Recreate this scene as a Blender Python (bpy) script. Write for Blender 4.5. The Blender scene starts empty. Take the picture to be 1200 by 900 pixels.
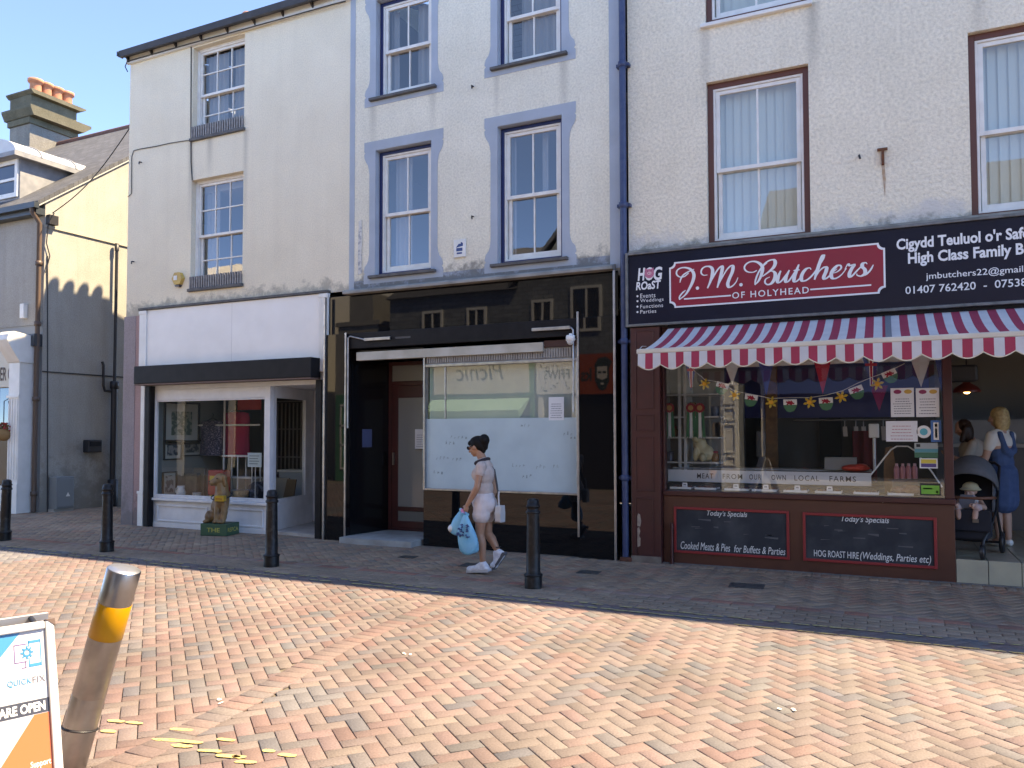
import bpy, math, random
import numpy as np
from mathutils import Vector, Matrix

random.seed(7); RNG = np.random.default_rng(7)
SC = bpy.context.scene
R = math.radians
# ------------------------------------------------------------------ camera
CAM = np.array([0.0, -10.032, 1.68]); FPX = 920.0; CX = 600.0; CY = 472.276
YAW, PITCH, ROLL = R(25.4655), R(2.1394), R(-0.0885)
_f = np.array([-math.sin(YAW) * math.cos(PITCH), math.cos(YAW) * math.cos(PITCH), math.sin(PITCH)])
_r = np.array([math.cos(YAW), math.sin(YAW), 0.0]); _u = np.cross(_r, _f)
_r2 = math.cos(ROLL) * _r + math.sin(ROLL) * _u; _u2 = -math.sin(ROLL) * _r + math.cos(ROLL) * _u
cam = bpy.data.objects.new('camera', bpy.data.cameras.new('camera'))
SC.collection.objects.link(cam)
cam.matrix_world = Matrix(((_r2[0], _u2[0], -_f[0], CAM[0]), (_r2[1], _u2[1], -_f[1], CAM[1]), (_r2[2], _u2[2], -_f[2], CAM[2]), (0, 0, 0, 1)))
cam.data.sensor_fit = 'HORIZONTAL'; cam.data.sensor_width = 36.0
cam.data.lens = 36.0 * FPX / 1200.0; cam.data.shift_y = (CY - 450.0) / 1200.0
cam.data.clip_start = 0.05; cam.data.clip_end = 3000.0
SC.camera = cam
# ------------------------------------------------------------------ light
SUN_EL, SUN_AZ = R(56.0), R(62.2)          # azimuth measured from +Y (behind the shops) towards +X
world = bpy.data.worlds.new('World'); SC.world = world; world.use_nodes = True
_nt = world.node_tree; _bg = _nt.nodes['Background']
_sky = _nt.nodes.new('ShaderNodeTexSky'); _sky.sky_type = 'NISHITA'; _sky.sun_disc = False
_sky.sun_elevation = SUN_EL; _sky.sun_rotation = SUN_AZ; _sky.air_density = 1.0; _sky.dust_density = 0.0; _sky.ozone_density = 10.0; _sky.altitude = 8500.0
_nt.links.new(_sky.outputs[0], _bg.inputs[0]); _bg.inputs[1].default_value = 0.15
sun = bpy.data.objects.new('sun', bpy.data.lights.new('sun', 'SUN')); SC.collection.objects.link(sun)
sun.data.energy = 2.0; sun.data.angle = R(0.53); sun.data.color = (1.0, 0.965, 0.91)
_d = Vector((math.sin(SUN_AZ) * math.cos(SUN_EL), math.cos(SUN_AZ) * math.cos(SUN_EL), math.sin(SUN_EL)))
sun.rotation_euler = _d.to_track_quat('Z', 'Y').to_euler(); sun.location = (8, 8, 30)
SC.view_settings.view_transform = 'Standard'; SC.view_settings.look = 'None'
SC.view_settings.exposure = 3.0; SC.view_settings.use_white_balance = True; SC.view_settings.white_balance_temperature = 11500; SC.view_settings.gamma = 1.0; SC.view_settings.use_curve_mapping = False
SC.cycles.max_bounces = 10; SC.cycles.diffuse_bounces = 4; SC.cycles.glossy_bounces = 4
SC.cycles.transparent_max_bounces = 12; SC.cycles.caustics_reflective = False; SC.cycles.caustics_refractive = False
SC.cycles.sample_clamp_indirect = 6.0
try: SC.cycles.use_denoising = True
except Exception: pass

# ------------------------------------------------------------------ where the photograph's sight lines meet real planes
def ray(px, py):
    d = np.array([(px - CX) / FPX, (py - CY) / FPX, 1.0]); return d[0] * _r2 - d[1] * _u2 + d[2] * _f
def W(px, py, Y=0.0):                       # on a plane parallel to the shop fronts -> (x, z)
    r = ray(px, py); t = (Y - CAM[1]) / r[1]; q = CAM + t * r; return float(q[0]), float(q[2])
def G(px, py, z=0.0):                       # on the ground -> (x, y)
    r = ray(px, py); t = (z - CAM[2]) / r[2]; q = CAM + t * r; return float(q[0]), float(q[1])
def WX(px, py, X):                          # on a plane square to the street -> (y, z)
    r = ray(px, py); t = (X - CAM[0]) / r[0]; q = CAM + t * r; return float(q[1]), float(q[2])
def RC(x0, y0, x1, y1, Y=0.0):              # top-left and bottom-right corner -> x0, x1, z0, z1
    a = W(x0, y0, Y); b = W(x1, y1, Y); return a[0], b[0], b[1], a[1]

# ------------------------------------------------------------------ materials
MATS = {}
def _pr(m): return m.node_tree.nodes['Principled BSDF']
def mat(name, col, rough=0.6, metal=0.0, col2=None, vs=3.0, bump=0.0, bs=40.0, spec=0.5, emit=0.0, vdetail=4.0, contrast=(0.35, 0.65), rough2=None):
    if name in MATS: return MATS[name]
    m = bpy.data.materials.new(name); m.use_nodes = True; nt = m.node_tree; p = _pr(m)
    p.inputs['Base Color'].default_value = (*col, 1); p.inputs['Roughness'].default_value = rough
    p.inputs['Metallic'].default_value = metal; p.inputs['Specular IOR Level'].default_value = spec
    tc = nt.nodes.new('ShaderNodeTexCoord')
    if col2 is not None:
        n = nt.nodes.new('ShaderNodeTexNoise'); n.inputs['Scale'].default_value = vs; n.inputs['Detail'].default_value = vdetail
        nt.links.new(tc.outputs['Object'], n.inputs['Vector'])
        r = nt.nodes.new('ShaderNodeValToRGB'); r.color_ramp.elements[0].position, r.color_ramp.elements[1].position = contrast
        r.color_ramp.elements[0].color = (*col, 1); r.color_ramp.elements[1].color = (*col2, 1)
        nt.links.new(n.outputs['Fac'], r.inputs['Fac']); nt.links.new(r.outputs['Color'], p.inputs['Base Color'])
        if rough2 is not None:
            mr = nt.nodes.new('ShaderNodeMapRange'); mr.inputs['To Min'].default_value = rough; mr.inputs['To Max'].default_value = rough2
            nt.links.new(n.outputs['Fac'], mr.inputs['Value']); nt.links.new(mr.outputs['Result'], p.inputs['Roughness'])
    if bump:
        n = nt.nodes.new('ShaderNodeTexNoise'); n.inputs['Scale'].default_value = bs; n.inputs['Detail'].default_value = 3.0
        nt.links.new(tc.outputs['Object'], n.inputs['Vector'])
        b = nt.nodes.new('ShaderNodeBump'); b.inputs['Strength'].default_value = bump; b.inputs['Distance'].default_value = 0.02
        nt.links.new(n.outputs['Fac'], b.inputs['Height']); nt.links.new(b.outputs['Normal'], p.inputs['Normal'])
    if emit:
        p.inputs['Emission Color'].default_value = (*col, 1); p.inputs['Emission Strength'].default_value = emit
    MATS[name] = m; return m
def attr_mat(name, attr, rough=0.8, bump=0.0, bs=60.0, speck=0.25, spec=0.3, stain=0.35):
    m = bpy.data.materials.new(name); m.use_nodes = True; nt = m.node_tree; p = _pr(m)
    a = nt.nodes.new('ShaderNodeAttribute'); a.attribute_name = attr
    tc = nt.nodes.new('ShaderNodeTexCoord')
    n = nt.nodes.new('ShaderNodeTexNoise'); n.inputs['Scale'].default_value = bs; n.inputs['Detail'].default_value = 5.0
    nt.links.new(tc.outputs['Object'], n.inputs['Vector'])
    mr = nt.nodes.new('ShaderNodeMapRange'); mr.inputs['From Min'].default_value = 0.3; mr.inputs['From Max'].default_value = 0.7
    mr.inputs['To Min'].default_value = 1 - speck; mr.inputs['To Max'].default_value = 1 + speck
    nt.links.new(n.outputs['Fac'], mr.inputs['Value'])
    n2 = nt.nodes.new('ShaderNodeTexNoise'); n2.inputs['Scale'].default_value = 0.9; n2.inputs['Detail'].default_value = 5.0
    nt.links.new(tc.outputs['Object'], n2.inputs['Vector'])
    mr2 = nt.nodes.new('ShaderNodeMapRange'); mr2.inputs['From Min'].default_value = 0.35; mr2.inputs['From Max'].default_value = 0.65
    mr2.inputs['To Min'].default_value = 1 - stain; mr2.inputs['To Max'].default_value = 1 + stain * 0.3
    nt.links.new(n2.outputs['Fac'], mr2.inputs['Value'])
    mm = nt.nodes.new('ShaderNodeMath'); mm.operation = 'MULTIPLY'
    nt.links.new(mr.outputs[0], mm.inputs[0]); nt.links.new(mr2.outputs[0], mm.inputs[1])
    v = nt.nodes.new('ShaderNodeVectorMath'); v.operation = 'SCALE'
    nt.links.new(a.outputs['Color'], v.inputs[0]); nt.links.new(mm.outputs[0], v.inputs['Scale'])
    nt.links.new(v.outputs[0], p.inputs['Base Color'])
    p.inputs['Roughness'].default_value = rough; p.inputs['Specular IOR Level'].default_value = spec
    if bump:
        b = nt.nodes.new('ShaderNodeBump'); b.inputs['Strength'].default_value = bump; b.inputs['Distance'].default_value = 0.01
        nt.links.new(n.outputs['Fac'], b.inputs['Height']); nt.links.new(b.outputs['Normal'], p.inputs['Normal'])
    MATS[name] = m; return m
def glass(name, f0=.08, tint=(0.92, 0.95, 0.94), rough=0.0, wobble=0.0):
    m = bpy.data.materials.new(name); m.use_nodes = True; nt = m.node_tree; nt.nodes.remove(_pr(m))
    out = nt.nodes['Material Output']
    t = nt.nodes.new('ShaderNodeBsdfTransparent'); t.inputs[0].default_value = (*tint, 1)
    g = nt.nodes.new('ShaderNodeBsdfGlossy'); g.inputs['Roughness'].default_value = rough
    ge = nt.nodes.new('ShaderNodeNewGeometry'); dt = nt.nodes.new('ShaderNodeVectorMath'); dt.operation = 'DOT_PRODUCT'
    nt.links.new(ge.outputs['Incoming'], dt.inputs[0]); nt.links.new(ge.outputs['Normal'], dt.inputs[1])
    def mth(op, a, b=None):
        q = nt.nodes.new('ShaderNodeMath'); q.operation = op
        for i, s_ in enumerate((a, b)):
            if s_ is None: continue
            if isinstance(s_, (int, float)): q.inputs[i].default_value = s_
            else: nt.links.new(s_, q.inputs[i])
        return q.outputs[0]
    ab = mth('ABSOLUTE', dt.outputs['Value']); om = mth('SUBTRACT', 1.0, ab); p5 = mth('POWER', om, 5.0)     # thin pane, same from both sides
    fr = mth('ADD', mth('MULTIPLY', p5, 1.0 - f0), f0)
    x = nt.nodes.new('ShaderNodeMixShader')
    nt.links.new(fr, x.inputs[0]); nt.links.new(t.outputs[0], x.inputs[1]); nt.links.new(g.outputs[0], x.inputs[2])
    if wobble:
        tc = nt.nodes.new('ShaderNodeTexCoord'); n = nt.nodes.new('ShaderNodeTexNoise'); n.inputs['Scale'].default_value = 1.6
        b = nt.nodes.new('ShaderNodeBump'); b.inputs['Strength'].default_value = wobble; b.inputs['Distance'].default_value = 0.02
        nt.links.new(tc.outputs['Object'], n.inputs['Vector']); nt.links.new(n.outputs['Fac'], b.inputs['Height'])
        nt.links.new(b.outputs['Normal'], g.inputs['Normal'])
    nt.links.new(x.outputs[0], out.inputs['Surface']); MATS[name] = m; return m
def wall_mat(name, col, col2, dirt_z=None, dirt_col=(0.16, 0.15, 0.13), bump=0.5, bs=45.0, pale_z=None, streak=0.25, pit=0.82, drips=()):
    """Rendered masonry: mottled colour, roughcast relief, rain streaks, and grime in a band of heights."""
    m = bpy.data.materials.new(name); m.use_nodes = True; nt = m.node_tree; p = _pr(m); N = nt.nodes.new; L = nt.links.new
    tc = N('ShaderNodeTexCoord'); sep = N('ShaderNodeSeparateXYZ'); L(tc.outputs['Object'], sep.inputs[0])
    n1 = N('ShaderNodeTexNoise'); n1.inputs['Scale'].default_value = 1.3; n1.inputs['Detail'].default_value = 6; n1.inputs['Roughness'].default_value = 0.65
    L(tc.outputs['Object'], n1.inputs['Vector'])
    r1 = N('ShaderNodeValToRGB'); r1.color_ramp.elements[0].position = 0.33; r1.color_ramp.elements[1].position = 0.67
    r1.color_ramp.elements[0].color = (*col2, 1); r1.color_ramp.elements[1].color = (*col, 1); L(n1.outputs['Fac'], r1.inputs[0])
    # vertical rain streaks
    mp = N('ShaderNodeMapping'); mp.inputs['Scale'].default_value = (5.0, 5.0, 0.35); L(tc.outputs['Object'], mp.inputs[0])
    n2 = N('ShaderNodeTexNoise'); n2.inputs['Scale'].default_value = 1.0; n2.inputs['Detail'].default_value = 5; L(mp.outputs[0], n2.inputs['Vector'])
    mr = N('ShaderNodeMapRange'); mr.inputs['From Min'].default_value = 0.45; mr.inputs['From Max'].default_value = 0.75; mr.inputs['To Max'].default_value = streak
    L(n2.outputs['Fac'], mr.inputs['Value'])
    mx = N('ShaderNodeMixRGB'); mx.inputs[2].default_value = (col2[0] * .62, col2[1] * .6, col2[2] * .56, 1); L(mr.outputs[0], mx.inputs[0]); L(r1.outputs[0], mx.inputs[1])
    # larger damp and patch-repair areas
    n5 = N('ShaderNodeTexNoise'); n5.inputs['Scale'].default_value = 0.55; n5.inputs['Detail'].default_value = 4; n5.inputs['Distortion'].default_value = 0.6; L(tc.outputs['Object'], n5.inputs['Vector'])
    m5 = N('ShaderNodeMapRange'); m5.inputs['From Min'].default_value = 0.52; m5.inputs['From Max'].default_value = 0.60; m5.inputs['To Max'].default_value = 0.22; L(n5.outputs['Fac'], m5.inputs['Value'])
    x5 = N('ShaderNodeMixRGB'); x5.inputs[2].default_value = (col2[0] * .85, col2[1] * .84, col2[2] * .82, 1); L(m5.outputs[0], x5.inputs[0]); L(mx.outputs[0], x5.inputs[1]); mx = x5
    # small pits
    n3 = N('ShaderNodeTexNoise'); n3.inputs['Scale'].default_value = bs; n3.inputs['Detail'].default_value = 4; n3.inputs['Roughness'].default_value = 0.62; L(tc.outputs['Object'], n3.inputs['Vector'])
    mr3 = N('ShaderNodeMapRange'); mr3.inputs['From Min'].default_value = 0.3; mr3.inputs['From Max'].default_value = 0.62; mr3.inputs['To Min'].default_value = pit; mr3.inputs['To Max'].default_value = 1.05
    L(n3.outputs['Fac'], mr3.inputs['Value'])
    sc = N('ShaderNodeVectorMath'); sc.operation = 'SCALE'; L(mx.outputs[0], sc.inputs[0]); L(mr3.outputs[0], sc.inputs['Scale'])
    last = sc.outputs[0]
    def band(zz, c, nscale, last, sharp=1.0):
        a = N('ShaderNodeMapRange'); a.inputs['From Min'].default_value = zz[1]; a.inputs['From Max'].default_value = zz[0]; L(sep.outputs['Z'], a.inputs['Value'])
        n = N('ShaderNodeTexNoise'); n.inputs['Scale'].default_value = nscale; n.inputs['Detail'].default_value = 6; n.inputs['Roughness'].default_value = 0.7; L(tc.outputs['Object'], n.inputs['Vector'])
        q = N('ShaderNodeMapRange'); q.inputs['From Min'].default_value = 0.3; q.inputs['From Max'].default_value = 0.7; L(n.outputs['Fac'], q.inputs['Value'])
        s = N('ShaderNodeMath'); s.operation = 'ADD'; L(a.outputs[0], s.inputs[0]); L(q.outputs[0], s.inputs[1])
        t = N('ShaderNodeMapRange'); t.inputs['From Min'].default_value = 0.95; t.inputs['From Max'].default_value = 1.35; t.inputs['To Max'].default_value = sharp; L(s.outputs[0], t.inputs['Value'])
        mx2 = N('ShaderNodeMixRGB'); mx2.inputs[2].default_value = (*c, 1); L(t.outputs[0], mx2.inputs[0]); L(last, mx2.inputs[1]); return mx2.outputs[0]
    for x0, x1, zt, ln in drips:                # run-off stains below the ends of sills and hooks
        a = N('ShaderNodeMapRange'); a.interpolation_type = 'SMOOTHSTEP'; a.inputs['From Min'].default_value = x0; a.inputs['From Max'].default_value = (x0 + x1) / 2; L(sep.outputs['X'], a.inputs['Value'])
        c_ = N('ShaderNodeMapRange'); c_.interpolation_type = 'SMOOTHSTEP'; c_.inputs['From Min'].default_value = x1; c_.inputs['From Max'].default_value = (x0 + x1) / 2; L(sep.outputs['X'], c_.inputs['Value'])
        e = N('ShaderNodeMapRange'); e.inputs['From Min'].default_value = zt - ln; e.inputs['From Max'].default_value = zt; L(sep.outputs['Z'], e.inputs['Value'])
        g = N('ShaderNodeMath'); g.operation = 'LESS_THAN'; g.inputs[1].default_value = zt; L(sep.outputs['Z'], g.inputs[0])
        acc = None
        for q in (a.outputs[0], c_.outputs[0], e.outputs[0], g.outputs[0], n2.outputs['Fac']):
            if acc is None: acc = q; continue
            w_ = N('ShaderNodeMath'); w_.operation = 'MULTIPLY'; L(acc, w_.inputs[0]); L(q, w_.inputs[1]); acc = w_.outputs[0]
        w_ = N('ShaderNodeMath'); w_.operation = 'MULTIPLY'; w_.inputs[1].default_value = 0.85; L(acc, w_.inputs[0])
        xd = N('ShaderNodeMixRGB'); xd.inputs[2].default_value = (.30, .27, .23, 1); L(w_.outputs[0], xd.inputs[0]); L(last, xd.inputs[1]); last = xd.outputs[0]
    if pale_z: last = band(pale_z, (0.62, 0.60, 0.57), 3.0, last, 0.8)
    if dirt_z: last = band(dirt_z, dirt_col, 4.0, last, 0.85)
    L(last, p.inputs['Base Color']); p.inputs['Roughness'].default_value = 0.9; p.inputs['Specular IOR Level'].default_value = 0.2
    b = N('ShaderNodeBump'); b.inputs['Strength'].default_value = bump; b.inputs['Distance'].default_value = 0.02
    L(n3.outputs['Fac'], b.inputs['Height']); L(b.outputs['Normal'], p.inputs['Normal']); MATS[name] = m; return m
def course_mat(name, col, col2, mortar, sx, sz, bump=0.4, jitter=0.0, axis='XZ', rough=0.85):
    """Coursed stone, slate or tile in a brick pattern."""
    m = bpy.data.materials.new(name); m.use_nodes = True; nt = m.node_tree; p = _pr(m); N = nt.nodes.new; L = nt.links.new
    tc = N('ShaderNodeTexCoord'); sep = N('ShaderNodeSeparateXYZ'); L(tc.outputs['Object'], sep.inputs[0]); cb = N('ShaderNodeCombineXYZ')
    L(sep.outputs[axis[0]], cb.inputs[0]); L(sep.outputs[axis[1]], cb.inputs[1])
    vec = cb.outputs[0]
    if jitter:
        n = N('ShaderNodeTexNoise'); n.inputs['Scale'].default_value = 3.0; L(tc.outputs['Object'], n.inputs['Vector'])
        a = N('ShaderNodeVectorMath'); a.operation = 'SCALE'; a.inputs['Scale'].default_value = jitter; L(n.outputs['Color'], a.inputs[0])
        d = N('ShaderNodeVectorMath'); d.operation = 'ADD'; L(vec, d.inputs[0]); L(a.outputs[0], d.inputs[1]); vec = d.outputs[0]
    br = N('ShaderNodeTexBrick'); br.inputs['Scale'].default_value = 1.0; br.inputs['Brick Width'].default_value = sx; br.inputs['Row Height'].default_value = sz
    br.inputs['Mortar Size'].default_value = 0.008; br.inputs['Color1'].default_value = (*col, 1); br.inputs['Color2'].default_value = (*col2, 1); br.inputs['Mortar'].default_value = (*mortar, 1)
    L(vec, br.inputs['Vector'])
    n = N('ShaderNodeTexNoise'); n.inputs['Scale'].default_value = 6.0; n.inputs['Detail'].default_value = 5; L(tc.outputs['Object'], n.inputs['Vector'])
    mr = N('ShaderNodeMapRange'); mr.inputs['To Min'].default_value = 0.6; mr.inputs['To Max'].default_value = 1.4; L(n.outputs['Fac'], mr.inputs['Value'])
    sc = N('ShaderNodeVectorMath'); sc.operation = 'SCALE'; L(br.outputs['Color'], sc.inputs[0]); L(mr.outputs[0], sc.inputs['Scale'])
    L(sc.outputs[0], p.inputs['Base Color']); p.inputs['Roughness'].default_value = rough
    b = N('ShaderNodeBump'); b.inputs['Strength'].default_value = bump; b.inputs['Distance'].default_value = 0.02; b.invert = True
    L(br.outputs['Fac'], b.inputs['Height']); L(b.outputs['Normal'], p.inputs['Normal']); MATS[name] = m; return m

# ------------------------------------------------------------------ mesh collecting
class MB:
    def __init__(s): s.v = []; s.f = []; s.m = []; s.sm = []
    def add(s, vs, fs, m=0, smooth=False):
        o = len(s.v); s.v += [tuple(map(float, v)) for v in vs]
        for f in fs: s.f.append(tuple(i + o for i in f)); s.m.append(m); s.sm.append(smooth)
        return s
    def box(s, x0, x1, y0, y1, z0, z1, m=0):
        if x0 > x1: x0, x1 = x1, x0
        if y0 > y1: y0, y1 = y1, y0
        if z0 > z1: z0, z1 = z1, z0
        return s.add([(x0, y0, z0), (x1, y0, z0), (x1, y1, z0), (x0, y1, z0), (x0, y0, z1), (x1, y0, z1), (x1, y1, z1), (x0, y1, z1)],
                     [(0, 3, 2, 1), (4, 5, 6, 7), (0, 1, 5, 4), (1, 2, 6, 5), (2, 3, 7, 6), (3, 0, 4, 7)], m)
    def ring(s, x0, x1, y0, y1, z0, z1, w, m=0, wt=None, wb=None):      # four butted bars round a rectangle
        wt = w if wt is None else wt; wb = w if wb is None else wb
        s.box(x0, x0 + w, y0, y1, z0, z1, m); s.box(x1 - w, x1, y0, y1, z0, z1, m)
        s.box(x0 + w, x1 - w, y0, y1, z1 - wt, z1, m); s.box(x0 + w, x1 - w, y0, y1, z0, z0 + wb, m); return s
    def poly(s, pts, m=0): return s.add(pts, [tuple(range(len(pts)))], m)
    def prism(s, pts, a0, a1, axis='Y', m=0, smooth=False):             # pts in XZ ('Y'), YZ ('X') or XY ('Z')
        n = len(pts)
        def P(p, a): return (p[0], a, p[1]) if axis == 'Y' else ((a, p[0], p[1]) if axis == 'X' else (p[0], p[1], a))
        vs = [P(p, a0) for p in pts] + [P(p, a1) for p in pts]
        s.add(vs, [tuple(range(n)), tuple(range(2 * n - 1, n - 1, -1))], m)
        s.add(vs, [(i, i + n, (i + 1) % n + n, (i + 1) % n) for i in range(n)], m, smooth); return s
    def tube(s, pts, r, n=8, m=0, caps=True, smooth=True):
        P = [Vector(p) for p in pts]; k = len(P); rr = r if isinstance(r, (list, tuple)) else [r] * k
        vs = []; prev = None
        for i in range(k):
            t = (P[min(i + 1, k - 1)] - P[max(i - 1, 0)]).normalized()
            if prev is None:
                u = t.cross(Vector((0, 0, 1)));
                if u.length < 1e-3: u = t.cross(Vector((1, 0, 0)))
            else: u = prev - t * prev.dot(t)
            u.normalize(); prev = u; w = t.cross(u)
            for j in range(n):
                a = 2 * math.pi * j / n; vs.append(P[i] + (u * math.cos(a) + w * math.sin(a)) * rr[i])
        fs = [(i * n + j, i * n + (j + 1) % n, (i + 1) * n + (j + 1) % n, (i + 1) * n + j) for i in range(k - 1) for j in range(n)]
        s.add(vs, fs, m, smooth)
        if caps: s.add(vs[:n], [tuple(range(n - 1, -1, -1))], m); s.add(vs[-n:], [tuple(range(n))], m)
        return s
    def lathe(s, prof, c=(0, 0, 0), n=24, m=0, smooth=True, ax=None):
        k = len(prof); vs = []
        for r_, z in prof:
            for j in range(n):
                a = 2 * math.pi * j / n; q = Vector((r_ * math.cos(a), r_ * math.sin(a), z))
                if ax is not None: q = ax @ q
                vs.append((q[0] + c[0], q[1] + c[1], q[2] + c[2]))
        s.add(vs, [(i * n + j, i * n + (j + 1) % n, (i + 1) * n + (j + 1) % n, (i + 1) * n + j) for i in range(k - 1) for j in range(n)], m, smooth)
        s.add(vs[:n], [tuple(range(n - 1, -1, -1))], m); s.add(vs[-n:], [tuple(range(n))], m); return s
    def ell(s, c, rad, n=14, k=8, m=0, rot=None):
        vs = []; rot = rot or Matrix.Identity(3)
        for i in range(k + 1):
            t = math.pi * i / k
            for j in range(n):
                a = 2 * math.pi * j / n
                q = rot @ Vector((rad[0] * math.sin(t) * math.cos(a), rad[1] * math.sin(t) * math.sin(a), rad[2] * math.cos(t)))
                vs.append((c[0] + q[0], c[1] + q[1], c[2] + q[2]))
        return s.add(vs, [(i * n + j, (i + 1) * n + j, (i + 1) * n + (j + 1) % n, i * n + (j + 1) % n) for i in range(k) for j in range(n)], m, True)
    def cap(s, p, q, r1, r2, n=10, m=0):                               # tapered limb with round ends
        p = Vector(p); q = Vector(q); d = (q - p)
        if d.length < 1e-5: return s.ell(p, (r1, r1, r1))
        L = d.length; t = d / L; u = t.orthogonal().normalized(); w = t.cross(u); vs = []; rings = []
        for i in range(5): a = math.pi / 2 * (1 - i / 4); rings.append((-r1 * math.sin(a), max(r1 * math.cos(a), 1e-4)))
        for i in range(5): a = math.pi / 2 * i / 4; rings.append((L + r2 * math.sin(a), max(r2 * math.cos(a), 1e-4)))
        for h, r_ in rings:
            for j in range(n):
                a = 2 * math.pi * j / n; vs.append(p + t * h + (u * math.cos(a) + w * math.sin(a)) * r_)
        k = len(rings); s.add(vs, [(i * n + j, i * n + (j + 1) % n, (i + 1) * n + (j + 1) % n, (i + 1) * n + j) for i in range(k - 1) for j in range(n)], m, True)
        s.add(vs[:n], [tuple(range(n - 1, -1, -1))], m, True); s.add(vs[-n:], [tuple(range(n))], m, True); return s
    def build(s, name, mats, parent=None, bevel=0.0, seg=2):
        me = bpy.data.meshes.new(name); me.from_pydata(s.v, [], s.f)
        if not isinstance(mats, (list, tuple)): mats = [mats]
        for q in mats: me.materials.append(q)
        me.polygons.foreach_set('material_index', s.m); me.polygons.foreach_set('use_smooth', s.sm); me.update()
        o = bpy.data.objects.new(name, me); SC.collection.objects.link(o); adopt(o, parent)
        if bevel:
            b = o.modifiers.new('bevel', 'BEVEL'); b.width = bevel; b.segments = seg; b.limit_method = 'ANGLE'; b.angle_limit = R(50)
        return o
LOCAL = set()
def adopt(o, parent):
    if parent is None: return
    o.parent = parent
    if parent.name not in LOCAL and parent.type == 'EMPTY':           # parts built in world coordinates under an Empty at the thing's base
        o.matrix_parent_inverse = Matrix.Translation(-Vector(parent.location))
def tag(o, label=None, cat=None, group=None, kind=None):
    if label: o['label'] = label
    if cat: o['category'] = cat
    if group: o['group'] = group
    if kind: o['kind'] = kind
    return o
def thing(name, label, cat, loc=(0, 0, 0), rotz=0.0, group=None, local=False):
    o = bpy.data.objects.new(name, None); SC.collection.objects.link(o); o.location = loc; o.rotation_euler = (0, 0, rotz)
    o.empty_display_size = 0.2; tag(o, label, cat, group)
    if local or rotz: LOCAL.add(o.name)
    return o
def dup(root, loc, rotz=None, label=None):
    r = root.copy(); SC.collection.objects.link(r); r.location = loc
    if rotz is not None: r.rotation_euler = (0, 0, rotz)
    if label: r['label'] = label
    for ch in list(root.children):
        c = ch.copy(); SC.collection.objects.link(c); c.parent = r
        for g in list(ch.children):
            d = g.copy(); SC.collection.objects.link(d); d.parent = c
    return r
def remesh(o, voxel, smooth=4, sub=False):
    r = o.modifiers.new('remesh', 'REMESH'); r.mode = 'VOXEL'; r.voxel_size = voxel; r.use_smooth_shade = True
    if smooth: s = o.modifiers.new('smooth', 'SMOOTH'); s.iterations = smooth; s.factor = 0.5
    return o
_tc = {}
def text_mesh(s, bold=0.0, shear=0.0, sp=1.0):
    key = (s, bold, shear, sp)
    if key not in _tc:
        c = bpy.data.curves.new('t', 'FONT'); c.body = s; c.size = 1.0; c.offset = bold; c.shear = shear; c.space_character = sp; c.resolution_u = 3
        o = bpy.data.objects.new('t', c); me = bpy.data.meshes.new_from_object(o)
        v = np.array([q.co[:] for q in me.vertices]); f = [tuple(p.vertices) for p in me.polygons]
        bpy.data.objects.remove(o); bpy.data.curves.remove(c); bpy.data.meshes.remove(me); _tc[key] = (v, f)
    return _tc[key]
def put_text(mb, s, x0, x1, z0, z1, Y, m=0, bold=0.0, shear=0.0, sp=1.0, prefix=None, skew=0.0, mirror=False):
    """Lettering fitted to a rectangle on a plane Y = const, facing -Y."""
    v, f = text_mesh(s, bold, shear, sp); ref = text_mesh(prefix, bold, shear, sp)[0] if prefix else v
    a, b = ref.min(0), ref.max(0); v = v.copy()
    sx = (x1 - x0) / max(b[0] - a[0], 1e-6); sz = (z1 - z0) / max(b[1] - a[1], 1e-6)
    X = x0 + (v[:, 0] - a[0]) * sx; Z = z0 + (v[:, 1] - a[1]) * sz + (v[:, 0] - a[0]) * sx * skew
    if mirror: X = x0 + x1 - X
    mb.add([(x, Y, z) for x, z in zip(X, Z)], [t[::-1] for t in f] if mirror else f, m)
def spline(pts, n=8):
    P = [np.array(p, float) for p in pts]; P = [2 * P[0] - P[1]] + P + [2 * P[-1] - P[-2]]; out = []
    for i in range(1, len(P) - 2):
        for k in range(n):
            t = k / n; out.append(0.5 * ((2 * P[i]) + (P[i + 1] - P[i - 1]) * t + (2 * P[i - 1] - 5 * P[i] + 4 * P[i + 1] - P[i + 2]) * t ** 2 + (3 * P[i] - P[i - 1] - 3 * P[i + 1] + P[i + 2]) * t ** 3))
    out.append(P[-2]); return out
# ------------------------------------------------------------------ ground
m_bed = mat('bedding', (0.10, 0.085, 0.07), 0.95, col2=(0.17, 0.145, 0.12), vs=9, bump=0.4, bs=120)
mb = MB(); mb.add([(-400, -400, -0.012), (400, -400, -0.012), (400, 400, -0.012), (-400, 400, -0.012)], [(0, 1, 2, 3)])
tag(mb.build('ground', m_bed), kind='structure')
m_brick = attr_mat('clay_pavers', 'paver_colour', 0.82, bump=0.35, bs=90.0, speck=0.20, stain=0.22)
PAL_ROAD = [((0.335, 0.232, 0.187), 7), ((0.325, 0.25, 0.198), 8), ((0.30, 0.232, 0.185), 6), ((0.25, 0.22, 0.19), 3), ((0.225, 0.208, 0.19), 1), ((0.315, 0.205, 0.162), 2)]
PAL_PATH = [((0.30, 0.225, 0.18), 6), ((0.32, 0.25, 0.20), 4), ((0.25, 0.20, 0.17), 4), ((0.31, 0.20, 0.16), 3), ((0.22, 0.19, 0.17), 2)]
PAL_RED = [((0.30, 0.15, 0.125), 3), ((0.25, 0.14, 0.12), 2), ((0.25, 0.19, 0.18), 2)]
PAL_GREY = [((0.24, 0.195, 0.165), 3), ((0.27, 0.22, 0.185), 2)]
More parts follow.
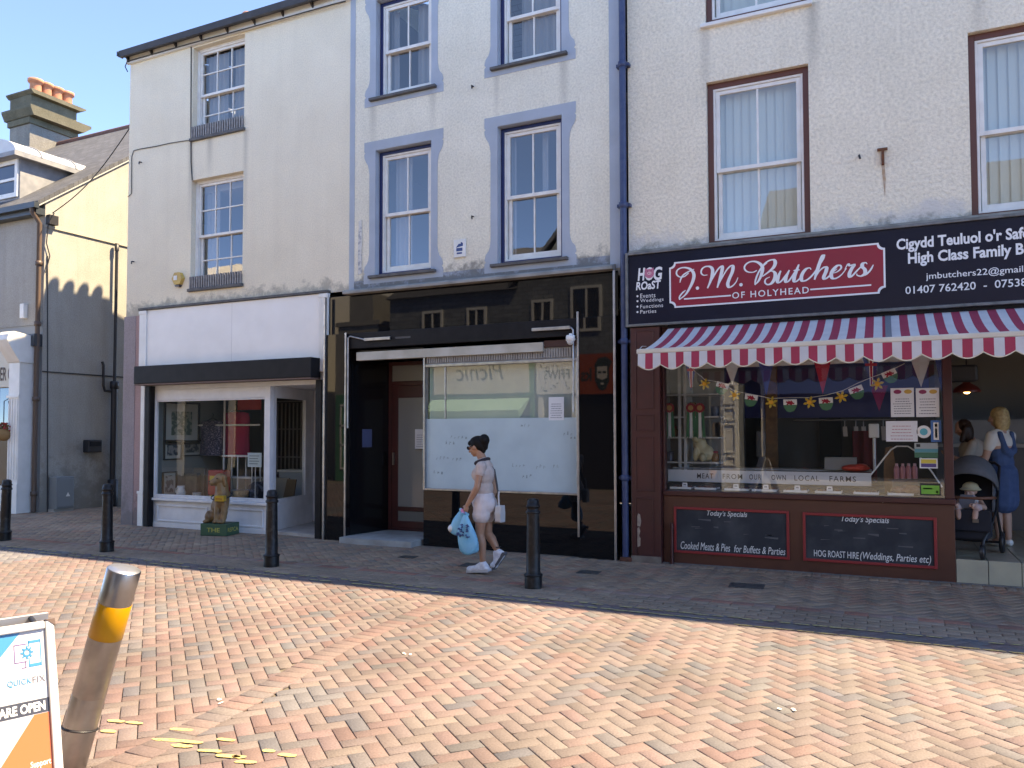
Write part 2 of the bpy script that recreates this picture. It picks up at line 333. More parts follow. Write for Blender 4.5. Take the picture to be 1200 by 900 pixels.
def pick(pal, n, k=(1, 1, 1)):
    w = np.array([p[1] for p in pal], float); c = np.array([p[0] for p in pal])
    i = RNG.choice(len(pal), n, p=w / w.sum()); return c[i] * np.array(k) * RNG.uniform(0.93, 1.07, (n, 1)) * RNG.uniform(0.98, 1.02, (n, 3))
def pavers(name, cx, cy, ang, hl, hw, col, z, gap=0.0022, ch=0.0036, jz=0.0016):
    """Loose-laid pavers: every block its own chamfered top, slightly out of level."""
    n = len(cx); hl = np.broadcast_to(hl, n) - gap; hw = np.broadcast_to(hw, n) - gap
    ca, sa = np.cos(ang), np.sin(ang)
    zz = z + RNG.uniform(-jz, jz, n); tx = RNG.normal(0, 0.006, n); ty = RNG.normal(0, 0.006, n)
    vs = np.zeros((n, 12, 3))
    for k, (sx, sy) in enumerate(((-1, -1), (1, -1), (1, 1), (-1, 1))):
        for lv, (ins, dz) in enumerate(((0, -0.014), (0, -ch), (ch, 0))):
            lx = sx * (hl - ins); ly = sy * (hw - ins)
            vs[:, lv * 4 + k, 0] = cx + lx * ca - ly * sa; vs[:, lv * 4 + k, 1] = cy + lx * sa + ly * ca
            vs[:, lv * 4 + k, 2] = zz + dz + lx * tx + ly * ty
    fs = [(8, 9, 10, 11)] + [(i, (i + 1) % 4, (i + 1) % 4 + 4, i + 4) for i in range(4)] + [(i + 4, (i + 1) % 4 + 4, (i + 1) % 4 + 8, i + 8) for i in range(4)]
    F = (np.array(fs)[None] + (np.arange(n) * 12)[:, None, None]).reshape(-1, 4)
    me = bpy.data.meshes.new(name); me.vertices.add(n * 12); me.vertices.foreach_set('co', vs.reshape(-1))
    me.loops.add(len(F) * 4); me.loops.foreach_set('vertex_index', F.reshape(-1)); me.polygons.add(len(F))
    me.polygons.foreach_set('loop_start', np.arange(len(F)) * 4); me.polygons.foreach_set('loop_total', np.full(len(F), 4)); me.update(calc_edges=True)
    a = me.attributes.new('paver_colour', 'FLOAT_COLOR', 'POINT')
    c = np.ones((n * 12, 4)); c[:, :3] = np.repeat(col, 12, 0); a.data.foreach_set('color', c.reshape(-1))
    me.materials.append(m_brick); o = bpy.data.objects.new(name, me); SC.collection.objects.link(o); return tag(o, kind='structure')
BAND = [(-3.50, -7.6), (-3.58, -6.8), (-3.68, -6.1), (-3.90, -4.97), (-4.00, -3.2), (-4.0, -2.9)]   # soldier course across the street
def band_x(y): return np.interp(y, [p[1] for p in BAND], [p[0] for p in BAND])
def herring(ang, x0, x1, y0, y1, ox=0.0, oy=0.0):
    a = 0.1; rad = int(max(x1 - x0, y1 - y0) / a) + 4; mx, my = (x0 + x1) / 2, (y0 + y1) / 2
    I, J = np.meshgrid(np.arange(-rad, rad), np.arange(-rad, rad)); s = (I - J) % 4
    out = []
    for sel, du, dv, th in ((s == 0, 1.0, 0.5, 0.0), (s == 3, 0.5, 1.0, math.pi / 2)):
        u = (I[sel] + du) * a + ox; v = (J[sel] + dv) * a + oy
        out.append((mx + u * math.cos(ang) - v * math.sin(ang), my + u * math.sin(ang) + v * math.cos(ang), np.full(u.shape, th + ang)))
    cx, cy, th = [np.concatenate(q) for q in zip(*out)]
    k = (cx > x0) & (cx < x1) & (cy > y0) & (cy < y1); return cx[k], cy[k], th[k]
cx, cy, th = herring(R(50), -22, 6, -11.6, -2.50)
left = cx < band_x(cy); keep = (np.abs(cx - band_x(cy)) > 0.06); cx, cy, th, left = cx[keep], cy[keep], th[keep], left[keep]
KR = (0.545, 0.572, 0.70); col = pick(PAL_ROAD, len(cx), KR)
buff = np.clip((cx + 3.5) / 4, 0, 1)[:, None]; col = col * (1 - .35 * buff) + (col * np.array([0.97, 1.08, 1.1])) * .35 * buff
far = (cx < -10.4) & (cy > -4.6); col[far] = pick([((0.24, 0.225, 0.21), 3), ((0.28, 0.26, 0.23), 2)], int(far.sum()), KR)
patch = (np.hypot(cx + 3.35, (cy + 6.05)) < 0.2); col[patch] = (0.135, 0.13, 0.14)
pavers('road_paving', cx, cy, th, 0.1, 0.05, col, 0.0)
cx, cy, th = herring(R(46), -22, 6, -2.16, 2.2)
keep = ~((cx > -12.75) & (cy > 0.12)); cx, cy, th = cx[keep], cy[keep], th[keep]
pavers('pavement_paving', cx, cy, th, 0.1, 0.05, pick(PAL_PATH, len(cx), (1.15, 1.02, .90)), 0.001)
# edging courses along the shops and the flush kerb
cx = np.arange(-12.7, 6, 0.102); n = len(cx)
pavers('shop_edge_course', cx, np.full(n, -0.13), np.full(n, math.pi / 2), 0.1, 0.05, pick(PAL_PATH, n, (1.15, 1.02, .90)), 0.0045)
cx = np.arange(-22, 6, 0.203); n = len(cx)
pavers('kerb_red_course', cx, np.full(n, -2.07), np.zeros(n), 0.1, 0.065, pick(PAL_RED, n, (1.15, 1.02, .90)), 0.0045)
rx = []; ry = []
for k, y in enumerate((-2.19, -2.29, -2.39, -2.49, -2.59)):
    c = np.arange(-22 + (k % 2) * .1, 6, 0.203); rx.append(c); ry.append(np.full(len(c), y))
rx = np.concatenate(rx); ry = np.concatenate(ry)
pavers('channel_course', rx, ry, np.zeros(len(rx)), 0.1, 0.05, pick(PAL_GREY, len(rx), (1.15, 1.02, .90)), 0.004)
# soldier course band across the road
bx, by, bt = [], [], []
y = -7.9
while y < -2.66:
    x = float(band_x(y)); dx = float(band_x(y + .05) - band_x(y - .05)); bx.append(x); by.append(y); bt.append(math.atan2(0.1, dx) - math.pi / 2 - R(4)); y += 0.104
col = pick([((0.33, 0.215, 0.17), 4), ((0.32, 0.23, 0.18), 3), ((0.27, 0.22, 0.18), 2)], len(bx), KR)
pavers('soldier_course_band', np.array(bx), np.array(by), np.array(bt), 0.1, 0.052, col, 0.0048)
# worn yellow lines: short dabs of paint left on the blocks
m_yel = mat('worn_yellow_paint', (0.47, 0.37, 0.15), 0.8, col2=(0.34, 0.26, 0.16), vs=30)
m_yel2 = mat('yellow_paint', (0.56, 0.44, 0.17), 0.8, col2=(0.40, 0.30, 0.17), vs=28, contrast=(.42, .68))
for m_ in (m_yel, m_yel2):                 # paint worn through to the blocks in specks
    nt = m_.node_tree; tc = nt.nodes.new('ShaderNodeTexCoord'); n = nt.nodes.new('ShaderNodeTexNoise'); n.inputs['Scale'].default_value = 55; n.inputs['Detail'].default_value = 6; n.inputs['Roughness'].default_value = .7
    nt.links.new(tc.outputs['Object'], n.inputs['Vector']); mr = nt.nodes.new('ShaderNodeMapRange'); mr.inputs['From Min'].default_value = .33; mr.inputs['From Max'].default_value = .45; nt.links.new(n.outputs['Fac'], mr.inputs['Value']); nt.links.new(mr.outputs[0], _pr(m_).inputs['Alpha'])
def dab(mb, x, y, l, w, a=0.0, z=0.0062):
    n = 14; ca, sa = math.cos(a), math.sin(a); P = []
    for k in range(n):
        t = 2 * math.pi * k / n; ex = abs(math.cos(t)) ** 0.6 * math.copysign(1, math.cos(t)); ey = abs(math.sin(t)) ** 0.7 * math.copysign(1, math.sin(t))
        px = ex * l / 2 * random.uniform(.88, 1.06); py = ey * w / 2 * random.uniform(.75, 1.15); P.append((x + px * ca - py * sa, y + px * sa + py * ca, z))
    mb.poly(P)
mb = MB()
for yy in (-2.70, -2.86):
    x = -12.0
    while x < (4 if yy > -2.8 else -1.3):
        if random.random() < (0.88 if x > -6 else 0.8): dab(mb, x, yy + random.uniform(-.012, .012), random.uniform(.10, .165), random.uniform(.03, .055))
        x += 0.145
x = -1.15
while x < 4: dab(mb, x, -2.95, 0.17, 0.035, 0); x += 0.17
tag(mb.build('yellow_lines', m_yel), kind='structure')
mb = MB()
for q in ((126, 845, 20), (147, 847, 20), (118, 857, 18), (178, 867, 62), (200, 874, 26), (198, 855, 28), (231, 880, 30), (252, 886, 30), (254, 867, 22), (275, 893, 26), (326, 885, 22), (308, 880, 14), (272, 887, 16)):
    x, y = G(q[0], q[1]); x2, y2 = G(q[0] + q[2], q[1] + (5 if q[2] > 50 else 2)); dab(mb, (x + x2) / 2, (y + y2) / 2, math.hypot(x2 - x, y2 - y), 0.038, math.atan2(y2 - y, x2 - x))
tag(mb.build('yellow_corner_line', m_yel2), kind='structure')
# inspection covers
m_iron = mat('cast_iron', (0.045, 0.045, 0.047), 0.6, col2=(0.08, 0.075, 0.07), vs=20)
for q, w, d, lab in (((556, 663), .34, .26, 'black square drain cover by the woman\'s feet'), ((690, 671), .26, .2, 'small square drain cover right of the slender bollard'), ((875, 687), .36, .26, 'worn dark drain cover in front of the chalkboards'),
                     ((478, 653), .22, .16, 'small drain cover in front of the dark doorway')):
    x, y = G(*q); t = thing('drain_cover', lab, 'drain cover', (x, y, 0), R(4), 'drain covers in the pavement')
    f = MB()
    for a0, a1, c0, c1 in ((-w / 2, w / 2, -d / 2, -d / 2 + .02), (-w / 2, w / 2, d / 2 - .02, d / 2), (-w / 2, -w / 2 + .02, -d / 2 + .02, d / 2 - .02), (w / 2 - .02, w / 2, -d / 2 + .02, d / 2 - .02)): f.box(a0, a1, c0, c1, -.006, .009)
    f.build('frame', m_iron, t)
    p = MB(); p.box(-w / 2 + .023, w / 2 - .023, -d / 2 + .023, d / 2 - .023, -.006, .005)
    for k in range(5):
        xx = -w / 2 + .05 + k * (w - .1) / 4; p.box(xx - .008, xx + .008, -d / 2 + .04, d / 2 - .04, .005, .008)
    p.build('lid', m_iron, t)

# small litter on the blocks
m_litter = mat('pale_litter', (0.75, 0.73, 0.68), 0.8)
for q, lab in (((476, 768), 'pale bird dropping on the sunlit pavers'), ((923, 832), 'white scrap of litter on the buff pavers'), ((256, 822), 'white scrap beside the red soldier band')):
    x, y = G(*q); b = MB()
    for k in range(3): dab(b, x + random.uniform(-.05, .05), y + random.uniform(-.03, .03), random.uniform(.02, .05), random.uniform(.012, .025), random.uniform(0, 3), 0.0075 + .0006 * k)
    tag(b.build('litter', m_litter), lab, 'litter')
# ------------------------------------------------------------------ shared building pieces
m_white = mat('white_paint', (0.78, 0.78, 0.76), 0.45, col2=(0.70, 0.70, 0.67), vs=4)
m_sash = mat('white_sash_paint', (0.80, 0.79, 0.75), 0.4, col2=(0.72, 0.70, 0.66), vs=7)
m_navy = mat('navy_gloss_paint', (0.013, 0.025, 0.10), 0.35)
m_blue = mat('pale_blue_masonry_paint', (0.385, 0.445, 0.515), 0.8, col2=(0.34, 0.395, 0.455), vs=2.5, bump=0.25, bs=50)
m_slate_sill = mat('slate_sill', (0.075, 0.075, 0.08), 0.7, col2=(0.12, 0.115, 0.11), vs=8)
m_lead = mat('lead_sheet', (0.20, 0.21, 0.23), 0.6, col2=(0.28, 0.285, 0.30), vs=5)
m_black = mat('black_metal', (0.007, 0.007, 0.009), 0.5, col2=(0.012, 0.012, 0.014), vs=6, spec=.2)
m_pipe = mat('black_pipe_paint', (0.02, 0.02, 0.024), 0.45)
m_dark = mat('dark_interior', (0.035, 0.033, 0.03), 0.9)
m_room = mat('room_plaster', (0.30, 0.29, 0.27), 0.9)
m_net = mat('net_curtain', (0.27, 0.27, 0.26), 0.9)
m_blind = mat('vertical_blind_slats', (0.58, 0.64, 0.55), 0.8)
m_chrome = mat('polished_steel', (0.46, 0.47, 0.49), 0.25, 1.0, col2=(0.34, 0.345, 0.36), vs=9, rough2=0.45)
m_glass = glass('window_glass', .19, tint=(.97, .98, .98), wobble=0.05)
m_shopglass = glass('shop_glass', .10, tint=(.97, .98, .975), wobble=0.02)
m_slate = course_mat('slate_roof', (0.062, 0.067, 0.078), (0.10, 0.105, 0.118), (0.05, 0.05, 0.055), 0.28, 0.11, axis='XY')
m_brown_frame = mat('brown_window_frame', (0.13, 0.045, 0.032), 0.5)
m_maroon = mat('maroon_gloss', (0.075, 0.016, 0.016), 0.4, col2=(0.058, 0.014, 0.014), vs=4)
m_brown = mat('brown_gloss', (0.105, 0.033, 0.020), 0.42, col2=(0.085, 0.027, 0.017), vs=3)

def wall_front(mb, x0, x1, z0, z1, ops, y=0.0, deep=0.26, m=0):
    xs = sorted({x0, x1, *[o[0] for o in ops], *[o[1] for o in ops]}); zs = sorted({z0, z1, *[o[2] for o in ops], *[o[3] for o in ops]})
    xs = [q for q in xs if x0 <= q <= x1]; zs = [q for q in zs if z0 <= q <= z1]
    for a, b in zip(xs, xs[1:]):
        for c, d in zip(zs, zs[1:]):
            mx, mz = (a + b) / 2, (c + d) / 2
            if any(o[0] < mx < o[1] and o[2] < mz < o[3] for o in ops): continue
            mb.add([(a, y, c), (b, y, c), (b, y, d), (a, y, d)], [(0, 1, 2, 3)], m)
    for a, b, c, d in ops:
        mb.add([(a, y, c), (a, y, d), (a, y + deep, d), (a, y + deep, c)], [(0, 1, 2, 3)], m)
        mb.add([(b, y, c), (b, y + deep, c), (b, y + deep, d), (b, y, d)], [(0, 1, 2, 3)], m)
        if d < z1: mb.add([(a, y, d), (b, y, d), (b, y + deep, d), (a, y + deep, d)], [(0, 1, 2, 3)], m)
        if c > z0: mb.add([(a, y, c), (a, y + deep, c), (b, y + deep, c), (b, y, c)], [(0, 1, 2, 3)], m)
def shell(parent, x0, x1, y0, y1, z0, z1, floors, mt):
    b = MB(); b.box(x0, x0 + .02, y0, y1, z0, z1); b.box(x1 - .02, x1, y0, y1, z0, z1); b.box(x0 + .02, x1 - .02, y1 - .02, y1, z0, z1)
    for f in floors: b.box(x0 + .02, x1 - .02, y0, y1 - .02, f, f + .16)
    return b.build('inner_walls', mt, parent)
def gable_roof(parent, x0, x1, y0, y1, ze, pitch, mt, over=0.22, name='roof', ends=None):
    ym = (y0 + y1) / 2; zr = ze + (ym - y0) * math.tan(pitch); k = math.tan(pitch); t = 0.12
    b = MB()
    b.prism([(y0 - over, ze - over * k), (ym, zr), (y1 + over, ze - over * k), (y1 + over, ze - over * k + t), (ym, zr + t), (y0 - over, ze - over * k + t)], x0, x1, 'X')
    o = b.build(name, mt, parent)
    if ends is not None:
        g = MB()
        for xx in (x0 + .03, x1 - .03): g.add([(xx, y0, ze - .02), (xx, ym, zr - .02), (xx, y1, ze - .02)], [(0, 1, 2)])
        g.build('gable_end', ends, parent)
    return o, zr
def curtain(mb, x0, x1, y, z0, z1, amp=0.02, wl=0.11, m=0):
    n = max(6, int((x1 - x0) / wl * 8)); vs = []
    for i in range(n + 1):
        x = x0 + (x1 - x0) * i / n; yy = y + amp * math.sin(2 * math.pi * (x - x0) / wl + 1.3 * math.sin(5 * x)); vs += [(x, yy, z0), (x, yy, z1)]
    mb.add(vs, [(2 * i, 2 * i + 2, 2 * i + 3, 2 * i + 1) for i in range(n)], m, True)
def sash_window(parent, op, rev, outer, ow, cols, rt, rb, split=0.5, sm=None, cur=None, drop=0.0, sill=None, st=0.048, bar=0.022, blind=False, botm=0.075, gm=None):
    """Timber sash in a masonry opening: box frame > upper sash, lower sash, panes, sill, curtain."""
    x0, x1, z0, z1 = op; sm = sm or m_sash; gm = gm or m_glass
    f = MB(); f.ring(x0 + .002, x1 - .002, rev, rev + .14, z0 + .002, z1 - .002, ow); w = f.build('window', outer, parent, bevel=.004)
    a0, a1, c0, c1 = x0 + ow + .002, x1 - ow - .002, z0 + ow + .002, z1 - ow - .002
    lin = MB(); lin.ring(a0, a1, rev + .012, rev + .12, c0, c1, 0.028); lin.build('sash_lining', sm, w, bevel=.003)
    a0 += .03; a1 -= .03; c0 += .03; c1 -= .03; zm = c0 + (c1 - c0) * split
    def sash(name, b0, b1, d0, d1, y, rows, bot):
        s = MB(); s.ring(b0, b1, y, y + .04, d0, d1, st, wb=bot)
        for i in range(1, cols):
            xx = b0 + st + (b1 - b0 - 2 * st) * i / cols; s.box(xx - bar / 2, xx + bar / 2, y + .006, y + .034, d0 + bot, d1 - st)
        for j in range(1, rows):
            zz = d0 + bot + (d1 - d0 - bot - st) * j / rows
            for i in range(cols):
                p0 = b0 + st + (b1 - b0 - 2 * st) * i / cols + (bar / 2 if i else 0); p1 = b0 + st + (b1 - b0 - 2 * st) * (i + 1) / cols - (bar / 2 if i < cols - 1 else 0)
                s.box(p0, p1, y + .006, y + .034, zz - bar / 2, zz + bar / 2)
        s.build(name, sm, w, bevel=.003)
        g = MB()
        tl = random.uniform(-.004, .004)
        g.add([(b0 + st - .005, y + .02, d0 + bot - .005), (b1 - st + .005, y + .02 + tl, d0 + bot - .005), (b1 - st + .005, y + .02 + tl, d1 - st + .005), (b0 + st - .005, y + .02, d1 - st + .005)], [(0, 1, 2, 3)])
        g.build('glass_pane', gm, w)
    sash('upper_sash', a0, a1, zm - st / 2, c1 - drop, rev + .03, rt, st)
    sash('lower_sash', a0 + .012, a1 - .012, c0, zm + st / 2 - .002, rev + .075, rb, botm)
    if sill: 
        s = MB(); s.box(x0 - sill[0], x1 + sill[0], -sill[1], rev, z0 - sill[2], z0 - .002); s.build('sill', sill[3] if len(sill) > 3 else m_slate_sill, w, bevel=.006)
    if blind:
        b = MB(); n = int((a1 - a0) / 0.1)
        for i in range(n):
            xx = a0 + (a1 - a0) * (i + .5) / n; h = (a1 - a0) / n * .52; t = R(12); b.add([(xx - h, rev + .17 - h * math.sin(t), c0), (xx + h, rev + .17 + h * math.sin(t), c0), (xx + h, rev + .17 + h * math.sin(t), c1), (xx - h, rev + .17 - h * math.sin(t), c1)], [(0, 1, 2, 3)])
        b.build('blind', m_blind, w)
    if cur:
        b = MB()
        for u0, u1, v0, v1 in cur: curtain(b, a0 + (a1 - a0) * u0, a0 + (a1 - a0) * u1, rev + .19, c0 + (c1 - c0) * v0, c0 + (c1 - c0) * v1)
        b.build('curtain', m_net, w)
    return w
# ------------------------------------------------------------------ building 1: three-storey rendered house over a white shop
XL0, XL1, XM1 = -12.72, -7.63, -3.11
EAVE = 8.62
bld = thing('rendered_shop_building', 'cream rendered three storey building with white shopfront and two small paned windows', 'building', (-10.2, 0, 0))
opA = RC(226.7, 56.5, 285.9, 149.5); opB = RC(225.5, 211.4, 285.9, 331.8)
opA = (opA[0], opA[1] , opA[2], opA[3]); opB = (opA[0], opA[1], opB[2], opB[3])
m_wl = wall_mat('cream_render', (0.85, 0.762, 0.605), (0.80, 0.712, 0.565), pit=.88, drips=((opA[0] - .12, opA[0] + .06, opA[2] - .05, 1.6), (opA[1] - .05, opA[1] + .14, opA[2] - .05, 1.9), (opA[0] + .3, opA[0] + .55, opA[2] - .05, .8)), dirt_z=(3.9, 4.3), dirt_col=(0.42, 0.38, 0.31), bump=0.45, bs=45, streak=0.10)
shopL, shopR = W(166, 480)[0], W(386.2, 480)[0]
zfT = W(270, 351)[1]; zaw = W(260, 424)[1]
b = MB(); wall_front(b, XL0, XL1, zfT - .05, EAVE, [opA, opB]); wall_front(b, XL0, shopL, -.1, zfT - .05, [])
b.build('wall', m_wl, bld)
shell(bld, XL0, XL1, 0.27, 8.0, 0.0, EAVE, (3.05, 6.0), m_room)
gable_roof(bld, XL0 - .05, XL1 + .0, 0.0, 8.0, EAVE + .12, R(20), m_slate, ends=m_wl)
# eaves: white fascia board, cast gutter on brackets
b = MB(); b.box(XL0 - .04, XL1, -.06, -.004, EAVE - .02, EAVE + .2); b.box(XL0 - .04, XL1, -.0035, .3, EAVE + .002, EAVE + .05); b.build('fascia_board', m_white, bld)
m_gut = mat('gutter_paint', (0.035, 0.045, 0.055), 0.4)
b = MB(); prof = [(-.065 - .055 + .058 * math.cos(math.pi + math.pi * k / 8), EAVE + .17 + .058 * math.sin(math.pi + math.pi * k / 8)) for k in range(9)]
prof += [(q[0] * .0 + (-.12 + (q[0] + .12) * .86), q[1] + .004) for q in prof[::-1]]
b.prism(prof, XL0 - .14, XL1, 'X'); 
for k in range(2): b.box(XL0 - .145 + k * .25, XL0 - .12 + k * .25, -.185, -.06, EAVE + .1, EAVE + .185)
g = b.build('gutter', m_gut, bld)
x = XL0 + .02
while x < XL1:
    b = MB(); b.prism([(-.062, EAVE + .0), (-.062, EAVE + .10), (-.19, EAVE + .17), (-.195, EAVE + .11), (-.13, EAVE + .065)], x, x + .03, 'X'); x += .62; b.build('bracket', m_pipe, g)
# chimney on the party gable (its pots throw the shadow on the gable across the alley)
b = MB(); cxm = -12.45; b.box(cxm - .29, cxm + .29, 2.62, 4.1, 8.9, 10.4); b.box(cxm - .34, cxm + .34, 2.56, 4.16, 10.4, 10.5); b.box(cxm - .29, cxm + .29, 2.62, 4.1, 10.5, 10.6)
ch = b.build('chimney', wall_mat('chimney_render', (0.42, 0.39, 0.34), (0.3, 0.28, 0.24)), bld)
for yy in (2.84, 3.19, 3.54, 3.89):
    b = MB(); z = 10.6; b.lathe([(.11, z), (.12, z + .03), (.1, z + .06), (.10, z + .26), (.13, z + .28), (.13, z + .33), (.09, z + .34)], (cxm - .12, yy, 0), 16); b.build('chimney_pot', mat('terracotta', (0.40, 0.15, 0.085), 0.8, col2=(0.5, 0.21, 0.12), vs=6), ch)
for op in (opA, opB):
    w = sash_window(bld, op, 0.10, m_sash, 0.02, 3, 2, 2, split=0.49, sill=(.03, .05, .055), st=.045, cur=[(.0, .45, 0, 1), (.62, 1, 0, 1)] if op is opA else [(0, .3, 0, 1)])
    b = MB(); n = 22
    for k in range(n):
        xx = op[0] + .02 + (op[1] - op[0] - .04) * k / (n - 1); b.box(xx - .013, xx + .013, -.03, -.004, op[2], op[2] + .21)
    b.box(op[0] + .01, op[1] - .01, -.002, .012, op[2], op[2] + .17); b.build('bird_guard', mat('grey_guard', (0.21, 0.20, 0.20), 0.7, col2=(0.3, 0.29, 0.28), vs=20), w)
# lilac and pink painted strip beside the shop
b = MB(); zst = W(156, 371)[1]
b.box(XL0 - .012, W(159, 480)[0], -.03, -.003, -.1, zst); b.build('painted_strip', wall_mat('lilac_masonry', (0.36, 0.305, 0.315), (0.30, 0.26, 0.27), dirt_z=(0, .9), dirt_col=(.2, .18, .18), bump=.2), bld)
b = MB(); b.box(W(159, 480)[0] + .002, shopL - .002, -.022, -.003, -.1, zst + .0); b.build('painted_strip', wall_mat('pink_masonry', (0.47, 0.31, 0.30), (0.40, 0.27, 0.265), dirt_z=(0, .9), dirt_col=(.2, .17, .17), bump=.2), bld)
# white signboard over the shop
b = MB(); b.box(shopL, shopR, -.05, -.003, zaw - .25, zfT - .06); fp = b.build('fascia_panel', mat('white_signboard', (0.82, 0.82, 0.81), 0.35, col2=(.77, .77, .76), vs=2.5), bld, bevel=.004)
b = MB(); b.box(shopL + (shopR - shopL) * .52, shopL + (shopR - shopL) * .521, -.0515, -.0505, zaw - .2, zfT - .07); b.build('panel_joint', mat('joint_grey', (.45, .46, .48), .8), fp)
b = MB(); b.box(shopL - .03, shopR + .01, -.09, -.003, zfT - .055, zfT - .015); b.build('flashing', m_slate_sill, fp, bevel=.004)
for xx, ww in ((shopL, .17), (shopR - .16, .16)):
    b = MB(); b.box(xx - .006, xx + ww, -.075, -.052, zaw - .25, zfT - .062); b.box(xx - .016, xx + ww + .01, -.085, -.076, zfT - .13, zfT - .075); b.build('end_pilaster', m_white, fp, bevel=.004)
# black shutter box and its two guide rails
ax0, ax1 = W(156.6, 440, -.29)[0], W(364.4, 429, -.29)[0]; az1 = W(260, 423.8, -.29)[1]; az0 = W(260, 446, -.29)[1]
b = MB(); b.box(ax0, ax1, -.29, -.052, az0, az1); sb = b.build('shutter_box', m_black, bld, bevel=.012)
b = MB(); b.box(ax0 + .01, ax1 - .01, -.28, -.06, az0 - .025, az0 - .002); b.build('shutter_slot', mat('rust_edge', (.16, .1, .08), .7), sb)
for p0, p1 in ((168.9, 175.2), (369.2, 377.4)):
    b = MB(); x0, x1 = W(p0, 530, -.1)[0], W(p1, 530, -.1)[0]; b.box(x0, x1, -.10, -.0, -.02, az0 - .03); b.box(x0 + .02, x1 - .02, -.108, -.1015, .0, az0 - .05); b.build('shutter_rail', m_black, sb, bevel=.004)
for p0, p1 in ((163.8, 168.2), (378.3, 385.2)):
    b = MB(); x0, x1 = W(p0, 530, -.05)[0], W(p1, 530, -.05)[0]; b.box(x0, x1, -.05, -.001, -.02, zaw - .252); b.box(x0 - .02, x1 + .02, -.07, -.0515, -.02, .58); b.box(x0 - .03, x1 + .03, -.08, -.0515, .582, .63); b.build('edge_trim', m_white, bld, bevel=.004)
m_glassL = glass('bay_glass', .05, tint=(.82, .84, .83), wobble=.02)
# bay: stall riser, sill, frame, return towards the recessed door
bx0 = W(176.2, 530)[0]; bxc = W(316, 530)[0]; zs = W(245, 586)[1]; zt = W(245, 467.6)[1]; zh = zaw - .25
YR = 1.45; bxr = bxc - .30
m_sf = mat('white_shopfront', (0.72, 0.72, 0.73), 0.4, col2=(0.64, 0.64, 0.65), vs=5)
b = MB(); b.box(bx0, bxc, .03, .09, -.1, zs - .05)
sr = b.build('stall_riser', m_sf, bld, bevel=.004)
for u0, u1 in ((.06, .50), (.60, .95)):
    q0, q1 = bx0 + (bxc - bx0) * u0, bx0 + (bxc - bx0) * u1
    b = MB(); b.ring(q0, q1, .006, .028, .10, zs - .12, .028); b.build('moulding', m_sf, sr, bevel=.006)
b = MB(); b.box(bx0, bxc, -.005, .0285, -.1, .085); b.build('plinth', m_sf, sr, bevel=.004)
b = MB(); b.box(bx0 - .02, bxc + .025, -.04, .11, zs - .048, zs); b.build('window_sill', m_sf, bld, bevel=.008)
b = MB(); b.ring(bx0, bxc, 0.0, .08, zs + .002, zt + .19, .11, wt=.19, wb=.035); b.ring(bx0 + .112, bxc - .112, .012, .06, zs + .038, zt - .002, .025)
bw = b.build('bay_window', m_sf, bld, bevel=.006)
b = MB(); b.add([(bx0 + .12, .04, zs + .05), (bxc - .12, .04, zs + .05), (bxc - .12, .04, zt - .02), (bx0 + .12, .04, zt - .02)], [(0, 1, 2, 3)]); b.build('glass_pane', m_glassL, bw)
b = MB(); b.box(bx0 - .25, shopR, .0, YR + .3, zt + .192, zh + .02); b.build('soffit', m_sf, bld)
# return panel (slightly splayed)
def along(t, off=0.0): return (bxc + (bxr - bxc) * t, .085 + (YR - .085) * t)
def slab(mb, t0, t1, z0, z1, th):
    dx, dy = bxr - bxc, YR - .085; L = math.hypot(dx, dy); nx, ny = dy / L * th, -dx / L * th
    p, q = along(t0), along(t1); mb.prism([(p[0], p[1]), (p[0] - nx, p[1] - ny), (q[0] - nx, q[1] - ny), (q[0], q[1])], z0, z1, 'Z')
b = MB(); slab(b, 0, 1, -.02, zs - .05, .05); slab(b, 0, 1, zs - .048, zs, .08); slab(b, .0, .07, zs, zt + .19, .07); slab(b, .80, 1.0, zs, zt + .19, .07); slab(b, .07, .80, zt, zt + .19, .07); slab(b, .07, .80, zs, zs + .04, .07)
rt_ = b.build('return_frame', m_sf, bld, bevel=.004)
b = MB(); p, q = along(.07), along(.80); b.add([(p[0] - .03, p[1], zs + .04), (q[0] - .03, q[1], zs + .04), (q[0] - .03, q[1], zt), (p[0] - .03, p[1], zt)], [(0, 1, 2, 3)]); b.build('glass_pane', m_glassL, rt_)
# door and tiled step in the recess
dx1 = W(371, 530, -.05)[0]
b = MB(); b.prism([(bxc + .002, .09), (dx1 + .1, -.02), (dx1 + .1, YR), (bxr + .01, YR)], -.05, .05, 'Z'); b.build('step', mat('pale_marble_step', (0.48, 0.45, 0.42), .4, col2=(0.33, .30, .29), vs=5), bld, bevel=.004)
b = MB(); b.ring(bxr, dx1 + .1, YR + .002, YR + .08, .052, zt + .19, .08, wb=.12); dr = b.build('shop_door', m_sf, bld, bevel=.004)
b = MB(); b.box(bxr + .08, dx1 + .02, YR + .02, YR + .05, .17, zt + .1); b.build('glass_pane', mat('dark_door_glass', (.015, .015, .016), .12), dr)
b = MB(); b.tube([(bxr + .14, YR - .03, .95), (bxr + .14, YR - .03, 1.2)], .012); b.build('handle', m_chrome, dr)
b = MB(); b.box(dx1 + .1, shopR + .08, .0, YR + .2, -.02, zh); b.build('recess_wall', m_sf, bld)
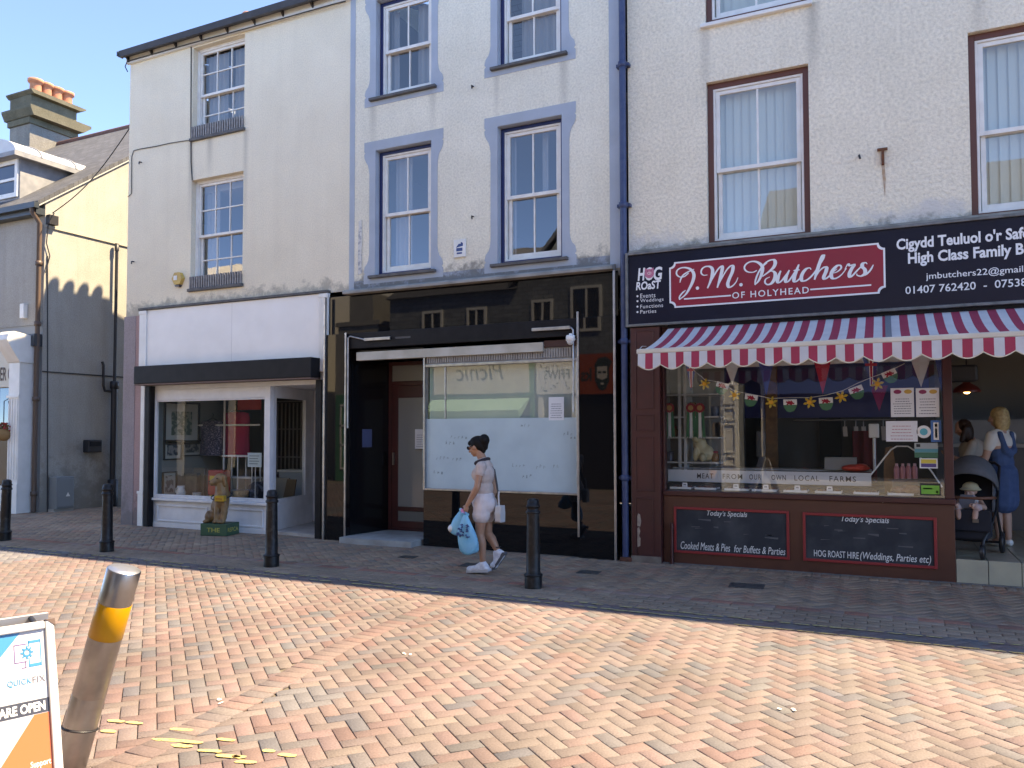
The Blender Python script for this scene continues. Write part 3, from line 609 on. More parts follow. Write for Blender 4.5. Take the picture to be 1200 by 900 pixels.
# inside of the display window
b = MB(); b.box(bx0 + .02, bxr - .1, .12, .95, zs - .07, zs - .02); b.build('display_floor', mat('display_cream', (.5, .45, .36), .8), bld)
XS = bx0 + .03
b = MB(); b.box(XS - .05, XS, .1, 1.55, zs - .05, zh); b.build('display_side', mat('display_grey_board', (.27, .285, .265), .9), bld)
b = MB(); b.box(XS, bxr - .12, .955, .985, zs - .05, zs + .35); b.build('display_back', mat('display_low_board', (.30, .28, .24), .9), bld)
b = MB(); b.box(-12.4, -8.1, 3.2, 3.25, 0, 3.0); b.box(-12.5, -8.0, 1.6, 3.2, -.02, .05); b.build('shop_interior', mat('shop_interior_dark', (.16, .155, .15), .9), bld)

# ---- things in and on building 1
def cable(name, pts, lab, r=.009, Y=-.012):
    P = [(*W(p[0], p[1], Y)[:1], Y, W(p[0], p[1], Y)[1]) for p in pts]; b = MB(); b.tube(P, r, 6); return tag(b.build(name, m_pipe), lab, 'cable')
cable('wall_cable', [(224.0, 44), (223.8, 90), (223.6, 150), (223.8, 190), (225.2, 211)], 'black cable running straight down beside the small paned windows')
cable('wall_cable', [(223.4, 164), (200, 167.6), (182, 171.6), (164, 174.6), (156.6, 176.6), (154.2, 184), (154.0, 227), (149.8, 230.7)], 'thin black cable crossing the cream wall below the top window', .007)
cable('wall_cable', [(149.5, 84), (146.6, 78), (149, 72), (170, 66), (223, 51), (290, 33), (330, 22), (385, 6.5), (405, 1.5)], 'black cable clipped along under the gutter of the cream building', .010, -.075)
b = MB(); p0 = W(149.3, 139, .0); y1, z1 = WX(62, 250, -16.19)
q0 = Vector((XL0 - .01, .12, p0[1])); q1 = Vector((-16.17, y1 - .02, z1)); b.tube([q0.lerp(q1, k / 12) - Vector((0, 0, .22 * math.sin(math.pi * k / 12))) for k in range(13)], .011, 6)
tag(b.build('overhead_wire', m_pipe), 'black wire slung across the alley to the far gable', 'cable')
for q, lab in (((165.8, 191.5), 'small black hook on the cream wall left of the cable'), ((157, 308), 'short black hook low on the cream wall near its corner'), ((554.6, 103), 'black hook between the upper windows with blue surrounds'), ((554.6, 255.4), 'black hook above the house plaque'), ((1007, 185), 'black hook beside the rusty iron stub')):
    x, z = W(*q); b = MB(); b.tube([(x, 0, z + .02), (x, -.05, z + .015), (x + .01, -.06, z - .03)], .012, 6); tag(b.build('wall_hook', m_pipe), lab, 'hook', 'small iron hooks in the walls')
x, z = W(211, 327); t = thing('alarm_box', 'yellow hexagonal alarm box under the lower paned window', 'alarm box', (x, 0, z))
b = MB(); r_ = .125; b.prism([(x + r_ * math.cos(R(60 * k)), z + r_ * .98 * math.sin(R(60 * k))) for k in range(6)], -.075, -.002); b.build('case', mat('alarm_yellow', (.62, .40, .10), .5, col2=(.5, .32, .1), vs=8), t, bevel=.012)
b = MB(); b.box(x - .075, x + .01, -.079, -.0765, z - .03, z + .05); b.build('label_plate', m_white, t)
b = MB(); b.prism([(x - .06, z - .118), (x + .06, z - .118), (x + .04, z - .15), (x - .03, z - .15)], -.07, -.01); b.build('strobe', mat('alarm_lens', (.03, .03, .05), .3), t)

# goods in the left shop window
m_fr = mat('dark_picture_frame', (.035, .028, .022), .5); m_mount = mat('picture_mount', (.50, .50, .44), .9)
def picture(px0, py0, px1, py1, lab, art, art2):
    y0, z1 = WX(px0, py0, XS); y1, z0 = WX(px1, py1, XS); t = thing('framed_picture', lab, 'picture', (XS, (y0 + y1) / 2, z0), group='framed pictures in the left shop window')
    w = .035 if y1 - y0 > .5 else .025; b = MB()
    for a0, a1, c0, c1 in ((y0, y0 + w, z0, z1), (y1 - w, y1, z0, z1), (y0 + w, y1 - w, z0, z0 + w), (y0 + w, y1 - w, z1 - w, z1)): b.box(XS + .002, XS + .04, a0, a1, c0, c1)
    b.build('frame', m_fr, t, bevel=.004)
    b = MB(); b.box(XS + .003, XS + .012, y0 + w, y1 - w, z0 + w, z1 - w); b.build('mount', m_mount, t)
    d = min(y1 - y0, z1 - z0) * .22; b = MB(); b.box(XS + .0125, XS + .016, y0 + d, y1 - d, z0 + d, z1 - d); b.build('print', mat('print_' + str(len(lab)), art, .6, col2=art2, vs=14, contrast=(.45, .55)), t)
picture(191.5, 470.5, 232.5, 520.5, 'large framed watercolour at the top of the display', (.10, .14, .10), (.34, .36, .28))
picture(191, 515.5, 212, 538.5, 'small framed print left of its twin below the watercolour', (.3, .3, .28), (.05, .06, .08))
picture(213, 516, 236, 534, 'small framed print right of its twin below the watercolour', (.08, .08, .07), (.3, .28, .25))
picture(189.5, 553, 206, 580.5, 'black framed drawing low on the display wall beside the jug', (.45, .45, .42), (.12, .12, .12))
zf = zs - .02
def at(px, Y): return W(px, 575, Y)[0]
x = at(212, .3); t = thing('jug', 'white china jug beside the black framed drawing', 'jug', (x, .3, zf))
b = MB(); b.lathe([(.05, zf), (.07, zf + .03), (.085, zf + .1), (.06, zf + .17), (.065, zf + .22), (.055, zf + .215), (.05, zf + .17)], (x, .3, 0), 18); b.build('body', m_white, t)
b = MB(); b.tube([(x - .06, .3, zf + .19), (x - .12, .3, zf + .17), (x - .13, .3, zf + .1), (x - .08, .3, zf + .06)], .011); b.build('handle', m_white, t)
x0, x1, z0, z1 = RC(218, 548, 236, 581, .5); b = MB(); b.box(x0, x1 - .08, .46, .54, zf, z1 - .1); b.box(x0 + .1, x1, .56, .62, zf, z1); tag(b.build('boxed_goods', mat('dark_card', (.09, .09, .08), .8, col2=(.14, .13, .1), vs=9), None, bevel=.004), 'dark boxed goods stacked behind the white jug', 'box')
def garment(px0, py0, px1, py1, Y, lab, m):
    x0, x1, z0, z1 = RC(px0, py0, px1, py1, Y); t = thing('hanging_garment', lab, 'clothing', ((x0 + x1) / 2, Y, z0), group='clothes hanging in the left shop'); xm = (x0 + x1) / 2; w = (x1 - x0) / 2; b = MB(); n = 28; vs = []
    prof = [(1.0, .55), (.97, .9), (.80, 1.0), (.45, .92), (0, 1.0)]
    for v, hw in prof[::-1]:
        for i in range(n):
            a = 2 * math.pi * i / n; rr = 1 + .07 * math.sin(6 * a) * (1 - v); vs.append((xm + w * hw * math.cos(a) * rr if v > .97 else xm + w * hw * math.cos(a) * rr, Y + .11 * hw * math.sin(a) * rr, z0 + (z1 - z0) * v))
    b.add(vs, [(i * n + j, i * n + (j + 1) % n, (i + 1) * n + (j + 1) % n, (i + 1) * n + j) for i in range(len(prof) - 1) for j in range(n)], 0, True); b.build('cloth', m, t)
    b = MB(); b.tube([(xm - w * .7, Y, z1 - .03), (xm, Y, z1 + .05), (xm + w * .7, Y, z1 - .03)], .01); b.tube([(xm, Y, z1 + .05), (xm + .02, Y, z1 + .12), (xm - .02, Y, z1 + .14)], .006); b.build('hanger', m_pipe, t)
garment(236, 493, 262, 534, 1.12, 'dark speckled dress hanging in the left shop', mat('speckled_cloth', (.05, .045, .08), .9, col2=(.38, .34, .45), vs=60, contrast=(.55, .6)))
garment(262, 483, 292, 536, 1.2, 'crimson coat hanging in the left shop', mat('crimson_cloth', (.40, .02, .07), .9))
x0, x1, z0, z1 = RC(232, 487, 290, 498, 1.05); t = thing('clothes_rail', 'pale metal clothes rail above the hanging garments', 'rail', ((x0 + x1) / 2, 1.4, zf)); b = MB(); b.tube([(x0, 1.05, z0), (x1 + .3, 1.05, z0)], .018); b.build('bar', m_white, t); b = MB(); xx = W(263, 500, 1.05)[0]; b.tube([(xx, 1.05, .05), (xx, 1.05, z1 + .3)], .02); b.build('post', m_white, t)
x0, x1, z0, z1 = RC(267, 534, 300, 580, .6); t = thing('wire_rack', 'white open display rack near the corner post', 'rack', ((x0 + x1) / 2, .6, zf)); b = MB()
for xx in (x0, (x0 + x1) / 2, x1):
    for yy in (.5, .7): b.tube([(xx, yy, zf), (xx, yy, z1)], .012, 6)
b.build('frame', m_white, t)
for zz in (zf + .15, (zf + z1) / 2, z1): b = MB(); b.box(x0 - .02, x1 + .02, 0.48, .72, zz - .012, zz + .012); b.build('shelf', m_white, t)
x0, x1, z0, z1 = RC(290.5, 530.5, 306.5, 547.5, .3); b = MB(); b.box(x0, x1, .295, .305, z0, z1); o = b.build('notice_card', mat('pale_blue_card', (.62, .72, .74), .8)); tag(o, 'pale blue card notice by the corner post of the bay window', 'notice')
b = MB(); b.tube([((x0 + x1) / 2, .32, zf), ((x0 + x1) / 2, .32, z0)], .008, 6); b.build('stand', m_white, o)
for k in range(4): b = MB(); b.box(x0 + .04, x1 - .05 - .03 * (k % 2), .291, .294, z1 - .06 - .045 * k, z1 - .048 - .045 * k); b.build('text_line', mat('grey_ink', (.2, .24, .26), .9), o)
x0, x1, z0, z1 = RC(247.5, 550.5, 265.5, 582, .3); t = thing('toy_tin', 'red tin with yellow letters behind the dog statue', 'tin', ((x0 + x1) / 2, .55, zf)); b = MB(); b.box(x0, x1, .22, .40, zf + .08, z1); b.build('tin', mat('red_tin', (.42, .03, .02), .4), t, bevel=.02); b = MB(); b.box(x0 + .06, x1 - .06, .21, .218, (zf + z1) / 2, z1 - .1); b.box(x0 + .03, x1 - .03, .24, .38, zf, zf + .078); b.build('panel', mat('tin_yellow', (.65, .45, .05), .5), t)
for q, rr, lab, c in (((283, 576), .13, 'round wicker basket on the display floor', (.33, .23, .13)), ((231, 578), .08, 'small pale bowl on the display floor', (.55, .5, .45))):
    x = at(q[0], .35); b = MB(); b.lathe([(rr * .7, zf), (rr, zf + rr * .7), (rr * 1.02, zf + rr * 1.3), (rr * .9, zf + rr * 1.3), (rr * .6, zf + .03)], (x, .35, 0), 18); tag(b.build('basket' if 'wicker' in lab else 'bowl', mat('c_' + lab[:5], c, .8, col2=tuple(k * .6 for k in c), vs=40)), lab, 'basket' if 'wicker' in lab else 'bowl')
x = at(302, .5); b = MB(); b.prism([(x - .17, zf), (x + .1, zf), (x + .12, zf + .2), (x + .03, zf + .34), (x - .12, zf + .26)], .4, .62, 'Y'); tag(b.build('dark_bag', mat('dark_bag_cloth', (.03, .035, .05), .7, col2=(.12, .14, .2), vs=16, contrast=(.5, .6)), None, bevel=.04, seg=3), 'dark patterned bag in the corner of the bay window', 'bag')
x0, x1, z0, z1 = RC(293, 467, 306, 480, 1.2); b = MB(); b.box(x0 - .3, x1, 1.19, 1.21, z0, z1 + .05); tag(b.build('hanging_sign', mat('red_sign', (.45, .03, .02), .5)), 'red hanging sign high inside the left shop', 'sign')
# black security grille behind the return window
t = thing('security_grille', 'dark barred grille behind the return window by the shop door', 'grille', (bxr - .9, 2.2, 0)); b = MB()
for k in range(12):
    xx = W(316 + k * 4.6, 520, 2.1)[0]; b.tube([(xx, 2.1, zf + .35), (xx, 2.1, zt)], .016, 6)
b.build('bars', mat('grille_grey', (.32, .32, .33), .5), t)
for zz in (1.2, 1.75, 2.3): b = MB(); x0, x1 = W(312, 520, 2.1)[0], W(372, 520, 2.1)[0]; b.box(x0, x1, 2.09, 2.11, zz - .012, zz + .012); b.build('cross_bar', mat('grille_grey', (.32, .32, .33), .5), t)
x0, x1, z0, z1 = RC(318, 548, 358, 583, 1.2); t = thing('shop_counter', 'pale counter behind the return window', 'counter', ((x0 + x1) / 2, 1.3, 0)); b = MB(); b.box(x0 - .2, x1 - .05, 1.62, 2.0, .06, z1 - .1); b.build('body', mat('counter_pale', (.42, .47, .50), .6), t, bevel=.01); b = MB(); b.box(x0 - .22, x1 - .03, 1.6, 2.02, z1 - .098, z1 - .06); b.build('top', m_white, t)
p = along(.62); b = MB(); b.prism([(p[0] - .35, zs), (p[0] - .12, zs), (p[0] - .06, zs + .33), (p[0] - .26, zs + .33)], p[1], p[1] + .03); tag(b.build('leaning_folder', mat('brown_folder', (.16, .105, .06), .8)), 'brown folder leaning inside the return window', 'folder')
# ------------------------------------------------------------------ building 2: white roughcast with blue surrounds over a black tiled shop
bm_ = thing('blue_trim_shop_building', 'white roughcast building with pale blue window surrounds over a black glossy closed shop', 'building', (-5.4, 0, 0))
HI = 9.0
m_wm = wall_mat('white_roughcast', (0.875, 0.82, 0.685), (0.80, 0.75, 0.625), drips=((-7.3, -7.08, 6.85, 1.0), (-6.2, -6.0, 6.85, .9), (-4.1, -3.85, 6.9, 1.1), (-5.1, -4.95, 6.9, .9)), dirt_z=(3.98, 4.35), dirt_col=(0.25, 0.24, 0.21), bump=0.9, bs=34, streak=0.10)
oLL = RC(440.2, 176.5, 505.2, 316.2); oLR = RC(583, 148.5, 659, 301.8); oUL = RC(440.2, 1, 505.2, 101); oUR = RC(583, -40, 659, 62)
oUL = (oLL[0], oLL[1], oUL[2], oUL[3]); oUR = (oLR[0], oLR[1], W(620, 71)[1], oUL[3] + .02); oLL = (oLL[0], oLL[1], oLL[2], oLL[3])
zc = W(560, 329.5)[1]; zl = W(546, 382.7)[1]                      # ledge, top of the lintel band
b = MB(); wall_front(b, XL1, XM1, zc - .1, HI, [oLL, oLR, oUL, oUR]); b.build('wall', m_wm, bm_)
shell(bm_, XL1 + .002, XM1, .27, 8, 0, HI, (3.35, 6.2), m_room)
gable_roof(bm_, XL1, XM1, 0, 8, HI - .12, R(33), m_slate, over=.2)
b = MB(); b.box(XL1, XM1, -.14, -.003, HI - .2, HI - .03); b.build('gutter', m_gut, bm_)
# painted margins
b = MB(); b.box(XL1 + .004, XL1 + .10, -.006, -.001, zc, HI - .21); b.build('painted_margin', m_blue, bm_)
b = MB(); b.box(XM1 - .20, XM1 - .004, -.006, -.001, zc, HI - .21); b.build('painted_margin', m_blue, bm_)
m_blue_dirty = wall_mat('stained_blue_paint', (0.385, 0.445, 0.515), (0.32, 0.37, 0.43), dirt_z=(3.9, 4.35), dirt_col=(0.16, 0.165, 0.16), bump=.3)
b = MB(); zb = oLR[2] - .06; b.box(XL1 + .102, XM1 - .202, -.006, -.001, zc, oLL[2] - .06); b.build('painted_band', m_blue_dirty, bm_)
def surround(op, top=True, bottom=True):
    x0, x1, z0, z1 = op; w = .11; fl = .10; b = MB()
    for s, xe in ((-1, x0), (1, x1)):
        P = []; zt_ = z1 + (.15 if top else .0); zb_ = z0 - (.12 if bottom else .06)
        P.append((xe, zt_)); 
        if top: P += [(xe + s * (w + fl), zt_), (xe + s * (w + fl), zt_ - .15), (xe + s * (w + fl - .02), zt_ - .17), (xe + s * (w + fl), zt_ - .19), (xe + s * (w + fl - .005), zt_ - .25), (xe + s * (w + fl * .7), zt_ - .31), (xe + s * (w + fl * .35), zt_ - .36), (xe + s * (w + .012), zt_ - .43), (xe + s * w, zt_ - .52)]
        else: P.append((xe + s * w, zt_))
        if bottom: P += [(xe + s * w, zb_ + .46), (xe + s * (w + .012), zb_ + .38), (xe + s * (w + fl * .35), zb_ + .32), (xe + s * (w + fl * .8), zb_ + .27), (xe + s * (w + fl), zb_ + .19), (xe + s * (w + fl - .025), zb_ + .16), (xe + s * (w + fl), zb_ + .14), (xe + s * (w + fl), zb_)]
        else: P.append((xe + s * w, zb_))
        P.append((xe, zb_)); 
        if s > 0: P = P[::-1]
        b.prism(P, -.0075, -.0005)
    if top: b.box(x0, x1, -.0075, -.0005, z1 + .0, z1 + .15)
    if bottom: b.box(x0, x1, -.0075, -.0005, z0 - .12, z0)
    # painted reveals
    b.box(x0, x0 + .003, 0, .1, z0, z1); b.box(x1 - .003, x1, 0, .1, z0, z1); b.box(x0 + .003, x1 - .003, 0, .1, z1 - .003, z1)
    return b.build('window_surround', m_blue, bm_)
for op, cur in ((oLL, [(.12, .5, 0, 1), (.86, 1, 0, 1)]), (oLR, [(0, .1, 0, 1), (.6, .72, .5, 1)]), (oUL, [(.0, .18, 0, 1), (.62, 1, 0, 1)]), (oUR, [(.2, 1, 0, 1)])):
    surround(op, True, True)
    ip = (op[0] + .004, op[1] - .004, op[2], op[3] - .004)
    sash_window(bm_, ip, .1, m_navy, .052, 2, 1, 1, split=.49, sill=(.1, .07, .045), cur=cur, st=.05, bar=.024)
b = MB(); x0, x1, z0, z1 = RC(420.4, 258, 424.6, 322); b.prism([(x0, z0), (x1, z0 + .02), (x1 - .01, z0 + .3), (x1, z0 + .5), (x1 - .015, z1), (x0 + .01, z1 - .03), (x0, z0 + .45)], -.014, -.008); b.build('peeling_strip', mat('flaking_white', (.62, .61, .58), .9, col2=(.35, .36, .38), vs=20, contrast=(.5, .6)), bm_)
# ledge over the shop
b = MB(); b.prism([(-.17, zc - .04), (-.17, zc + .0), (-.12, zc + .03), (-.003, zc + .055), (-.003, zc - .04)], XL1 + .002, XM1 - .12, 'X'); b.build('ledge', mat('weathered_ledge', (.20, .20, .19), .85, col2=(.33, .32, .30), vs=4), bm_, bevel=.006)
# black glass-tile front
m_vit = mat('black_glass_tile', (.006, .006, .007), .02, spec=.42)
_nt2 = m_vit.node_tree; _n = _nt2.nodes.new('ShaderNodeTexNoise'); _n.inputs['Scale'].default_value = 1.1; _t = _nt2.nodes.new('ShaderNodeTexCoord'); _b = _nt2.nodes.new('ShaderNodeBump'); _b.inputs['Strength'].default_value = .035; _b.inputs['Distance'].default_value = .02
_nt2.links.new(_t.outputs['Object'], _n.inputs['Vector']); _nt2.links.new(_n.outputs['Fac'], _b.inputs['Height']); _nt2.links.new(_b.outputs['Normal'], _pr(m_vit).inputs['Normal'])
TL0 = W(386.5, 480)[0]; TR1 = W(722.5, 480, -.12)[0]; TLi = W(410.5, 480)[0]; WX0 = W(497.6, 480)[0]; WX1 = W(678.5, 480)[0]
wz0 = W(588, 574.6)[1]; wz1 = W(590, 408)[1]
b = MB(); b.box(TL0, TR1, -.035, -.004, zl, zc - .042)
b.box(TL0, TLi, -.12, -.004, -.02, zl - .002)                       # left pier
b.box(WX1 + .03, TR1, -.12, -.004, -.02, zl - .002)                 # right pier
b.box(WX0 + .002, WX1 + .028, -.03, .12, -.02, wz0 - .035)          # riser under the window
b.build('tile_front', m_vit, bm_, bevel=.003)
for q in ((TL0 - .012, .035, -.16, -.01, zc - .06), (TR1 - .028, .03, -.16, -.01, zc - .06), (WX1 + .024, .026, -.14, .28, zl + .08), (TLi - .01, .03, -.14, -.01, zl + .01)):
    b = MB(); b.box(q[0], q[0] + q[1], q[2], -.121, q[3], q[4]); b.build('steel_trim', m_chrome, bm_, bevel=.004)
b = MB(); b.box(TLi + .026, WX1 + .023, -.10, -.004, zl - .24, zl + .0); lb = b.build('lintel_band', m_black, bm_, bevel=.006)
b = MB(); b.box(W(463, 399, -.102)[0], W(481, 399, -.102)[0], -.103, -.1015, zl - .13, zl - .10); b.build('maker_plate', mat('worn_plate', (.05, .05, .055), .5), lb)
m_dirtycream = mat('dirty_cream_shutter', (.40, .37, .30), .6, col2=(.52, .50, .44), vs=3)
x0, x1, z0, z1 = RC(418, 408, 636.5, 404, -.06); zr_ = W(530, 410, -.06)[1]
b = MB(); b.box(x0, x1, -.07, .02, zr_ - .09, zr_ + .04); b.build('roller_shutter_rail', m_dirtycream, lb, bevel=.004)
b = MB(); b.box(x1 + .005, WX1 + .02, -.04, .02, zr_ - .03, zr_ + .06); b.build('lintel_end', mat('dark_red_wood', (.06, .02, .015), .6), lb)
# awning arms
for p, q, lab in (((427, 398), (457.5, 397), 0), ((623.5, 386.5), (668, 384.2), 1)):
    a0 = W(*p, -.13); a1 = W(*q, -.13); b = MB()
    if lab == 0: b.tube([(TLi + .05, -.13, 1.75), (TLi + .05, -.13, zl - .07), (TLi + .09, -.13, zl - .05), (a0[0], -.13, a0[1])], .012); b.box(a0[0], a1[0], -.145, -.115, a0[1] - .022, a0[1] + .022)
    else: b.tube([(WX1 - .03, -.13, 1.95), (WX1 - .03, -.13, a1[1] - .03), (WX1 - .06, -.13, a1[1]), (a1[0], -.13, a1[1])], .013); b.box(a0[0], a1[0], -.145, -.115, a0[1] - .022, a0[1] + .022)
    b.build('awning_arm', m_chrome, lb, bevel=.003)
# window: steel frame, vent grille, clear upper glass, frosted lower film
vz = W(590, 425)[1]; fz = W(590, 490)[1]
b = MB(); b.box(WX0, WX0 + .03, -.045, .05, wz0 - .03, wz1); b.box(WX0 + .032, WX1, -.045, .05, wz0 - .032, wz0); b.box(WX0 + .032, WX1, -.035, .05, vz - .02, vz + .02); b.box(WX1 - .025, WX1, -.04, .05, wz0 + .002, vz - .022)
b.box(W(521, 460)[0], W(521, 460)[0] + .018, .0, .03, fz, vz - .022)
sw = b.build('shop_window', m_chrome, bm_, bevel=.004)
b = MB(); b.box(WX0 + .032, WX1 - .002, -.006, .03, vz + .022, wz1); n = 62
for k in range(n):
    xx = WX0 + .06 + (WX1 - WX0 - .1) * k / (n - 1); b.box(xx - .012, xx + .012, -.022, -.0065, vz + .04, wz1 - .035)
b.build('vent_grille', mat('grey_grille', (.33, .32, .30), .6, col2=(.25, .24, .23), vs=8), sw)
b = MB(); b.add([(WX0 + .03, .012, wz0), (WX1 - .025, .012, wz0), (WX1 - .025, .012, vz - .02), (WX0 + .03, .012, vz - .02)], [(0, 1, 2, 3)]); b.build('glass_pane', glass('old_shop_glass', .10, tint=(.97, .98, .97), wobble=.02), sw)
b = MB(); b.add([(WX0 + .03, .006, wz0), (WX1 - .025, .006, wz0), (WX1 - .025, .006, fz), (WX0 + .03, .006, fz)], [(0, 1, 2, 3)]); b.build('frosted_film', mat('frosted_film', (.47, .60, .64), .3, col2=(.41, .53, .575), vs=2.2, vdetail=6), sw)
b = MB(); b.add([(WX0 + .03, .10, fz - .03), (WX1 - .02, .10, fz - .03), (WX1 - .02, .10, vz), (WX0 + .03, .10, vz)], [(0, 1, 2, 3)]); b.build('backing_sheet', mat('pale_backing', (.40, .44, .39), .8, col2=(.34, .385, .35), vs=1.5), sw)
# faint marks left on the film where lettering was scraped away
b = MB(); rr = random.Random(3)
for px, py, n in ((528, 514, 5), (522, 521, 3), (530, 540, 3), (511, 538, 4), (610, 500, 3), (600, 547, 4), (628, 549, 3), (648, 548, 2), (612, 560, 3), (660, 510, 3), (668, 515, 3), (508, 555, 3)):
    for k in range(n):
        x, z = W(px + k * 4.2, py + rr.uniform(-1, 1)); h = rr.uniform(.025, .05); b.prism([(x, z), (x + .006, z), (x + .014, z + h), (x + .008, z + h)], .0035, .0055); b.box(x + .008, x + rr.uniform(.02, .035), .0035, .0055, z + h * rr.choice((0, .5, .9)), z + h * rr.choice((0, .5, .9)) + .006)
b.build('scraped_lettering', mat('scrape_grey', (.26, .33, .35), .7), sw)
# recessed doorway
RY = .80; dxa = W(455, 520, RY)[0]; dxb = dxa + .98
b = MB(); b.prism([(TLi - .03, -.003), (TLi + .005, -.003), (dxa - .002, RY), (dxa - .04, RY)], -.02, 3.2, 'Z'); b.box(WX0 - .04, WX0 - .002, .13, RY, -.02, wz1 + .05); b.box(dxa - .04, WX0 - .042, .02, RY + .3, wz1 + .02, wz1 + .08); b.box(dxa - .1, WX0, RY + .10, RY + .12, 0, 3.2)
b.build('recess_lining', mat('black_recess_tile', (.008, .008, .009), .12), bm_)
b = MB(); b.prism([(TLi + .03, -.30), (TLi + .4, -.33), (WX0 - .05, -.28), (WX0 - .05, RY - .002), (dxa + .002, RY - .002), (TLi + .03, .0)], -.03, .085, 'Z'); b.build('step', mat('worn_stone_step', (.36, .37, .36), .7, col2=(.26, .25, .24), vs=4), bm_, bevel=.012)
b = MB(); b.ring(dxa, dxb, RY, RY + .08, .086, 2.84, .06, wb=.03); d = b.build('entrance_door', m_maroon, bm_, bevel=.005)
b = MB(); b.box(dxa + .061, dxb - .061, RY + .005, RY + .06, 2.45, 2.52); b.ring(dxa + .063, dxb - .063, RY + .01, RY + .055, .118, 2.448, .12, wt=.2, wb=.12); b.box(dxa + .184, dxb - .184, RY + .012, RY + .05, .40, .47); b.build('door_leaf', m_maroon, d, bevel=.005)
b = MB(); b.box(dxa + .184, dxb - .184, RY + .02, RY + .03, .472, 2.247); b.box(dxa + .062, dxb - .062, RY + .02, RY + .03, 2.522, 2.778); b.build('glass_pane', mat('door_blind_glass', (.24, .245, .23), .12), d)
b = MB(); b.box(dxa + .184, dxb - .184, RY + .02, RY + .03, .24, .398); b.build('kick_panel', mat('kick_grey', (.16, .16, .15), .5), d)
b = MB(); b.box(dxa + .10, dxa + .125, RY - .03, RY + .008, 1.15, 1.35); b.build('handle', m_chrome, d)
# notices
m_paper = mat('white_paper', (.72, .73, .74), .8); m_ink = mat('ink_grey', (.22, .23, .26), .9)
def notice(px0, py0, px1, py1, Y, lab, paper=m_paper, lines=4, ink=m_ink, name='paper_notice', group=None, gap=.3, head=None):
    x0, x1, z0, z1 = RC(px0, py0, px1, py1, Y); t = thing(name, lab, 'notice', ((x0 + x1) / 2, Y, z0), group=group)
    b = MB(); b.box(x0, x1, Y - .003, Y, z0, z1); b.build('sheet', paper, t); b = MB(); w, h = x1 - x0, z1 - z0
    for k in range(lines):
        zz = z1 - h * (gap + (1 - gap - .12) * k / max(lines - 1, 1)); L = w * random.uniform(.55, .8); xm = (x0 + x1) / 2; n = 7
        xx = xm - L / 2
        while xx < xm + L / 2: ww = random.uniform(.04, .12) * w; b.box(xx, min(xx + ww, xm + L / 2), Y - .0042, Y - .0032, zz - h * .013, zz + h * .013); xx += ww + .02 * w
    b.build('print', ink, t)
    if head:
        for u, c in head: b = MB(); cx_, cz_ = x0 + w * u, z1 - h * .13; b.prism([(cx_ + w * .17 * math.cos(2 * math.pi * k / 16), cz_ + h * .075 * math.sin(2 * math.pi * k / 16)) for k in range(16)], Y - .0045, Y - .0032); b.build('badge', c, t)
    return t
notice(643, 465.5, 661, 492.5, .008, 'white notice stuck in the upper right of the shut shop window', lines=7)
notice(486.5, 503, 498, 526, RY - .02, 'white notice on the glass of the maroon door', lines=6)
b = MB(); x0, x1, z0, z1 = RC(427, 503, 440, 524, .4); xw = TLi + .005 + (dxa - TLi - .007) * .30; b.prism([(xw + .003, .24), (xw + .0045, .24), (xw + .0455, .44), (xw + .044, .44)], z0, z1, 'Z'); tag(b.build('paper_notice', mat('blue_paper', (.06, .08, .16), .7)), 'dark blue notice on the black wall of the doorway', 'notice')
# dome camera
x, z = W(668.5, 398, -.16); t = thing('security_camera', 'white dome security camera at the window\'s upper corner', 'camera', (x, -.1, z)); b = MB(); b.lathe([(.05, z + .06), (.062, z + .05), (.062, z - .01), (.05, z - .02)], (x, -.16, 0), 20); b.build('housing', m_white, t)
b = MB(); b.ell((x, -.16, z - .02), (.05, .05, .055), 18, 10); b.build('dome', mat('camera_dome', (.55, .55, .55), .15), t)
b = MB(); b.box(x - .02, x + .02, -.16, -.1, z + .061, z + .085); b.build('bracket', m_white, t)
# house plaque
x0, x1, z0, z1 = RC(532.7, 282, 546.4, 301); t = thing('house_plaque', 'small white plaque with a blue house emblem on the roughcast', 'plaque', ((x0 + x1) / 2, 0, z0)); b = MB(); b.box(x0, x1, -.03, -.002, z0, z1); b.build('plate', m_white, t, bevel=.006)
m_bsym = mat('plaque_blue', (.02, .07, .22), .5); b = MB(); xm = (x0 + x1) / 2; w = x1 - x0; h = z1 - z0
b.prism([(xm - .3 * w, z0 + .55 * h), (xm + .3 * w, z0 + .62 * h), (xm + .3 * w, z0 + .78 * h), (xm + .12 * w, z0 + .86 * h), (xm + .12 * w, z0 + .74 * h), (xm - .05 * w, z0 + .76 * h)], -.0325, -.0305)
b.box(xm - .26 * w, xm + .26 * w, -.0325, -.0305, z0 + .34 * h, z0 + .52 * h); b.box(xm - .22 * w, xm + .22 * w, -.0325, -.0305, z0 + .18 * h, z0 + .27 * h); b.build('emblem', m_bsym, t)
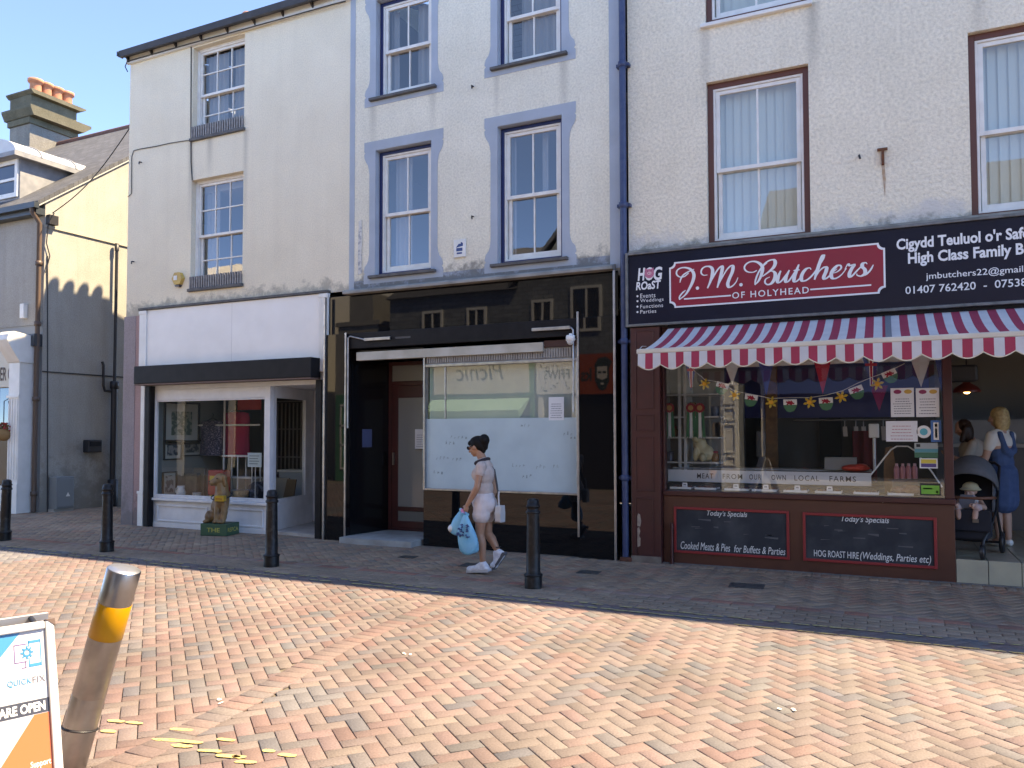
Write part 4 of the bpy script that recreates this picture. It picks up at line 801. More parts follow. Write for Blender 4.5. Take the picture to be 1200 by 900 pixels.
# blue downpipe at the party line
t = thing('blue_downpipe', 'navy blue downpipe between the white building and the butcher', 'downpipe', (XM1 + .02, -.09, 0)); xp = XM1 + .015
b = MB(); b.tube([(xp, -.09, 0.0), (xp, -.09, HI - .2)], .045, 14); b.build('pipe', mat('navy_pipe_paint', (.018, .042, .12), .45, col2=(.04, .065, .14), vs=12), t)
for py in (75, 240, 400, 560):
    z = W(733, py, -.09)[1]; b = MB(); b.lathe([(.047, z - .04), (.06, z - .035), (.06, z + .035), (.047, z + .04)], (xp, -.09, 0), 16); b.box(xp - .09, xp + .09, -.085, -.003, z - .02, z + .02); b.build('collar', mat('navy_pipe_paint', (0, 0, 0)), t)
b = MB(); b.box(xp - .06, xp + .1, -.16, -.05, 0, .06); tag(b.build('rusty_bracket', mat('rusty_iron', (.14, .045, .025), .9, col2=(.08, .03, .02), vs=20), None, bevel=.01), 'lump of rusty iron at the foot of the downpipe', 'scrap')
# ------------------------------------------------------------------ building 3: pinkish roughcast over the butcher's shop
XR0, XR1 = -3.05, 9.5
br_ = thing('butcher_building', 'pinkish roughcast building over the butcher with brown framed windows and vertical blinds', 'building', (0.5, 0, 0))
SY = -.15                                                          # face of the signboard
zsT = W(967, 278)[1]; zsB = 3.085
m_wr = wall_mat('pink_roughcast', (0.90, 0.815, 0.665), (0.83, 0.75, 0.605), dirt_z=(4.0, 4.28), dirt_col=(0.25, 0.24, 0.20), pale_z=(4.05, 4.55), bump=1.0, bs=27, streak=0.08, pit=.80, drips=((-2.12, -1.9, 6.9, 1.2), (-.85, -.6, 6.9, 1.5), (.9, 1.15, 6.9, 1.3)))
oA = RC(827.4, 97, 950.2, 276); oA = (oA[0], oA[1], oA[2], oA[3]); wA = oA[1] - oA[0]
xB = W(1136.5, 150)[0]; oB = (xB, xB + wA, oA[2], oA[3])
zC = W(886, 16)[1]; oC = (oA[0], oA[1], zC, zC + 1.75); oD = (oB[0], oB[1], zC, zC + 1.75)
b = MB(); wall_front(b, XR0, XR1, 3.1, 9.0, [oA, oB, oC, oD]); wall_front(b, 4.92, XR1, -.1, 3.1, []); b.build('wall', m_wr, br_)
shell(br_, XR0 + .002, XR1, .27, 8, 0, 9.0, (3.12, 6.2), m_room)
gable_roof(br_, XR0, XR1, 0, 8, 8.88, R(33), m_slate, over=.2)
b = MB(); b.box(XR0, XR1, -.14, -.003, 8.8, 8.97); b.build('gutter', m_gut, br_)
for op in (oA, oB, oC, oD):
    sash_window(br_, op, .07 if op[2] < 6 else .05, m_brown_frame, .07, 2, 1, 1, split=.46, sill=(.06, .06, .05, m_sash) if op[2] > 6 else None, st=.05, bar=.026, blind=True)
# rusty stub and its stain
x, z = W(1034, 176); b = MB(); b.box(x - .055, x + .055, -.03, -.002, z - .01, z + .02); b.box(x - .012, x + .02, -.05, -.002, z - .18, z - .011); tag(b.build('iron_stub', mat('rusty_iron2', (.20, .07, .03), .9, col2=(.12, .05, .03), vs=20), None, bevel=.004), 'rusty iron stub set in the pink roughcast wall', 'bracket')
b = MB(); b.prism([(x - .012, z - .182), (x + .022, z - .182), (x + .03, z - .35), (x + .018, z - .55), (x + .006, z - .42), (x - .004, z - .3)], -.0045, -.001); b.build('rust_stain', mat('rust_stain', (.42, .27, .16), .95, col2=(.52, .42, .34), vs=14), br_)
# signboard
m_signnavy = mat('navy_signboard', (.005, .007, .020), .3, col2=(.007, .010, .026), vs=3, spec=.25)
xs0 = W(736, 340, SY)[0]; xs1 = 4.3
sg = thing('shop_sign', 'long navy butcher signboard with red name panel and white lettering', 'sign', ((xs0 + xs1) / 2, SY, zsB))
b = MB(); b.box(xs0, xs1, SY + .004, -.004, zsB, zsT - .02); b.build('board', m_signnavy, sg)
b = MB(); b.ring(xs0 - .03, xs1 + .03, SY - .025, -.003, zsB - .035, zsT + .015, .034); b.build('frame', mat('sign_aluminium', (.20, .20, .20), .5, .3, col2=(.12, .125, .12), vs=8), sg, bevel=.004)
b = MB(); b.box(xs0, xs1, -.12, -.003, zsT + .016, zsT + .05); b.build('flashing', mat('mossy_flashing', (.20, .20, .18), .9, col2=(.33, .32, .29), vs=6), sg)
m_red = mat('sign_red', (.33, .012, .035), .3, col2=(.30, .015, .035), vs=2); m_let = mat('sign_white', (.80, .80, .80), .5)
px0 = W(784.5, 335, SY)[0]; px1 = W(1037.5, 310, SY)[0]; pz1 = W(910, 296, SY)[1]; pz0 = W(910, 352.5, SY)[1]
def notched(x0, x1, z0, z1, r):
    P = []
    for cx_, cz_, a0 in ((x0, z0, 90), (x1, z0, 180), (x1, z1, 270), (x0, z1, 0)):
        q = [(cx_ + r * math.cos(R(a0 - 90 * k / 5)), cz_ + r * math.sin(R(a0 - 90 * k / 5))) for k in range(6)]; P += q
    return P
b = MB(); b.prism(notched(px0, px1, pz0, pz1, .065), SY - .004, SY + .003); pn = b.build('name_panel', m_red, sg)
def outline(mb, P, w, y0, y1):
    n = len(P); c = np.mean(P, 0); Q = [(c[0] + (p[0] - c[0]) * (1 - w / abs(p[0] - c[0]) if abs(p[0] - c[0]) > .05 else 1), c[1] + (p[1] - c[1]) * (1 - w / abs(p[1] - c[1]) if abs(p[1] - c[1]) > .05 else 1)) for p in P]
    for i in range(n):
        j = (i + 1) % n; mb.prism([P[i], P[j], Q[j], Q[i]], y0, y1)
b = MB(); outline(b, notched(px0, px1, pz0, pz1, .065), .02, SY - .0065, SY - .0042); b.build('outline', m_let, pn)
# hand-drawn script: pen strokes on the sign plane, thick on the down strokes
def stroke(mb, pts, wmin, wmax, Y, n=7):
    P = [np.array(W(p[0], p[1], Y)) for p in spline(pts, n)]; k = len(P); L = []; Rr = []
    for i in range(k):
        t = P[min(i + 1, k - 1)] - P[max(i - 1, 0)]; t = t / (np.linalg.norm(t) + 1e-9); nn = np.array([-t[1], t[0]])
        down = abs(t[1]) if (t[1] < 0) else abs(t[1]) * .25; fade = min(1, 2.5 * min(i, k - 1 - i) / k + .45); w = (wmin + (wmax - wmin) * down ** 1.3) * fade / 2
        L.append(P[i] + nn * w); Rr.append(P[i] - nn * w)
    vs = [(q[0], Y, q[1]) for q in L] + [(q[0], Y, q[1]) for q in Rr]; mb.add(vs, [(i, i + k, i + k + 1, i + 1) for i in range(k - 1)])
def T(ox, oy, pts): return [(ox + p[0] / 10, oy + p[1] / 10) for p in pts]
b = MB(); YS = SY - .0075; A = (780, 290); B = (880, 280); Cc = (940, 275)
J = dict(wmin=.017, wmax=.042)
strokes = [
    T(*A, [(168, 412), (178, 370), (205, 325), (255, 290), (335, 253)]),                                             # J cross stroke
    T(*A, [(270, 300), (215, 342), (165, 345), (130, 315), (135, 270), (180, 240), (245, 238), (300, 262), (330, 310), (325, 375), (290, 460), (235, 550), (160, 612)]),
    T(*A, [(160, 612), (165, 575), (195, 535), (235, 500)]),
    T(*A, [(490, 322), (445, 325), (418, 300), (425, 255), (465, 225), (520, 225), (550, 260), (545, 330), (520, 410), (490, 478)]),   # M
    T(*A, [(495, 470), (540, 380), (600, 275), (645, 225), (665, 230), (655, 300), (630, 390), (605, 472)]),
    T(*A, [(608, 465), (660, 360), (715, 265), (765, 215), (790, 225), (780, 290), (745, 370), (728, 430), (745, 466), (785, 450), (825, 405), (848, 352)]),
    T(*A, [(1070, 268), (1025, 290), (960, 285), (925, 250), (935, 205), (985, 170), (1050, 165), (1105, 190), (1135, 235), (1125, 310), (1090, 390), (1045, 438)]),  # B
    T(*A, [(1045, 438), (1055, 380), (1085, 300), (1130, 230), (1190, 180)]),
    T(*B, [(110, 370), (150, 300), (210, 255), (265, 245), (285, 275), (270, 325), (225, 372), (135, 440)]),
    T(*B, [(200, 385), (255, 378), (285, 410), (275, 470), (240, 520), (195, 535), (165, 510), (175, 470), (222, 445)]),
    T(*B, [(350, 372), (325, 430), (310, 490), (325, 512), (360, 490), (405, 430), (450, 365)]),                      # u
    T(*B, [(450, 365), (420, 430), (405, 480), (415, 505), (445, 490), (485, 435), (525, 370), (560, 298)]),
    T(*B, [(562, 298), (535, 370), (510, 440), (505, 490), (525, 500), (560, 475), (600, 420)]),                      # t
    T(*B, [(498, 372), (535, 365), (572, 362)]),
    T(*B, [(705, 360), (690, 340), (650, 350), (610, 395), (590, 450), (600, 490), (640, 488), (690, 455), (745, 395), (800, 310), (850, 235), (868, 185)]),     # c
    T(*B, [(868, 185), (840, 200), (810, 270), (780, 360), (745, 478)]),                                             # h
    T(*B, [(755, 455), (800, 380), (850, 335), (885, 335), (880, 380), (855, 440), (860, 468), (895, 455), (950, 400), (1010, 350)]),
    T(*B, [(950, 405), (1010, 385), (1055, 345), (1050, 312), (1010, 315), (960, 365), (940, 420), (955, 460), (1000, 460), (1060, 420), (1120, 345)]),          # e
    T(*Cc, [(500, 410), (535, 345), (560, 362), (608, 352), (580, 400), (555, 455), (560, 495), (590, 480), (640, 425), (700, 365), (735, 328)]),                # r
    T(*Cc, [(762, 345), (745, 328), (710, 340), (705, 375), (735, 410), (735, 455), (690, 485), (645, 475), (640, 455)]),                                         # s
    T(*Cc, [(690, 485), (750, 465), (800, 415), (835, 352)])]
for s in strokes: stroke(b, s, **J, Y=YS); YS -= .00012
for px, py in ((817.3, 337.6), (868.3, 333.6)):
    x, z = W(px, py, YS); b.prism([(x + .021 * math.cos(2 * math.pi * k / 14), z + .021 * math.sin(2 * math.pi * k / 14)) for k in range(14)], YS - .001, SY - .0042)
b.build('script_lettering', m_let, pn)
b = MB(); Yt = SY - .0068
def tw(px0_, py0_, px1_, py1_, s, **k): x0, x1, z0, z1 = RC(px0_, py0_, px1_, py1_, Yt); put_text(b, s, x0, x1, z0, z1, Yt, **k)
tw(858, 342.6, 948, 343.6, 'OF HOLYHEAD', bold=.012, sp=1.25); b.build('caption_lettering', m_let, pn)
for p, q in (((801.5, 350.4), (856.5, 346.9)), ((949.5, 339.3), (1021, 333.8))):
    a0 = W(*p, Yt); a1 = W(*q, Yt); b = MB(); b.box(a0[0], a1[0], Yt - .001, SY - .0042, a0[1] - .009, a0[1] + .009); b.build('rule_line', m_let, pn)
b = MB(); Yt = SY + .001
tw(747.2, 314.5, 756, 328.5, 'H', bold=.04, shear=.15); tw(765.5, 313, 776.2, 328, 'G', bold=.03, shear=.12); tw(755.8, 313.6, 766.3, 328.2, 'O', bold=.02, shear=.1); b.build('hog_lettering', m_let, sg)
b = MB(); tw(745.2, 330.6, 774.5, 338, 'ROaST', bold=.03, shear=.12); b.build('roast_lettering', m_let, sg)
for s, y0, y1, xe in (('Events', 344.3, 348.3, 768), ('Weddings', 350.6, 353.6, 777.6), ('Functions', 357.3, 359.7, 777), ('Parties', 363.4, 366.4, 769)):
    b = MB(); tw(750.3, y0, xe, y1, s, sp=1.1); x, z = W(747, (y0 + y1) / 2 + .8, Yt); b.prism([(x + .013 * math.cos(2 * math.pi * k / 12), z + .013 * math.sin(2 * math.pi * k / 12)) for k in range(12)], Yt - .0012, SY + .0035); b.build('service_lettering', m_let, sg)
x, z = W(761, 320.6, Yt); m_pink = mat('pig_pink', (.55, .16, .25), .5); b = MB()
def disc(mb, x, z, rx, rz, Y0, Y1, n=20): mb.prism([(x + rx * math.cos(2 * math.pi * k / n), z + rz * math.sin(2 * math.pi * k / n)) for k in range(n)], Y0, Y1)
disc(b, x, z, .062, .06, SY - .003, SY + .0005); b.prism([(x - .058, z + .03), (x - .02, z + .055), (x - .055, z + .075)], SY - .0032, SY - .0031); b.prism([(x + .02, z + .055), (x + .06, z + .03), (x + .055, z + .075)], SY - .0032, SY - .0031); pg = b.build('pig_emblem', m_pink, sg)
b = MB(); disc(b, x, z + .004, .028, .02, SY - .0045, SY - .0031); b.build('snout', mat('pig_pale', (.75, .45, .5), .5), pg)
b = MB(); 
for s in (-1, 1): disc(b, x + s * .010, z + .004, .005, .008, SY - .0055, SY - .0046, 8); disc(b, x + s * .024, z + .034, .007, .006, SY - .0042, SY - .0031, 8)
b.build('pig_features', mat('pig_dark', (.12, .02, .04), .5), pg)
b = MB(); z0 = W(1050, 293.2, Yt)[1]; z1 = W(1050, 279.8, Yt)[1]; x0 = W(1050.5, 287, Yt)[0]; x1 = W(1199.5, 275, Yt)[0]
put_text(b, "Cigydd Teuluol o'r Safon", x0, x1, z0 - (z1 - z0) * .28, z1, Yt, bold=.03, prefix="Cigydd Teuluol o'r Saf")
b.build('contact_lettering', m_let, sg); b = MB(); z0 = W(1064, 309.5, Yt)[1]; z1 = W(1064, 296.3, Yt)[1]; x0 = W(1064, 303, Yt)[0]; x1 = W(1200, 293, Yt)[0]
put_text(b, 'High Class Family Butchers', x0, x1, z0 - (z1 - z0) * .28, z1, Yt, bold=.03, prefix='High Class Family B')
b.build('contact_lettering', m_let, sg); b = MB(); z0 = W(1086, 327.2, Yt)[1]; z1 = W(1086, 319.5, Yt)[1]; x0 = W(1085, 323, Yt)[0]; x1 = W(1199, 315, Yt)[0]
put_text(b, 'jmbutchers22@gmail.com', x0, x1, z0 - (z1 - z0) * .3, z1, Yt, bold=.006, prefix='jmbutchers22@gmail')
b.build('contact_lettering', m_let, sg); b = MB(); z0 = W(1062, 344.8, Yt)[1]; z1 = W(1062, 335.8, Yt)[1]; x0 = W(1061, 340, Yt)[0]; x1 = W(1195, 331, Yt)[0]
put_text(b, '01407 762420  -  07538', x0, x1, z0, z1, Yt, bold=.008, prefix='01407 762420  -  0753')
b.build('contact_lettering', m_let, sg)

# striped awning with a scalloped valance
AWY = -1.45; awl = W(748.5, 414, AWY)[0]; awr = 3.9; azf = W(1040, 398.5, AWY)[1]; azt = 3.03
aw = thing('striped_awning', 'red and white striped awning with scalloped edge over the butcher window', 'awning', ((awl + awr) / 2, -.7, azf))
m_ar = mat('awning_red', (.52, .055, .11), .8, col2=(.47, .055, .10), vs=5); m_aw = mat('awning_white', (.74, .75, .77), .8, col2=(.66, .67, .70), vs=5)
for m_ in (m_ar, m_aw):                                            # thin cloth lets some daylight through
    nt = m_.node_tree; p = _pr(m_); tr = nt.nodes.new('ShaderNodeBsdfTranslucent'); mx = nt.nodes.new('ShaderNodeMixShader'); mx.inputs[0].default_value = .3
    src = p.inputs['Base Color'].links[0].from_socket; nt.links.new(src, tr.inputs[0]); nt.links.new(p.outputs[0], mx.inputs[1]); nt.links.new(tr.outputs[0], mx.inputs[2]); nt.links.new(mx.outputs[0], nt.nodes['Material Output'].inputs[0])
sw_ = 0.0857; ns = int((awr - awl) / sw_); b = MB(); v = MB(); nv = 8
def aw_pt(x, t):
    sag = -.05 * math.sin(math.pi * t) - .006 * math.sin(9 * x + 4 * t) * math.sin(math.pi * t); return (x, -.06 + (AWY + .06) * t, azt + (azf - azt) * t + sag)
for i in range(ns):
    xa, xb = awl + i * sw_, awl + (i + 1) * sw_; vs = []
    for k in range(nv + 1): vs += [aw_pt(xa, k / nv), aw_pt(xb, k / nv)]
    b.add(vs, [(2 * k, 2 * k + 2, 2 * k + 3, 2 * k + 1) for k in range(nv)], i % 2, True)
    vs = []; q = 6; rip = lambda x: .012 * math.sin(11 * x) 
    for k in range(q + 1):
        x = xa + (xb - xa) * k / q; sc_ = abs(math.sin(math.pi * (x - awl) / (3 * sw_)))
        vs += [(x, AWY - .035, azf - .028), (x, AWY - .035 + rip(x), azf - .15 - .055 * sc_)]
    v.add(vs, [(2 * k, 2 * k + 1, 2 * k + 3, 2 * k + 2) for k in range(q)], i % 2)
b.build('canopy', [m_aw, m_ar], aw); v.build('valance', [m_aw, m_ar], aw)
b = MB()
for i in range(ns * 6):
    x = awl + i * sw_ / 6; x2 = x + sw_ / 6; f_ = lambda x: azf - .15 - .055 * abs(math.sin(math.pi * (x - awl) / (3 * sw_))); rip = lambda x: .012 * math.sin(11 * x)
    b.add([(x, AWY - .037 + rip(x), f_(x)), (x2, AWY - .037 + rip(x2), f_(x2)), (x2, AWY - .037 + rip(x2), f_(x2) - .012), (x, AWY - .037 + rip(x), f_(x) - .012)], [(0, 1, 2, 3)])
b.build('valance_piping', mat('cream_piping', (.62, .55, .42), .8), aw)
b = MB(); b.box(awl - .02, awr, AWY - .03, AWY + .03, azf - .028, azf + .028); b.build('front_bar', mat('cream_bar', (.62, .58, .50), .5, col2=(.55, .50, .42), vs=4), aw, bevel=.012)
b = MB(); xm = W(1041, 385, -.7)[0]; 
for s in range(nv): 
    p, q = aw_pt(xm, s / nv), aw_pt(xm, (s + 1) / nv); b.add([(p[0] - .03, p[1], p[2] + .006), (p[0] + .03, p[1], p[2] + .006), (q[0] + .03, q[1], q[2] + .006), (q[0] - .03, q[1], q[2] + .006)], [(0, 1, 2, 3)])
b.build('seam_strip', mat('seam_grey', (.16, .18, .21), .7), aw)
b = MB(); b.tube([(awl + .3, -.06, azt - .3), (awl + .5, -.75, azf - .05), (awl + .06, AWY + .02, azf)], .02, 8); b.tube([(1.6, -.06, azt - .3), (1.3, -.75, azf - .05), (1.6, AWY + .02, azf)], .02, 8); b.box(awl, awr, -.12, -.02, azt - .05, azt + .02); b.build('folding_arm', m_black, aw)
b = MB(); b.tube([(awl - .01, AWY + .0, azf), (awl - .07, AWY + .2, azf + .02), (awl - .22, AWY + .9, azf + .16), (awl - .28, -.16, azf + .2)], .006, 6); tag(b.build('awning_cord', m_white), 'thin white cord from the awning corner to the blue downpipe', 'cord')

# shop front: maroon pilaster, brown stall riser, window frame, tiled step
bs = MB(); PX0 = W(739.5, 520, -.14)[0]; PX1 = W(773.5, 520, -.14)[0]
bs.box(PX0, PX1, -.13, -.004, -.02, 3.04)
pl = bs.build('shop_pilaster', m_maroon, br_, bevel=.004)
for py0, py1 in ((388, 414), (428, 478), (486, 504), (512, 575), (583, 652)):
    x0, x1, z0, z1 = RC(744.5, py0, 766.5, py1 + 1, -.135); b = MB(); b.ring(x0, x1, -.142, -.1302, z0, z1, .014); b.build('panel_moulding', m_maroon, pl, bevel=.003)
x0, z0 = W(747, 641, -.135); b = MB()
for pts in ([(0, 0), (.05, .02), (.055, .14), (.03, .18), (.05, .26), (.03, .32), (.0, .30)], [(.0, .34), (.05, .33), (.07, .42), (.05, .52), (.02, .54), (0, .5)]): b.prism([(x0 + p[0] * .75, z0 + p[1] * .8) for p in pts], -.1335, -.1302)
b.build('paint_chips', mat('chipped_plaster', (.40, .33, .27), .9, col2=(.28, .2, .16), vs=16), pl)
b = MB(); xx0 = W(745, 650, -.14)[0]; b.box(PX0 - .005, PX1 + .005, -.15, -.1302, -.02, .09); b.build('plinth', mat('worn_plinth', (.12, .085, .07), .8, col2=(.2, .16, .13), vs=7), pl)
wz = W(945, 579.5)[1]; WA = W(779.5, 520)[0]; WB = W(1106, 520)[0]; WPB = W(1117, 520)[0]
b = MB(); b.box(PX1 + .003, WPB, -.004, .10, -.03, wz - .065); sr3 = b.build('stall_riser', m_brown, br_, bevel=.004)
b = MB(); b.box(PX1 + .003, WPB + .015, -.04, .12, wz - .063, wz); b.build('window_sill', m_maroon, br_, bevel=.008)
b = MB(); b.box(PX1 + .003, WA, -.02, .10, wz + .002, 3.04); b.box(WB, WPB, -.025, .10, wz + .002, 3.04); b.box(WA, WB, .0, .09, 2.66, 3.04); b.box(WPB, 4.9, .0, .12, 2.72, 3.04); fr3 = b.build('window_frame', m_maroon, br_, bevel=.005)
b = MB(); b.add([(WA, .04, wz), (WB, .04, wz), (WB, .04, 2.66), (WA, .04, 2.66)], [(0, 1, 2, 3)]); b.build('glass_pane', m_shopglass, fr3)
b = MB(); zt0 = .268
m_tile = mat('cream_step_tile', (.44, .40, .29), .35, col2=(.36, .33, .25), vs=3.5); m_grout = mat('dark_grout', (.10, .09, .08), .9)
b.box(WPB + .003, 4.9, .012, 5.5, -.03, zt0 - .012)
st3 = b.build('entrance_step', m_grout, br_)
b = MB(); tw_ = .31
for i in range(13):
    x0 = WPB + .004 + i * tw_
    b.box(x0, x0 + tw_ - .008, .0, .0118, .012, zt0 - .008)
    for j in range(14): b.box(x0, x0 + tw_ - .008, .0 + j * tw_, (j + 1) * tw_ - .008, zt0 - .0118, zt0)
b.build('step_tiles', m_tile, st3, bevel=.003)
b = MB(); b.box(WPB, 4.9, -.05, -.002, -.02, .014); b.box(PX1, WPB - .002, -.05, -.006, -.02, .012); b.build('base_kerb', mat('base_kerb', (.14, .135, .13), .9, col2=(.2, .19, .18), vs=10), br_)
b = MB(); b.tube([(PX1 + .12, -.06, 0), (PX1 + .12, -.06, .52)], .022, 8); b.box(PX1 + .1, PX1 + .14, -.06, .0, .44, .48); tag(b.build('boot_pipe', m_maroon), 'short maroon pipe beside the first chalkboard', 'pipe')
b = MB()
for px in (1034.5, 1061): x, z = W(px, 588, -.006); disc(b, x, z, .012, .012, -.012, -.0042, 10)
b.build('screw_caps', m_white, sr3)

# chalkboards
m_cb = mat('chalkboard_slate', (.020, .023, .030), .75, col2=(.075, .078, .085), vs=3.2, contrast=(.45, .95)); m_rf = mat('red_board_frame', (.30, .022, .025), .45); m_chalk = mat('chalk_white', (.72, .72, .70), .9)
def chalkboard(px0, py0, px1, py1, lab, lines):
    x0, x1, z0, z1 = RC(px0, py0, px1, py1, -.02); t = thing('chalkboard', lab, 'chalkboard', ((x0 + x1) / 2, -.02, z0), group='chalkboards under the butcher window')
    b = MB(); b.ring(x0, x1, -.03, -.0045, z0, z1, .032); b.build('frame', m_rf, t, bevel=.004)
    b = MB(); b.box(x0 + .032, x1 - .032, -.014, -.0045, z0 + .032, z1 - .032); bo = b.build('board', m_cb, t)
    for s, u0, u1, v0, v1, kw in lines:
        b = MB(); put_text(b, s, x0 + (x1 - x0) * u0, x0 + (x1 - x0) * u1, z0 + (z1 - z0) * v0, z0 + (z1 - z0) * v1, -.0152, **kw); b.build('chalk_writing', m_chalk, t)
    b = MB(); rr = random.Random(len(lab))
    for k in range(9):
        xx = x0 + (x1 - x0) * rr.uniform(.1, .85); zz = z0 + (z1 - z0) * rr.uniform(.35, .75); l = rr.uniform(.04, .16); b.add([(xx, -.0147, zz), (xx + l, -.0147, zz + rr.uniform(-.02, .02)), (xx + l, -.0147, zz + .012), (xx, -.0147, zz + .01)], [(0, 1, 2, 3)])
    b.build('chalk_smears', mat('chalk_smear', (.10, .10, .105), .9), t)
chalkboard(789.5, 593.5, 925.5, 656, 'chalkboard with cooked meats and pies written along its bottom', [("Today's Specials", .30, .65, .80, .95, dict(shear=.25, bold=.004)), ('Cooked Meats & Pies', .06, .50, .085, .25, dict(shear=.22)), ('for Buffets & Parties', .535, .965, .085, .235, dict(shear=.22))])
chalkboard(940.5, 600.2, 1099, 667, 'chalkboard with hog roast hire written along its bottom', [("Today's Specials", .30, .66, .81, .965, dict(shear=.25, bold=.006)), ('HOG ROAST HIRE', .085, .43, .10, .235, dict(bold=.004)), ('(Weddings, Parties etc)', .44, .955, .06, .25, dict(shear=.22, bold=.004))])
# ------------------------------------------------------------------ inside the butcher's
b = MB(); b.box(XR0 + .05, 5.1, 5.45, 5.5, .0, 3.1); b.box(XR0 + .03, XR0 + .07, .1, 5.45, .0, 3.1); b.build('shop_walls', mat('shop_wall_grey', (.36, .35, .33), .8), br_)
b = MB(); b.box(WA - .3, WPB + .0, .13, 5.44, .0, .05); b.build('shop_floor', mat('shop_floor', (.12, .11, .10), .5), br_)
b = MB(); b.box(WA + .9, WPB - .02, 3.0, 3.06, .05, 3.05); bw3 = b.build('back_partition', mat('partition_dark', (.07, .066, .062), .7), br_)
b = MB(); x0, x1, z0, z1 = RC(925, 462, 1108, 488, 2.9); b.box(W(842, 470, 2.9)[0], WPB - .1, 2.9, 2.99, z0 - .0, 2.72); b.build('blue_canopy_panel', mat('blue_panel', (.03, .045, .17), .5), bw3)
b = MB(); x0, x1, z0, z1 = RC(1000, 495, 1028, 560, 2.9); b.box(W(960, 500, 2.9)[0], W(985, 500, 2.9)[0], 2.93, 2.99, .1, 2.1); b.build('back_doorway', mat('black_void', (.008, .008, .008), .9), bw3)
b = MB(); b.box(W(846, 500, 2.4)[0], W(872, 500, 2.4)[0], 2.4, 2.5, .05, 2.4); b.build('pillar_reflection_slab', mat('reflection_slab_grey', (.12, .125, .13), .5), bw3)  # made-up slab where the window mirrors a white pillar; no door stands here
b = MB(); b.box(W(897, 500, 1.9)[0], W(911, 500, 1.9)[0], 1.9, 1.98, .05, 2.7); tag(b.build('wooden_post', mat('orange_wood', (.20, .095, .035), .6, col2=(.13, .06, .025), vs=10), None, bevel=.006), 'orange brown wooden post behind the butcher window', 'post')
b = MB(); b.box(WA + .3, WPB - .1, .4, .46, 2.52, 2.60); b.build('curtain_rail', m_white, br_)
# left hand shelves
t = thing('shelf_unit', 'grey shelf unit at the left end of the butcher window', 'shelves', (WA + .4, 1.0, 0)); sx0, sx1 = W(781, 500, 1.0)[0], W(846, 500, 1.0)[0]
b = MB(); b.box(sx0, sx1, 1.2, 1.23, .1, 2.6); b.build('back_panel', mat('shelf_grey', (.22, .22, .21), .7), t)
for px in (797, 803.5): b = MB(); x = W(px, 500, .85)[0]; b.box(x - .02, x + .02, .82, 1.2, .1, 2.6); b.build('upright', mat('shelf_pale', (.48, .49, .48), .5), t)
zsh = [W(815, q, .9)[1] for q in (541, 512, 488, 462)]
for z in zsh: b = MB(); b.box(sx0, sx1, .8, 1.198, z - .02, z); b.build('shelf', mat('shelf_pale', (.48, .49, .48), .5), t)
def rosette(px, py, lab):
    x, z = W(px, py, .78); t = thing('rosette', lab, 'rosette', (x, .78, z), group='prize rosettes on the butcher shelves'); b = MB()
    b.prism([(x + (.062 + .008 * (k % 2)) * math.cos(2 * math.pi * k / 28), z + (.062 + .008 * (k % 2)) * math.sin(2 * math.pi * k / 28)) for k in range(28)], .775, .79); b.build('pleats', mat('rosette_red', (.34, .02, .03), .7), t)
    b = MB(); disc(b, x, z, .035, .035, .768, .7745); b.build('centre', mat('rosette_gold', (.5, .28, .10), .6), t)
    for dx, c in ((-.035, 'g'), (.0, 'w'), (.035, 'g')):
        b = MB(); b.prism([(x + dx - .018, z - .03), (x + dx + .018, z - .03), (x + dx * 1.5 + .022, z - .42), (x + dx * 1.5, z - .39), (x + dx * 1.5 - .018, z - .42)], .778 + abs(dx) * .1, .783 + abs(dx) * .1); b.build('ribbon', mat('ribbon_green', (.03, .17, .08), .7) if c == 'g' else m_white, t)
for p, lab in (((784.5, 478), 'prize rosette alone at the far left of the shelves'), ((809.5, 478), 'prize rosette left of the closest pair on the shelves'), ((820, 478), 'prize rosette right of the closest pair on the shelves')): rosette(*p, lab)
# pig ornament
x, z = W(824, 541, .95); z = zsh[0]; t = thing('pig_ornament', 'cream sitting pig ornament on the lowest shelf', 'ornament', (x, .95, z)); b = MB()
b.ell((x + .02, .95, z + .12), (.14, .10, .12)); b.ell((x - .04, .93, z + .24), (.10, .09, .12)); b.ell((x - .06, .88, z + .33), (.08, .08, .08)); b.ell((x - .07, .80, z + .31), (.042, .05, .038)); b.ell((x - .08, .84, z + .10), (.04, .05, .10)); b.ell((x + .02, .83, z + .06), (.05, .07, .06))
for s in (-1, 1): b.cap((x - .06 + s * .05, .88, z + .38), (x - .06 + s * .085, .85, z + .45), .03, .012)
remesh(b.build('body', mat('pig_cream', (.48, .42, .26), .5), t), .014, 4)
# counter with the farm strip
CY_ = .55; zc0, zc1 = W(945, 568, CY_)[1], W(945, 553, CY_)[1]; cx0, cx1 = W(800, 556, CY_)[0], W(1021, 560, CY_)[0]
t = thing('meat_counter', 'butcher counter with the words about meat from local farms', 'counter', ((cx0 + cx1) / 2, CY_, 0)); b = MB(); b.box(cx0 - .3, WB - .05, CY_ + .02, CY_ + .9, .1, zc0 - .02); b.build('body', mat('counter_dark', (.06, .065, .07), .4), t)
b = MB(); b.box(cx0 - .2, cx1, CY_, CY_ + .018, zc0, zc1); b.build('strip', mat('counter_strip', (.62, .64, .66), .5), t); b = MB(); zz0, zz1 = zc0 + (zc1 - zc0) * .3, zc0 + (zc1 - zc0) * .72
for s, p0, p1 in (('MEAT', 817, 836), ('FROM', 847, 870), ('OUR', 878, 892), ('OWN', 904, 921), ('LOCAL', 931, 960), ('FARMS', 972, 1003)): put_text(b, s, W(p0, 558, CY_)[0], W(p1, 560, CY_)[0], zz0, zz1, CY_ - .0025, bold=.006, sp=1.2)
